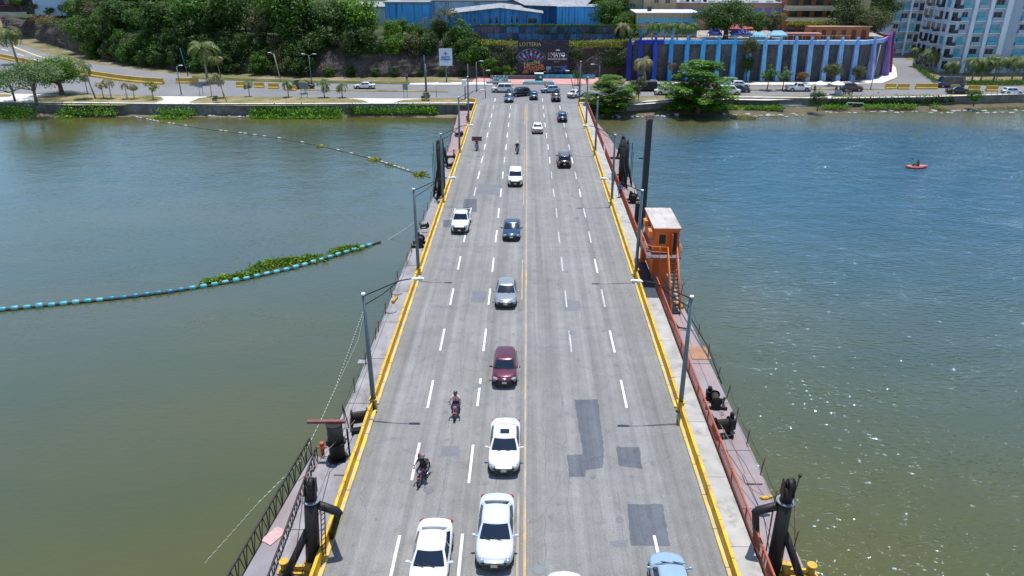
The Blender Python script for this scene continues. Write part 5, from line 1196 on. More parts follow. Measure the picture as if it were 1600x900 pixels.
def motorcycle(lab, loc, rz, tank, frame=None):
    t = thing('motorcycle', lab, 'motorcycle', loc, rz, 'motorcycles on the bridge')
    for y in (-.66, .64):
        b = MB(); n = 20; b.add(*torus(.30, .055, 20, 8)); w = b.build('wheel', tyre, t, (0, y, .30)); 
        b = MB(); b.add(*torus(.235, .018, 18, 6)); b.tube([(-.05, 0, 0), (.05, 0, 0)], .05, 8)
        for k in range(6): a = k*math.pi/3; b.bar((0, 0, 0), (0, math.cos(a)*.23, math.sin(a)*.23), .012)
        b.build('rim', rimm, w)
    b = MB(); b.bar((0, -.45, .78), (0, .1, .62), .06); b.bar((0, -.42, .72), (0, -.15, .36), .06); b.bar((0, .1, .62), (0, .62, .34), .05); b.bar((.1, .05, .34), (.1, .62, .30), .05); b.bar((-.1, .05, .34), (-.1, .62, .30), .05); b.build('frame', trim, t)
    b = MB(); b.box((0, -.12, .40), (.26, .34, .28)); b.tube([(0, -.2, .48), (0, -.28, .66)], .09, 10); o = b.build('engine', M('engine metal', (.18, .18, .19), .4, .6), t); bevel(o, .03, 1)
    b = MB(); b.ball((0, -.22, .80), (.15, .26, .13), 12, 8); b.build('fuel_tank', tank, t)
    b = MB(); b.box((0, .26, .80), (.25, .72, .09), taper=.8); b.box((0, .62, .86), (.16, .14, .05)); o = b.build('seat', trim, t); bevel(o, .03, 2)
    b = MB()
    for s in (-.07, .07): b.tube([(s, -.67, .30), (s, -.50, .92)], .025, 6)
    b.build('fork', chrome, t)
    b = MB(); b.tube([(-.36, -.44, 1.03), (-.22, -.52, 1.0), (0, -.52, .96), (.22, -.52, 1.0), (.36, -.44, 1.03)], .016, 6); 
    for s in (-1, 1): b.tube([(s*.28, -.46, 1.02), (s*.32, -.5, 1.2)], .008, 5); b.ball((s*.34, -.5, 1.22), (.06, .02, .04), 8, 5)
    b.build('handlebar', trim, t)
    b = MB(); b.ball((0, -.62, .90), (.09, .09, .09), 10, 8); b.build('headlight', lampw, t)
    b = MB(); b.box((0, -.70, .63), (.13, .34, .03), rx=.15); b.box((0, -.58, .80), (.2, .1, .16)); o = b.build('front_mudguard', tank, t); bevel(o, .01, 1)
    b = MB(); b.tube([(.15, -.15, .28), (.17, .3, .27), (.18, .72, .36)], [.03, .04, .05], 8); b.build('exhaust', chrome, t)
    b = MB(); b.box((0, .78, .72), (.14, .05, .07)); b.build('taillight', lampr, t)
    return t
def torus(Rr, r_, n, m_):
    vs = []; 
    for i in range(n):
        a = 2*math.pi*i/n
        for j in range(m_): p = 2*math.pi*j/m_; q_ = Rr+r_*math.cos(p); vs.append((r_*math.sin(p), q_*math.cos(a), q_*math.sin(a)))
    return vs, [(i*m_+j, ((i+1) % n)*m_+j, ((i+1) % n)*m_+(j+1) % m_, i*m_+(j+1) % m_) for i in range(n) for j in range(m_)], 0, True
redm = paint('red motorcycle paint', (.45, .02, .04)); bluem = paint('blue motorcycle paint', (.03, .12, .35)); blackm = PK
g = G(711, 661); motorcycle('red and blue motorcycle in the left lane, farther of the two near ones', (g.x, g.y+.98, .015), R(-2), redm)
person('person in a pink top and dark helmet riding the red and blue motorcycle', (g.x, g.y+.98, .015), R(-2), RIDE, cloth('salmon shirt', (.55, .42, .38)), cloth('navy trousers', (.03, .05, .12)), 'helmet')
g = G(656, 766); motorcycle('dark motorcycle with red panels, nearest on the bridge', (g.x+.1, g.y+.98, .015), R(-13), paint('dark red panel', (.28, .02, .03)))
bp = dict(RIDE); bp.update(hed=(.03, -.1, 1.59), top=(.05, -.1, 1.70), er=(.36, -.08, 1.22), wr=(.28, -.26, 1.44), hr=(.24, -.28, 1.52))
person('person in dark clothes and grey cap with a raised hand on the nearest motorcycle', (g.x+.1, g.y+.98, .015), R(-13), bp, cloth('black shirt', (.02, .02, .024)), cloth('dark jeans', (.02, .025, .04)), 'helmet', M('grey helmet', (.2, .2, .22), .3, coat=.5))
b = MB(); b.box((0, 0, 0), (.34, .2, .42), taper=.85); o = b.build('backpack', cloth('red bag', (.42, .03, .04)), None, (g.x-.05, g.y+.98+.24, 1.36)); bevel(o, .06, 2); tag(o, 'red backpack on the back of the nearest motorcyclist', 'backpack')
g = G(808, 242); motorcycle('black motorcycle in the middle of the bridge far up the road', (g.x, g.y+.98, .015), 0, blackm)
person('person in dark clothes and white helmet on the black motorcycle far up the bridge', (g.x, g.y+.98, .015), 0, RIDE, cloth('dark jacket', (.025, .028, .03)), cloth('grey trousers', (.06, .07, .08)), 'helmet', white)
g = G(744.5, 237); motorcycle('blue motorcycle in the outer left lane carrying a rider with a wide board', (g.x, g.y+.98, .015), 0, bluem)
bp = dict(RIDE); bp.update(el=(-.45, -.05, 1.35), er=(.45, -.05, 1.35), wl=(-.48, .02, 1.58), wr=(.48, .02, 1.58), hl=(-.48, .05, 1.66), hr=(.48, .05, 1.66))
person('person in red holding a wide dark board above the blue motorcycle', (g.x, g.y+.98, .015), 0, bp, cloth('red shirt', (.30, .03, .05)), cloth('blue jeans', (.03, .09, .22)), 'hair')
b = MB(); b.box((0, 0, 0), (1.45, .08, .62), rx=R(-20)); b.box((0, .01, 0), (1.25, .10, .45), rx=R(-20), mi=1); o = b.build('wide_board', [M('dark maroon board', (.045, .012, .02), .6), M('maroon panel', (.07, .012, .025), .6)], None, (g.x, g.y+.98+.25, 1.62)); tag(o, 'wide dark maroon board carried on the blue motorcycle', 'board')
STAND = {}
WALK = dict(kl=(-.11, -.16, .52), al=(-.11, -.10, .10), fl=(-.11, -.27, .05), kr=(.11, .04, .50), ar=(.11, .24, .12), fr=(.11, .12, .05), el=(-.26, .1, 1.15), wl=(-.27, .12, .92), er=(.26, -.06, 1.14), wr=(.27, -.2, .94))
wb_ = cloth('white shirt', (.5, .5, .5)); bb_ = cloth('bright blue shirt', (.05, .13, .42)); gg_ = cloth('grey shirt', (.12, .13, .15)); bk = cloth('black clothes', (.02, .02, .022)); jn = cloth('denim', (.03, .05, .11)); yy = cloth('yellow shirt', (.5, .32, .04))
def ped(px, py, lab, sh, tr, pose=WALK, rz=0, z=0.0): g = G(px, py, z); person(lab, g, rz, pose, sh, tr, 'hair')
g = G(958, 287, .16); person('person in grey and dark clothes walking on the right sidewalk beside the third lamp post', (g.x, g.y, .16), 0, WALK, gg_, bk, 'hair')
g = G(968, 308, .16); person('person in bright blue shirt walking on the right sidewalk near the red railing', (g.x, g.y, .16), R(180), WALK, bb_, jn, 'hair')
g = G(739, 166, .0); person('person in black standing at the left bridge end by the barrier', (min(g.x, -10.2), g.y-12, DZ), 0, STAND, bk, bk, 'hair')
g = G(717, 243, DZ); person('person in tan vest standing on the left deck by the fourth lamp post', (-10.3, 106.8, DZ), R(90), STAND, cloth('tan vest', (.3, .17, .06)), bk, 'hair')
ped(1272, 146.5, 'person in black standing under the left white umbrella', bk, bk, STAND); ped(1305, 148, 'person in dark clothes under the right white umbrella', cloth('dark shirt', (.04, .05, .06)), jn, STAND)
ped(636, 127, 'person in a blue shirt walking along the cliff foot', bb_, jn); ped(944, 127.5, 'person in a light shirt standing at the plaza edge', wb_, jn, STAND); ped(917, 131, 'person in white on the pink plaza near the green sign', wb_, bk)
ped(1316, 146, 'person in a grey shirt walking beside the right umbrella', gg_, jn, WALK, R(90))
# kayak
g = G(1431, 262, WZ); t = thing('inflatable_kayak', 'red and pink inflatable kayak on the open water at right', 'kayak', (g.x, g.y, WZ+.12), R(3))
kr_ = M('kayak red', (.42, .06, .09), .45, var=.1); kp = M('kayak pink', (.60, .27, .24), .45, var=.1)
b = MB(); 
for s in (-1, 1): b.tube([(-1.6, 0, .15), (-1.2, s*.3, .06), (-.4, s*.42, .03), (.6, s*.42, .03), (1.3, s*.28, .08), (1.65, 0, .2)], [.10, .15, .17, .17, .15, .10], 10)
b.build('hull_tube', kr_, t); b = MB(); b.tube([(-1.35, 0, .06), (1.35, 0, .06)], [.22, .22], 8); b.box((0, 0, .0), (2.4, .75, .1)); b.build('floor', kp, t); b = MB(); b.tube([(-1.05, -.46, .06), (-.3, -.57, .05), (.6, -.57, .05)], .05, 6); b.build('side_stripe', kp, t)
SIT = dict(pel=(0, .1, .22), che=(0, .1, .55), nek=(0, .06, .78), hed=(0, .04, .93), top=(0, .05, 1.04), sl=(-.2, .08, .70), sr=(.2, .08, .70), el=(-.3, -.05, .5), er=(.3, -.05, .5), wl=(-.28, -.3, .5), wr=(.28, -.3, .5), hl=(-.28, -.38, .5), hr=(.28, -.38, .5), pl=(-.1, .08, .2), pr=(.1, .08, .2), kl=(-.14, -.38, .38), kr=(.14, -.38, .38), al=(-.12, -.75, .16), ar=(.12, -.75, .16), fl=(-.12, -.82, .28), fr=(.12, -.82, .28))
person('person in black sitting in the red kayak with a paddle', (g.x+.12, g.y, WZ+.16), R(-88), SIT, bk, bk, 'hair')
b = MB(); b.tube([(-.2, -1.0, .4), (.1, 1.0, .7)], .018, 6); b.box((-.22, -1.12, .38), (.1, .35, .12)); b.box((.12, 1.12, .72), (.1, .35, .12)); o = b.build('paddle', trim, None, (g.x-.3, g.y, WZ+.3)); tag(o, 'dark paddle held across the red kayak', 'paddle')
# ================================================================ buildings on the bank and above
sky1 = stained('sky blue painted steel', (.08, .40, .84), (.015, .06, .17), (.47, .70), (1.6, 1.6, .10)); sky2 = stained('blue painted steel', (.05, .25, .60), (.012, .05, .15), (.42, .66), (1.6, 1.6, .10)); pale = stained('stained pale blue wall', (.42, .58, .80), (.03, .08, .20), (.50, .68), (1.1, 1.1, .10))
pblue = stained('patched blue wall', (.025, .06, .17), (.05, .045, .09), (.45, .6), (.5, .5, .35)); groof = stained('grey corrugated roof', (.26, .27, .29), (.13, .13, .14), (.5, .7), (1.4, .15, 1)); cream = M('cream plaster', (.46, .36, .23), .85, var=.1, scale=.5, dirt=(.33, .26, .18)); cream2 = M('light cream plaster', (.52, .46, .34), .85, var=.08, scale=.4)
peach = M('peach plaster', (.42, .27, .20), .85, var=.1, scale=.4); orangew = M('brick orange wall', (.36, .13, .06), .85, var=.15, scale=.6); wglass = M('dark window glass', (.03, .045, .06), .12, var=.1, spec=.8); bshade = M('light blue window panel', (.13, .40, .58), .5, var=.12, scale=1.2)
pshade = M('violet blue window panel', (.12, .17, .42), .5, var=.2, scale=1); whitew = M('white trim', (.62, .62, .62), .7, var=.06)
def building(lab, x0, x1, Y, z0, z1, depth, wall, roof=None, name='building', cat='building', over=.35, top=.25):
    t = thing(name, lab, cat, (x0, Y, z0)); w = x1-x0
    b = MB(); b.span(0, w, 0, depth, 0, z1-z0); b.build('wall', wall, t)
    if top: b = MB(); b.span(-over, w+over, -over, depth+over, z1-z0+.003, z1-z0+top); b.build('roof', roof or groof, t)
    return t
def windows(t, xs, z0, z1, w, mat=wglass, y=-.06, frame=whitew, sill=True, mull=1):
    for x in xs:
        b = MB(); b.span(x-w/2-.08, x+w/2+.08, y-.02, y+.12, z0-.08, z1+.08); f = b.build('window', frame, t)
        p = MB(); n = mull+1
        for k in range(n): a = x-w/2+w*k/n+.03; c = x-w/2+w*(k+1)/n-.03; p.span(a, c, y-.045, y-.02, z0, z1)
        p.build('pane', mat, f)
# blue sheds
a = Yp(870, 38, 195); c = Yp(938, 38, 195); z1 = Yp(900, 11, 195).z
t = building('bright sky blue windowless shed above the billboard, rightmost of the blue sheds', a.x, c.x, 195, 8, z1, 9, sky1, over=.1, top=.12)
b = MB(); k = .6
while k < c.x-a.x: b.span(k-.03, k+.03, -.05, 0, 0, z1-8); k += .75
b.build('rib', sky2, t)
a = Yp(826, 38, 199); c2 = Yp(871, 38, 199); t = building('darker blue shed wall recessed behind the bright blue shed', a.x, c2.x+.4, 199, 8, Yp(850, 8, 199).z, 14, sky2, top=0)
b = MB(); zr = Yp(850, 8, 199).z-8; w_ = 17.6; b.add([(-1, -1, zr+.05), (w_-4, -4.2, zr-.15), (w_, 18, zr+1.0), (-6, 18, zr+1.0)], [(0, 1, 2, 3)]); b.add([(-1, -1, zr-.05), (w_-4, -4.2, zr-.25), (w_, 18, zr+.9), (-6, 18, zr+.9)], [(3, 2, 1, 0)]); b.build('roof', groof, t)
# gabled shed
a = Yp(700, 38, 193); c = Yp(846, 38, 193); xr = Yp(781, 20, 193).x; ze = Yp(846, 21, 193).z; zri = Yp(781, 13, 193).z; zl = Yp(702, 22, 193).z
t = thing('gabled_shed', 'blue gabled shed with dark windows in the middle of the blue sheds', 'building', (0, 193, 8)); b = MB()
pr_ = [(a.x, 0), (c.x, 0), (c.x, ze-8), (xr, zri-8), (a.x, zl-8)]
b.add([(x, 0, z) for x, z in pr_]+[(x, 7, z) for x, z in pr_], [(0, 1, 2, 3, 4), (9, 8, 7, 6, 5)]+[(i, 5+i, 5+(i+1) % 5, (i+1) % 5) for i in (0, 1, 4)]); b.build('wall', sky2, t)
b = MB()
for (p, q_) in (((c.x+.4, ze-8.02), (xr, zri-7.95)), ((xr, zri-7.95), (a.x-.5, zl-8.05))):
    b.add([(p[0], -.5, p[1]), (q_[0], -.5, q_[1]), (q_[0], 9, q_[1]+.5), (p[0], 9, p[1]+.5)]+[(p[0], -.5, p[1]+.15), (q_[0], -.5, q_[1]+.15), (q_[0], 9, q_[1]+.65), (p[0], 9, p[1]+.65)], [(0, 1, 2, 3), (7, 6, 5, 4), (0, 4, 5, 1), (1, 5, 6, 2), (3, 7, 4, 0)])
b.build('roof', groof, t); X = lambda px: Yp(px, 30, 193).x
windows(t, [X(766), X(776)], 2.9, 4.4, .65, frame=sky1, mull=0); windows(t, [X(800), X(808)], 3.1, 4.5, .7, frame=sky1, mull=0); windows(t, [X(832)], 2.9, 4.2, 2.2, frame=sky1, mull=1); windows(t, [X(742)], 3.0, 4.2, .7, frame=sky1, mull=0)
# pale stained long wall behind, roofs
a = Yp(612, 20, 214); c = Yp(826, 20, 214); t = building('long pale blue stained wall of the warehouse behind the gabled shed', a.x+3, c.x, 214, 8, Yp(750, 2, 214).z, 30, pale, groof, name='warehouse', top=.3)
a = Yp(600, 20, 206); c = Yp(668, 20, 206); t = building('bright blue warehouse wall partly behind cliff trees', a.x, c.x, 208, 8, Yp(640, 5, 208).z, 16, sky1, groof, name='warehouse', top=.35)
a = Yp(536, 20, 218); c = Yp(600, 20, 218); building('grey corrugated roof shed left of the blue warehouse', a.x, c.x, 222, 8, Yp(560, 12, 222).z, 22, whitew, groof, name='shed', top=.3)
a = Yp(826, 20, 240); building('pale rooftop far behind the blue sheds', a.x, a.x+24, 245, 8, 11.5, 18, cream2, whitew, top=.4); building('faint pale house hidden by trees at the upper left', -92, -78, 262, 8, 10.5, 14, whitew, groof, name='house')
# patched fence wall on the ledge
a = Yp(742, 60, 186.5); c = Yp(976, 60, 186.5); b = MB(); b.span(a.x, c.x, 186.3, 186.6, 7.3, 10.95); o = b.build('ledge_wall', pblue); tag(o, 'dark patchy blue wall overgrown with vines above the billboard', 'wall')
b = MB(); x = a.x
cols = [M(f'faded mural {k}', cc, .8, var=.3, scale=1.5) for k, cc in enumerate(((.05, .10, .24), (.09, .08, .16), (.03, .05, .10), (.05, .16, .30), (.12, .08, .12)))]
while x < c.x-1:
    for z in (7.8, 9.3): b.span(x, x+1.35, 186.26, 186.3-.004, z, z+1.35, mi=random.randrange(5))
    x += 1.5
b.build('painted_panel', cols, o)
stuff('wall_vine', 'bright vine running along the top of the patchy blue wall', 'vine', f_mid, lambda b: (band(b, [(a.x, 186.2, 10.9), (c.x+3, 186.2, 10.9)], 2600, .3, .35, .18), band(b, [(a.x+14, 186.0, 9), (c.x, 186.0, 9.2)], 900, .3, .2, 1.0)))
stuff('hill_scrub', 'green scrub between the patchy wall and the school', 'scrub', f_mid, lambda b: (band(b, [(22.5, 187, 8.2), (26, 191, 8.3)], 1500, .4, 2.2, 1.2)))
# trees right of the sheds
for i, (px, Y, sc) in enumerate(((952, 196, .9), (962, 206, 1.1), (978, 192, .6), (945, 214, 1.2), (920, 222, 1.1), (888, 232, 1.0))):
    p = Yp(px, 30, Y); plant('broadleaf_tree', 'cliff', (p.x, Y, 8), f'tree between the blue sheds and the school, {ORD[i]} going away from the cliff', 'tree', 'trees between the blue sheds and the school', sc, mat=(f_mid, f_dark)[i % 2])
# billboard -----------------------------------------------------------------
p0 = Yp(809, 116, 180); p1 = Yp(889, 63, 180); bw = p1.x-p0.x; bh = p1.z-p0.z
t = thing('billboard', 'big dark billboard with a fan of cards and orange lettering on the cliff', 'billboard', ((p0.x+p1.x)/2, 180, p0.z)); bb = M('billboard navy', (.008, .010, .028), .5, var=.3, scale=.3)
b = MB(); b.span(-bw/2, bw/2, 0, .3, 0, bh); b.build('panel', bb, t); b = MB()
for x in (-4, -1.3, 1.3, 4): b.box((x, .5, -.2), (.2, .3, 1.4))
b.span(-bw/2, bw/2, .1, .3, -.25, -.1); b.build('support', dark, t)
fm = lambda n, c_: M('print '+n, c_, .5, var=.12, scale=2); gold = fm('gold', (.32, .30, .10)); orn = fm('orange', (.50, .17, .07)); wht = fm('white', (.55, .58, .62)); cyn = fm('cyan', (.15, .38, .55)); blu = fm('blue', (.04, .12, .40)); grn = fm('green', (.06, .22, .18)); pnk = fm('pink', (.42, .12, .12))
u = bw/80.0  # metres per picture pixel of the board
def bp_(px, py): return ((px-849)*u, -.02, (116-py)*bh/53)
text_mesh('LOTTERIA', 1.15, gold, t, bp_(828.5, 69.5), bold=.02, sx=.95); text_mesh('10', 1.5, orn, t, bp_(859, 86), sx=.7, bold=.03); text_mesh('MAYO', 1.5, wht, t, bp_(872.5, 86), sx=.78, bold=.03)
text_mesh('EXPLANADA DEL FUERTE', .42, wht, t, bp_(871.5, 92), sx=.92, bold=.015); text_mesh('7:00 PM', .38, gold, t, bp_(870, 96), bold=.01)
for s_, px, py, sz, mm in (('La', 822.5, 102, 1.5, pnk), ('Noche', 831, 98.5, 1.4, gold), ('Grande', 834, 104.5, 1.5, orn), ('del Puerto', 833.5, 109.5, 1.25, orn)):
    o = text_mesh(s_, sz, mm, t, bp_(px, py), bold=.035, ext=.02, shear=.15); o.rotation_euler = (R(90), R(-12), 0); o.location.y = -.05-.001*px/100
for i in range(7):
    an = R(51-17*i); cx_ = 0; r0 = 2.75; px0, pz0 = bp_(830, 108)[0], bp_(830, 103.5)[2]
    b = MB(); b.box((0, 0, 0), (1.3, .02, 2.3)); f_ = b.build('card', (grn, blu, cyn, blu, grn, blu, grn)[i], t, (px0-math.sin(an)*r0*1.05, -.012-.006*i, pz0+math.cos(an)*r0*1.0)); f_.rotation_euler = (0, -an, 0)
    b = MB(); b.box((0, -.013, 0), (1.1, .012, 2.05)); b.build('card_face', bb, f_)
    b = MB(); b.ball((0, -.02, .6), (.26, .02, .28), 10, 6); b.ball((0, -.02, -.05), (.30, .02, .42), 8, 6, mi=1); b.ball((.1, -.02, -.6), (.18, .02, .2), 8, 6); b.build('card_picture', [pnk, (blu, cyn)[i % 2]], f_)
b = MB()
for px, py, w_, h_, m_ in ((858, 106, 1.1, .7, 0), (852, 111.5, .55, .16, 1), (856.5, 111, .5, .6, 2), (862, 111.5, .8, .3, 3), (872, 104, 2.0, .28, 4), (869, 110, .7, .4, 4), (876, 110, .9, .3, 4), (872, 78, .9, .3, 1), (885, 86, .9, .12, 4)):
    x, y, z = bp_(px, py); b.box((x, y, z), (w_, .02, h_), mi=m_)
b.build('small_print', [cyn, wht, orn, blu, fm('grey', (.08, .10, .16))], t)
b = MB()
for (p, q_, w_) in (((846, 64), (888, 76), .16), ((866, 64), (870, 68), .1), ((871, 71), (876, 71), .0)):
    if w_: b.bar(Vector(bp_(*p)), Vector(bp_(*q_)), w_, .02)
for p, q_ in (((879, 64), (885, 70)), ((885, 70), (889, 63.5)), ((812, 65), (811, 71)), ((818, 65), (816, 70)), ((808.5+2, 106), (815, 101)), ((815, 101), (820, 106)), ((812, 107), (816, 112))): b.bar(Vector(bp_(*p)), Vector(bp_(*q_)), .10, .02)
b.build('light_streak', fm('pale blue', (.18, .26, .38)), t)
b = MB()
for k in range(9): a_ = random.uniform(-.9, .9); x, y, z = bp_(882.5, 107.5); b.box((x+random.uniform(-.6, .6), y-.002*k, z+random.uniform(-.3, .3)), (.16, .02, 1.5), ry=a_)
b.build('blue_star', blu, t)
# white sign ----------------------------------------------------------------
g = G(697, 128.5); t = thing('signboard', 'tall white signboard on a single pole before the cliff', 'sign', (g.x, g.y, 0)); y_ = g.y; s0 = Yp(687, 102, y_); s1 = Yp(706, 76, y_)
w_ = s1.x-s0.x; xm = (s0.x+s1.x)/2-g.x; zc_ = (s0.z+s1.z)/2; h_ = s1.z-s0.z; b = MB(); b.box((xm, 0, zc_), (w_, .2, h_)); b.build('panel', M('pale blue white board', (.50, .60, .74), .5, var=.05), t)
b = MB(); b.tube([(xm, .05, 0), (xm, .05, s0.z)], .14, 8); b.build('pole', steel, t)
b = MB(); b.bar((xm-w_/2, -.1, s0.z), (xm-w_/2, -.1, s1.z), .07); b.bar((xm+w_/2, -.1, s0.z), (xm+w_/2, -.1, s1.z), .07); b.bar((xm-w_/2, -.1, s1.z), (xm+w_/2, -.1, s1.z), .07); b.bar((xm-w_/2, -.1, s0.z), (xm+w_/2, -.1, s0.z), .07); b.build('border', white, t)
tb = M('sign blue', (.01, .12, .38), .5, var=0); tr_ = M('sign red', (.45, .09, .09), .5, var=0)
text_mesh('SANTO', .60, tb, t, (xm, -.12, zc_-.05), bold=.03, sx=.95); text_mesh('DOMINGO', .46, tb, t, (xm, -.12, zc_-.55), bold=.03, sx=.95); text_mesh('ESTE  AVANZA', .18, M('sign grey', (.12, .2, .35), .5, var=0), t, (xm, -.12, zc_-1.0))
b = MB(); b.ball((xm, -.12, zc_+.72), (.24, .03, .38), 10, 8, 0); b.bar((xm-.5, -.12, zc_+.45), (xm-.28, -.12, zc_+.95), .14, .03, 1); b.bar((xm+.5, -.12, zc_+.45), (xm+.28, -.12, zc_+.95), .14, .03, 1); b.build('emblem', [tr_, tb], t)
# plaza things ------------------------------------------------------------------
turw = M('turquoise wall', (.06, .36, .50), .7, var=.2, scale=1, dirt=(.05, .12, .16)); navyw = M('navy wall', (.02, .05, .12), .7)
p = Yp(846, 121, 178.5); q_ = Yp(930, 121, 178.5); b = MB(); b.span(p.x, q_.x, 178.4, 178.7, 0, .95); b.span(p.x, q_.x, 178.38, 178.4, .95, 1.0); tag(b.build('plaza_wall', turw), 'low turquoise wall along the back of the plaza', 'wall')
p = Yp(800, 125, 177.5); q_ = Yp(846, 125, 177.5); b = MB(); b.span(p.x-5, q_.x, 177.4, 177.7, 0, .75); b.span(p.x-5, q_.x, 177.35, 177.75, .75, .82); tag(b.build('plaza_wall', M('grey violet wall', (.14, .13, .17), .8)), 'low grey wall below the billboard left of the kiosk', 'wall')
p = G(760, 131.5); q_ = G(799, 131.5); b = MB(); b.span(p.x, q_.x, p.y, p.y+.5, 0, .5); b.span(p.x+.05, q_.x-.05, p.y+.5, p.y+2.2, 0, .38); tag(b.build('planter', M('planter grey', (.22, .22, .24), .8)), 'long low grey planter left of the plaza kiosk', 'planter')
p = G(817, 132); q_ = G(866, 132); b = MB(); b.span(p.x, q_.x, p.y, p.y+2.0, 0, .55); o = b.build('fountain_basin', M('basin white', (.42, .45, .50), .7)); b = MB(); b.span(p.x+.3, q_.x-.3, p.y+.3, p.y+1.8, .55, .57); b.build('pool', M('pool water', (.05, .35, .42), .15, var=.1), o); tag(o, 'long white fountain basin with blue water on the plaza', 'fountain')
for (px, py, lab) in ((786, 130.5, 'turquoise and white pointed sculpture at the left end of the planter'), (773, 130, 'smaller turquoise wave sculpture on the planter')):
    g = G(px, py); b = MB()
    for k in range(7): b.bar((g.x+(k-3)*.32, g.y+.3+(k % 2)*.2, .3), (g.x+(k-3)*.22+.2, g.y+.4, 1.1+(.5 if k % 3 == 0 else 0)), .34, .12, k % 2)
    tag(b.build('wave_sculpture', [M('turquoise gloss', (.06, .50, .52), .4, var=.1), whitew]), lab, 'sculpture')
g = G(842, 129.5); t = thing('kiosk', 'small dark green grey kiosk with a round white mark on the plaza', 'kiosk', (g.x, g.y, 0)); b = MB(); b.span(-.85, .85, 0, 1.2, 0, 1.9); b.build('wall', M('kiosk grey green', (.05, .09, .09), .7), t); b = MB(); b.span(-1.0, 1.0, -.15, 1.35, 1.9, 2.05); b.build('roof', whitew, t)
b = MB(); b.ball((.35, -.03, 1.25), (.26, .03, .28), 12, 8); b.build('round_mark', white, t)
g = G(902, 131); p = Yp(903, 118, g.y); t = thing('road_sign', 'blank green road sign on thin poles at the plaza edge', 'sign', (p.x, g.y, 0)); b = MB(); b.box((0, 0, p.z), (2.2, .1, 1.25)); b.build('panel', M('sign green', (.01, .30, .17), .5, var=.05), t); b = MB(); b.bar((-.6, .08, 0), (-.6, .08, p.z), .1); b.bar((.6, .08, 0), (.6, .08, p.z), .1); b.build('pole', steel, t)
g = G(852, 134); b = MB(); b.tube([(0, 0, 0), (0, 0, .7)], [.25, .2], 8); b.ball((0, 0, .85), .22, 8, 6); o = b.build('hydrant', yelb, None, g); tag(o, 'squat yellow hydrant at the plaza kerb', 'hydrant')
# the buttressed retaining wall ----------------------------------------------------
wallst = rock_material('rubble wall', (.035, .036, .042), (.105, .105, .11))
path_ = [(24.0, 177.2), (74.5, 176.6), (81, 181.0), (86.8, 190.2), (88.5, 200)]; TOPZ = 8.35
t = thing('retaining_wall', 'long stone retaining wall with blue to red painted buttresses', 'retaining wall', (0, 0, 0)); b = MB()
for a_, c_ in zip(path_[:-1], path_[1:]):
    A_, C_ = Vector(a_), Vector(c_); d = (C_-A_).normalized(); nn = Vector((-d.y, d.x)); b.prism([tuple(A_), tuple(C_), tuple(C_+nn*1.0), tuple(A_+nn*1.0)], 0, TOPZ)
b.build('stone_face', wallst, t)
grad = [(.008, .02, .22), (.01, .03, .32), (.015, .06, .42), (.04, .25, .58), (.05, .30, .62), (.06, .32, .64), (.07, .34, .64), (.08, .36, .66), (.12, .38, .64), (.16, .40, .66), (.17, .38, .64), (.20, .40, .66), (.21, .40, .66), (.23, .40, .68), (.22, .40, .68), (.23, .40, .68), (.27, .36, .66), (.26, .16, .46), (.28, .02, .09)]
pxs = [985, 1001, 1025, 1050, 1075, 1100, 1124, 1149, 1173, 1197, 1221, 1245, 1269, 1294, 1317, 1341, 1367]
cl_ = []
grad = [tuple(min(.9, x*1.22) for x in c_) for c_ in grad]
for i, c_ in enumerate(grad): cl_.append(stained(f'buttress paint {i}', c_, tuple(x*.35 for x in c_), (.5, .7), (2, 2, .3)))
def wall_y(x):
    for a_, c_ in zip(path_[:-1], path_[1:]):
        if a_[0] <= x <= c_[0]: return lerp(a_[1], c_[1], (x-a_[0])/(c_[0]-a_[0]))
    return 177
def butt(x, y, i, rz=0):
    b = MB(); w = .95
    vs = [(-w/2, -1.5, 0), (w/2, -1.5, 0), (w/2, .1, 0), (-w/2, .1, 0), (-w/2, -.55, TOPZ-.5), (w/2, -.55, TOPZ-.5), (w/2, .1, TOPZ-.5), (-w/2, .1, TOPZ-.5)]
    b.add(vs, [(0, 3, 2, 1), (4, 5, 6, 7), (0, 1, 5, 4), (1, 2, 6, 5), (3, 0, 4, 7), (2, 3, 7, 6)]); b.span(-.25, .25, -.62, -.1, TOPZ-.5, TOPZ+1.15)
    o = b.build('buttress', cl_[i], t, (x, y, 0)); o.rotation_euler[2] = rz
for i, px in enumerate(pxs):
    Y = 176.8
    for _ in range(6): x = Yp(px, 62, Y-.4).x; Y = wall_y(x)
    butt(x, Y, min(i, 16), 0 if x < 75 else R(35))
for (x, y, i, rz) in ((84.0, 185.2, 17, R(52)), (86.9, 190.3, 18, R(60))): butt(x, y, i, rz)
b = MB(); b.prism([(86.2, 189.2), (87.5, 191.0), (87.5, 192.5), (85.5, 192)], 0, TOPZ+.25); b.build('red_corner', cl_[18], t)
def beam(x0, x1, i):
    b = MB(); y0, y1 = wall_y(x0), wall_y(x1); nn = Vector((y0-y1, x1-x0)).normalized(); b.prism([(x0, y0-.35), (x1, y1-.35), (x1+nn.x*.1, y1+.3), (x0+nn.x*.1, y0+.3)], TOPZ-.5+.006, TOPZ+.35); b.build('top_beam', cl_[i], t)
X = lambda px: Yp(px, 62, 177).x
beam(24.2, X(1038), 1); 
for k, (a_, c_) in enumerate(((1038, 1100), (1100, 1160), (1160, 1220), (1220, 1290))): beam(X(a_), X(c_), (4, 6, 9, 12)[k])
beam(X(1290), 74.5, 14); beam(74.5, 81, 15); beam(81, 84.5, 17); beam(84.5, 86.8, 18)
b = MB(); b.tube([(27, 177.6, 9.7), (72, 177.2, 9.7)], .04, 5); 
for i in range(24): b.bar((27+i*1.95, 177.6, 8.3), (27+i*1.95, 177.6, 9.7), .06)
b.build('terrace_rail', M('beige rail', (.4, .33, .24), .7), t)
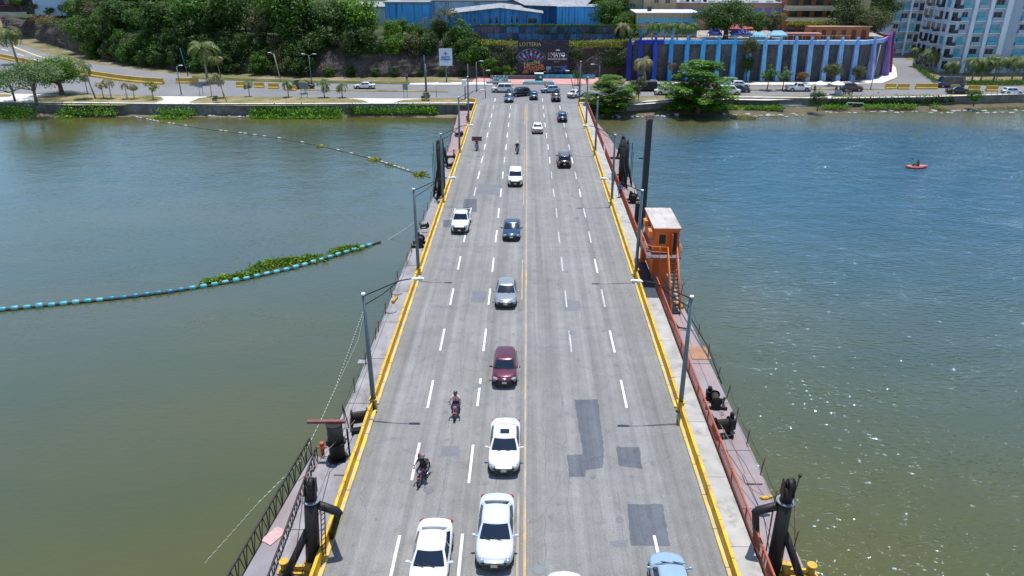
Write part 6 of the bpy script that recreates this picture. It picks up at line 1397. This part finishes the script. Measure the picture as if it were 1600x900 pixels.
# school buildings ------------------------------------------------------------------
a_ = Yp(992, 60, 190); c_ = Yp(1088, 60, 190); z1 = Yp(1040, 21, 190).z
t = building('cream two storey school block with light blue window bands behind the small palms', a_.x, c_.x, 190, 8, z1, 10, cream, whitew, name='school_building', top=.22, over=.3)
bwid = c_.x-a_.x; nb = 4
for zz in (z1-8-2.2, z1-8-4.9):
    for k in range(nb):
        b = MB(); x0 = .5+k*(bwid-.6)/nb; b.span(x0, x0+(bwid-.6)/nb-.35, -.08, .05, zz, zz+1.25); f_ = b.build('window', bshade, t)
        b = MB(); b.span(x0+(.3 if k % 2 else 1.9), x0+(1.4 if k % 2 else 2.6), -.1, -.08, zz+.05, zz+(.55 if zz < 2 else .2)); b.build('pane', wglass, f_)
b = MB()
for k in range(nb+1): x0 = .3+k*(bwid-.6)/nb; b.span(x0-.12, x0+.12, -.22, 0, 0, z1-8)
b.span(0, bwid, -.3, 0, (z1-8)*.5-.1, (z1-8)*.5+.15); b.build('column', cream2, t)
b = MB(); b.tube([(3.6, 4, z1-8+.2), (3.6, 4, z1-8+1.3)], .55, 12); b.ball((3.6, 4, z1-8+1.3), (.5, .5, .2), 10, 5); b.build('roof_tank', trim, t)
a_ = Yp(1004, 30, 204); c_ = Yp(1055, 30, 204); t = building('tall plain cream block behind the school', a_.x, c_.x, 204, 8, 19.5, 12, cream, cream2); windows(t, [3.2, 6.0], 6.8, 8.2, 1.2, wglass, frame=cream2)
a_ = Yp(973, 30, 206); c_ = Yp(1004, 30, 206); t = building('grey cream block with narrow blue windows left of the tall cream block', a_.x, c_.x-.1, 206, 8, 19, 12, cream, cream2); 
for zz in (2.2, 5.0, 7.8): windows(t, [1.2, 2.9, 4.6, 6.0], zz, zz+1.9, .8, bshade, frame=cream2, mull=0)
a_ = Yp(1055, 20, 208); c_ = Yp(1236, 20, 208); z1 = Yp(1140, 6, 208).z; t = building('long peach building with violet blue windows behind the terrace trees', a_.x, c_.x, 208, 8, z1, 12, peach, groof, name='long_building', top=.3)
n = 12; bw_ = c_.x-a_.x
for k in range(n): windows(t, [1.4+k*bw_/n], z1-8-2.9, z1-8-.9, 1.9, pshade, frame=cream, mull=1)
b = MB()
for k in range(8): b.box((2+k*bw_/8, 1.5, z1-8+.5), (1.6, .7, .5))
b.build('skylight', whitew, t); b = MB()
for k in range(5): b.box((2.0+k*1.5, 3, z1-8+.75), (.8, .8, .9))
b.build('air_unit', trim, t)
# terraced orange building
t = thing('terraced_building', 'orange and cream terraced building with shaded balconies behind the conifer', 'building', (Yp(1229, 40, 203).x, 203, 8)); w_ = Yp(1345, 40, 203).x-Yp(1229, 40, 203).x
b = MB(); b.span(0, w_, 2, 12, 0, 11.5); b.build('wall', orangew, t); b = MB()
for z in (2.6, 5.4, 8.6): b.span(-.3, w_, -.6, 3, z, z+.9)
b.span(-.6, w_, -1, 3, 5.2, 5.38); b.build('balcony', cream2, t)
for z in (3.6, 6.4, 0.1):
    for k in range(6): b = MB(); b.span(1+k*w_/6, 1+k*w_/6+1.9, 1.93, 1.99, z, z+1.7); b.build('window', wglass, t)
b = MB(); b.span(w_-6, w_+1, -1, 11, 0, 14); b.build('side_tower', cream, t)
# terrace stalls, tents, umbrellas
def tent(px, py, w, m_, lab, Y=181.0, h=1.9, cat='tent', red=False):
    p = Yp(px, py, Y); t = thing('canopy_tent', lab, cat, (p.x, Y, 8.05)); b = MB(); hz = h
    b.add([(-w/2, -1.2, hz), (w/2, -1.2, hz), (w/2, 1.2, hz), (-w/2, 1.2, hz), (-w/4, 0, hz+.9), (w/4, 0, hz+.9)], [(0, 1, 5, 4), (1, 2, 5), (2, 3, 4, 5), (3, 0, 4), (3, 2, 1, 0)]); b.span(-w/2, w/2, -1.2, -1.17, hz-.45, hz); b.build('canopy', m_, t)
    b = MB()
    for x in (-w/2+.1, w/2-.1):
        for y in (-1.1, 1.1): b.bar((x, y, 0), (x, y, hz), .07)
    b.build('pole', steel, t)
tblue = M('royal blue canvas', (.008, .045, .24), .7, var=.15); tlite = M('light blue canvas', (.12, .36, .50), .6, var=.1); tred = M('red canvas', (.42, .06, .06), .7, var=.1)
tent(1116, 58, 3.0, tblue, 'small royal blue tent left of the dark terrace tree trunk', h=1.7); tent(1156, 58, 5.0, tblue, 'wide royal blue tent right of the dark terrace tree trunk', h=1.7)
tent(1184, 60, 3.4, tlite, 'light blue tent under the round terrace trees, left one', Y=180.5, h=1.2); tent(1214, 59, 4.0, tlite, 'light blue tent beside the pink shelter, right one', Y=180.5, h=1.5); tent(1147, 46, 2.6, tred, 'red and white shade roof behind the wide royal blue tent', Y=192, h=1.8); tent(1168, 46, 2.4, tred, 'small red shade roof glimpsed between the terrace trees', Y=192, h=1.8)
p = Yp(1252, 60, 180.5); b = MB(); b.box((0, 0, 1.75), (8.6, 2.4, .2)); 
for x in (-4, -2, 0, 2, 4): b.box((x, -1, .85), (.2, .2, 1.7))
b.box((0, .9, .9), (8.2, .1, 1.6), mi=1); o = b.build('shelter', [M('salmon shelter roof', (.42, .20, .17), .8), orangew], None, (p.x, 181, 8.05)); tag(o, 'long salmon roofed shelter on the terrace edge', 'shelter')
p = Yp(1290, 58, 184); b = MB(); b.box((0, 0, 1.4), (14, 3, 2.8)); b.box((0, -1.6, 2.85), (14.6, .6, .15), mi=1); 
for k in range(6): b.box((-5.8+k*2.3, -1.52, 1.1), (1.0, .06, 2.0), mi=2)
o = b.build('terrace_kiosk', [orangew, cream2, M('dark brown door', (.10, .035, .025), .7)], None, (p.x+3.5, 187, 8.05)); tag(o, 'low brick orange terrace building with brown doors', 'building')
stuff('terrace_plants', 'yellow green potted plants on the upper terrace', 'plants', f_yel, lambda b: band(b, [(Yp(1232, 40, 192).x, 192, 10.6), (Yp(1300, 40, 192).x, 192, 10.9)], 900, .34, .9, .5))
# upper left buildings
t = building('pale blue white building with a plain wall at the upper left corner', Yp(55, 20, 253).x, Yp(110, 20, 253).x, 253, 7.9, 20, 14, M('pale blue plaster', (.36, .50, .68), .8, var=.06, scale=.3), groof)
t = building('dark shaded building with a red awning at the far upper left', Yp(-30, 20, 262).x, Yp(50, 20, 262).x, 264, 7.5, 20, 12, M('dark facade', (.02, .025, .04), .7), groof); windows(t, [4, 9], 3, 5.5, 3.2, wglass, frame=dark)
b = MB(); b.box((6, -1.2, 2.6), (11, 2.6, .15), rx=R(-12)); b.build('awning', M('dark red awning', (.22, .03, .05), .7), t); b = MB(); b.span(0, 16, -3.4, -3.1, 0, .9); b.build('garden_wall', concrete, t)
# apartment towers ---------------------------------------------------------------------------
apw = stained('pale blue grey tower wall', (.52, .60, .74), (.32, .40, .52), (.55, .75), (.25, .25, .10)); apw2 = M('light tower wall', (.66, .73, .84), .8, var=.08, scale=.3); apg = M('grey tower wall', (.36, .43, .54), .8, var=.08, scale=.3); tglass = M('turquoise balcony glass', (.08, .38, .50), .12, var=.15, scale=.6, spec=.8); dglass = M('dark balcony glass', (.02, .03, .045), .15, var=.2)
def tower(lab, x0, x1, Y, nfl, fh, cols, depth=14, seed=1):
    rnd = random.Random(seed); t = thing('apartment_tower', lab, 'apartment tower', (x0, Y, 0)); w = x1-x0; H_ = nfl*fh+1
    b = MB(); b.span(0, w, 0, depth, 0, H_); b.build('wall', apw, t); b = MB(); b.span(-.3, w+.3, -.3, depth+.3, H_, H_+.6); b.build('roof', concrete, t)
    b = MB()
    for (x, kind, ww) in cols:
        if kind == 'pier': b.span(x-ww/2, x+ww/2, -.9, 0, 0, H_-.2)
        if kind == 'grey': b.span(x-ww/2, x+ww/2, -.35, 0, 0, H_-.2, mi=1)
    b.build('pier', [apw2, apg], t)
    for f_ in range(nfl):
        z = f_*fh+1.1
        for (x, kind, ww) in cols:
            if kind in ('win', 'big'):
                fb = MB(); fb.span(x-ww/2-.1, x+ww/2+.1, -.12, .02, z-.1, z+1.75); fo = fb.build('window', apg, t)
                p = MB(); n = 2 if kind == 'win' else 4; g_ = dglass if rnd.random() < (.82 if f_ > 3 else .5) else tglass
                for k in range(n): a = x-ww/2+ww*k/n+.05; c = x-ww/2+ww*(k+1)/n-.05; p.span(a, c, -.16, -.12, z, z+1.65)
                p.build('pane', g_, fo)
                bb_ = MB(); bb_.span(x-ww/2-.3, x+ww/2+.3, -.75, -.17, z-.4, z-.22); bb_.span(x-ww/2-.3, x+ww/2+.3, -.75, -.70, z-.22, z+.55, mi=(1 if (f_*7+int(x)) % 3 else 2)); bb_.build('balcony', [apw2, tglass, apg], t)
            elif kind == 'balc':
                bb_ = MB(); bb_.span(x-ww/2, x+ww/2, -1.5, 0, z-.5, z-.3); bb_.span(x-ww/2, x+ww/2, -1.5, -1.43, z-.3, z+.5, mi=1); bb_.span(x-ww/2+.2, x+ww/2-.2, -.06, -.01, z-.2, z+1.6, mi=2); bb_.build('balcony', [apw2, M('dark balcony rail', (.03, .035, .05), .6), dglass], t)
    return t
Y1 = 190.0; f = lambda px: Yp(px, 128, Y1).x
x0 = f(1461); 
colA = [(1.2, 'balc', 1.7), (3.4, 'win', 1.3), (5.3, 'pier', .9), (7.2, 'win', 1.7), (9.0, 'pier', .9), (11.0, 'win', 1.9), (13.0, 'pier', 1.3), (15.2, 'grey', 2.4), (18.6, 'big', 3.6), (21.6, 'pier', 1.1), (23.4, 'win', 1.6), (25.6, 'balc', 2.2), (28.2, 'balc', 2.0), (30, 'pier', .9), (33, 'win', 2), (36, 'big', 3)]
tower('tall pale blue apartment tower with turquoise balconies at the right edge', x0, x0+38, Y1, 11, 2.75, colA, depth=13, seed=3)
for f_ in range(11):
    for k, (xx, kd) in enumerate(((1.6, 'w'), (4.2, 'b'), (6.6, 'w'), (9.2, 'b'), (12.0, 'w'))):
        z = f_*2.75+1.1; T = bpy.data.objects['apartment_tower']
        if kd == 'w':
            m_ = MB(); m_.span(xx-.75, xx+.75, -.10, .02, z-.1, z+1.7); o = m_.build('window', apg, T, (0, 13.2, 0)); o.rotation_euler[2] = -R(90)
            m_ = MB(); m_.span(xx-.65, xx-.05, -.14, -.10, z, z+1.6); m_.span(xx+.05, xx+.65, -.14, -.10, z, z+1.6); m_.build('pane', dglass if (f_+k) % 3 else tglass, o)
        else:
            m_ = MB(); m_.span(xx-.9, xx+.9, -.9, 0, z-.45, z-.3); m_.span(xx-.9, xx+.9, -.9, -.85, z-.3, z+.4, mi=1); m_.span(xx-.8, xx+.8, -.06, -.01, z-.2, z+1.6, mi=2); o = m_.build('balcony', [apw2, MT['dark balcony rail'], dglass], T, (0, 13.2, 0)); o.rotation_euler[2] = -R(90)
Y2 = 224.0; x0 = Yp(1388, 60, Y2).x; colB = []
for k in range(6): colB += [(1.3+k*4.4, 'win', 1.3), (3.1+k*4.4, 'balc' if k % 2 else 'win', 1.6), (4.4+k*4.4, 'pier', .5)]
tower('darker apartment tower with small windows set back behind the hill road', x0, x0+27, Y2, 12, 2.75, colB, seed=5)
b = MB()
# ================================================================ shore furniture
def pole_lamp(px, py, top_py, lab, arms=(1,), lean=0, head=True, r_=.10, m_=steel, name='street_lamp', cat='street lamp', grp='lamp posts on the shore', z=0):
    g = G(px, py, z); h = Yp(px, top_py, g.y).z-z; t = thing(name, lab, cat, g, 0, grp); b = MB(); b.tube([(0, 0, 0), (lean, 0, h)], [r_*1.2, r_*.8], 8); b.build('post', m_, t)
    if head:
        for s in arms:
            b = MB(); b.tube([(lean, 0, h-.3), (lean+s*.7, 0, h+.1), (lean+s*1.5, -.1, h+.25)], .045, 6); b.build('arm', m_, t); b = MB(); b.box((lean+s*1.8, -.1, h+.26), (.8, .3, .12), taper=.7); b.build('lamp_head', white, t)
    return t
pole_lamp(283.5, 148, 104, 'pale lamp post on the lower left shore road near the blue panel', (.5,)); pole_lamp(487, 130, 86, 'double armed lamp post above the black van', (-.7, .7)); pole_lamp(439.5, 129, 84, 'leaning concrete pole with a small lamp left of the double armed lamp', (-.5,), lean=-.9, m_=concrete)
pole_lamp(294, 119, 75, 'tilted blue pole before the dark cliff trees', head=False, lean=-.8, m_=M('blue pole', (.03, .08, .22), .6), name='utility_pole', cat='pole'); pole_lamp(666.5, 143, 100, 'thick pale pole beside the olive bush road', head=False, r_=.14, name='utility_pole', cat='pole'); pole_lamp(665, 142.8, 86, 'thin mast rising beside the thick pale pole', head=False, r_=.07, name='utility_pole', cat='pole')
pole_lamp(1360, 140, 70, 'tall lilac pole leaning right before the purple buttress', head=False, lean=.4, m_=M('lilac pole', (.34, .30, .48), .6), name='utility_pole', cat='pole'); pole_lamp(936, 130, 102, 'lamp post behind the plaza with one arm to the left', (-.9,)); pole_lamp(1005, 130, 90, 'slim grey pole before the deep blue buttresses', head=False, name='utility_pole', cat='pole')
pole_lamp(745, 143, 97, 'lamp post at the cliff side of the junction with its arm to the right', (.6,)); pole_lamp(732, 153, 100, 'grey traffic pole at the left bridge corner', head=False, r_=.09, name='utility_pole', cat='pole'); pole_lamp(727, 155, 122, 'short thick pole with a box at the left bridge corner', head=False, r_=.12, name='utility_pole', cat='pole')
pole_lamp(1556, 128, 92, 'thin curved lamp post among the tower palms', (-.6,)); pole_lamp(682, 152, 134, 'short thin post on the third grass island', head=False, r_=.05, name='utility_pole', cat='pole'); pole_lamp(899, 154, 118, 'red and white striped leaning post at the right bridge end', head=False, lean=-1.1, r_=.09, m_=tred, name='boom_gate_post', cat='post')
g = G(726, 155); b = MB(); b.box((0, 0, 0), (.9, .6, 1.3)); o = b.build('signal_box', white, None, (g.x, g.y-.3, 3.2)); tag(o, 'white control box high on the short thick pole', 'box'); bevel(o, .04, 1)
gb = M('blue grey panel', (.10, .15, .22), .5, var=.1)
for (px, py, h, w_, lab) in ((1, 1, 1, 1, ''), (315, 149, 2.6, .95, 'blue grey back of a panel sign on two legs near the first path'), (305, 153, 2.9, 1.7, 'wide blue grey panel sign between small palms'), (936, 0, 0, 0, '')):
    if not lab: continue
    if 'wide' in lab: px, py = 476, 153
    g = G(px, py); t = thing('panel_sign', lab, 'sign', g); b = MB(); b.box((0, 0, h-.5), (w_, .08, 1.1)); b.build('panel', gb, t); 
    for s_ in (-1, 1): b = MB(); b.bar((s_*w_*.35, 0, 0), (s_*w_*.35, 0, h-.8), .07); b.build('leg', steel, t)
g = G(634, 153); t = thing('panel_sign', 'narrow blue grey panel sign near the third path', 'sign', g); b = MB(); b.box((0, 0, 2.1), (1.0, .08, 1.1)); b.build('panel', gb, t); 
for s_ in (-1, 1): b = MB(); b.bar((s_*.35, 0, 0), (s_*.35, 0, 1.7), .07); b.build('leg', steel, t)
# yellow jersey barriers
yj = stained('yellow concrete barrier', (.60, .38, .06), (.34, .24, .08), (.5, .7), (1, 1, 1), .7)
def jersey(pts, lab, h=.95, grp='yellow concrete barriers on the shore roads', w=.42):
    b = MB()
    for a, c in zip(pts[:-1], pts[1:]):
        a = Vector(a); c = Vector(c); d = (c-a).normalized(); nn = Vector((-d.y, d.x, 0))
        pr_ = ((-w, 0), (-w*.9, h*.25), (-w*.35, h*.5), (-w*.28, h), (w*.28, h), (w*.35, h*.5), (w*.9, h*.25), (w, 0)); vs = []
        for p in (a, c-d*.06):
            for x, z in pr_: vs.append(p+nn*x+Vector((0, 0, z)))
        b.add(vs, [(i, i+1, 9+i, 8+i) for i in range(7)]+[tuple(range(7, -1, -1)), tuple(range(8, 16))])
    o = b.build('concrete_barrier', yj); tag(o, lab, 'barrier', grp); return o
run = [G(*p) for p in ((-40, 82), (-15, 87.5), (0, 91), (27, 96.5), (53, 102), (88, 110), (124, 116), (151, 120.5), (178, 124.5), (205, 128), (231, 130.5), (256, 132))]
jersey([tuple(p) for p in run], 'long curved yellow barrier dividing the upper left roads', h=1.3, w=.55)
for k, (x0_, x1_, y_, lab) in enumerate(((276, 310, 130, 'longest loose yellow block right of the curved divider'), (370, 385, 136, 'yellow block partly cut by a palm, left of the pair before the black van'), (398, 413, 137, 'yellow block second from the left before the black van'), (420, 436, 138.5, 'yellow block third from the left before the black van'), (448, 463, 141.5, 'yellow block right under the black van'),
       (1383, 1399, 139, 'leftmost yellow block on the right shore road'), (1402, 1420, 139.5, 'second yellow block on the right shore road'), (1430, 1447, 139, 'third yellow block, joined to the fourth, at the hill road mouth'), (1447, 1464, 139, 'fourth yellow block at the hill road mouth'), (1484, 1498, 141, 'yellow block between the minibus and the black sedan'), (1512, 1530, 142, 'yellow block just right of the black sedan'), (1540, 1558, 142.5, 'rightmost yellow block on the shore road'))):
    a = G(x0_, y_); c = G(x1_, y_+.2); jersey([tuple(a), tuple(c+Vector((.06, 0, 0)))], lab, h=1.15)
# white umbrellas
for (px, py, lab) in ((1279, 147.5, 'white market umbrella, left of the pair by the right quay'), (1306, 147.5, 'white market umbrella, right of the pair by the right quay')):
    g = G(px, py); t = thing('market_umbrella', lab, 'umbrella', g, 0, 'white umbrellas by the quay'); b = MB(); b.tube([(0, 0, 0), (0, 0, 2.5)], .035, 6); b.build('pole', steel, t); b = MB(); n = 8; vs = [(0, 0, 2.75)]+[(math.cos(a)*1.45, math.sin(a)*1.45, 2.12+(.0)) for a in [2*math.pi*k/n for k in range(n)]]+[(math.cos(a)*1.43, math.sin(a)*1.43, 1.95) for a in [2*math.pi*k/n for k in range(n)]]
    b.add(vs, [(0, 1+k, 1+(k+1) % n) for k in range(n)]+[(1+k, 1+n+k, 1+n+(k+1) % n, 1+(k+1) % n) for k in range(n)]); b.build('canopy', M('umbrella canvas', (.75, .74, .70), .8, var=.03), t)
g = G(1309, 148.5); b = MB(); b.box((0, 0, .45), (1.2, .6, .9)); b.box((0, 0, .95), (1.3, .7, .08)); tag(b.build('vendor_cart', M('cart blue white', (.30, .40, .50), .6), None, g), 'pale vendor cart under the right umbrella', 'cart')
g = G(1324, 148.5); t = motorcycle('motorcycle parked by the right umbrella on the quay', (g.x, g.y, .01), R(90), PK); t['group'] = 'motorcycles by the quay'
b = MB()
for px in range(1530, 1604, 9):
    g = G(px, 151); b.bar((g.x, g.y, .2), (g.x, g.y, 1.1), .06)
a = G(1528, 151, 0); c = G(1606, 150, 0); b.bar((a.x, a.y, 1.05), (c.x, c.y, 1.05), .05); tag(b.build('quay_railing', steel), 'thin steel railing on the quay edge at far right', 'railing')
a = G(1262+60, 166, WZ+.9); b = MB(); b.tube([(0, 0, 0), (0, 0, .8), (.3, 0, 1.0), (3.2, 0, .9), (3.5, 0, .7), (3.5, 0, 0)], .06, 6); tag(b.build('boat_frame', whitew, None, (a.x, a.y, WZ+.6)), 'white bent pipe frame lying on the right bank', 'frame')
# left bridge end corner details and right bollards
for s, lab in ((-1, 'yellow curved barrier end at the left bridge corner'), (1, 'yellow curved barrier end at the right bridge corner')):
    b = MB(); xb = -9.68 if s < 0 else 10.08; pts = [(xb, 147.4)] + [(xb+s*1.6*(1-math.cos(k*math.pi/8)), 147.4+1.8*math.sin(k*math.pi/8)) for k in range(1, 5)]
    if s > 0: pts += [(13.5, 149.3), (15.5, 149.3)]
    for a, c in zip(pts[:-1], pts[1:]): b.bar((a[0], a[1], .36), (c[0], c[1], .36), .2, .72)
    tag(b.build('traffic_barrier', yel), lab, 'barrier')
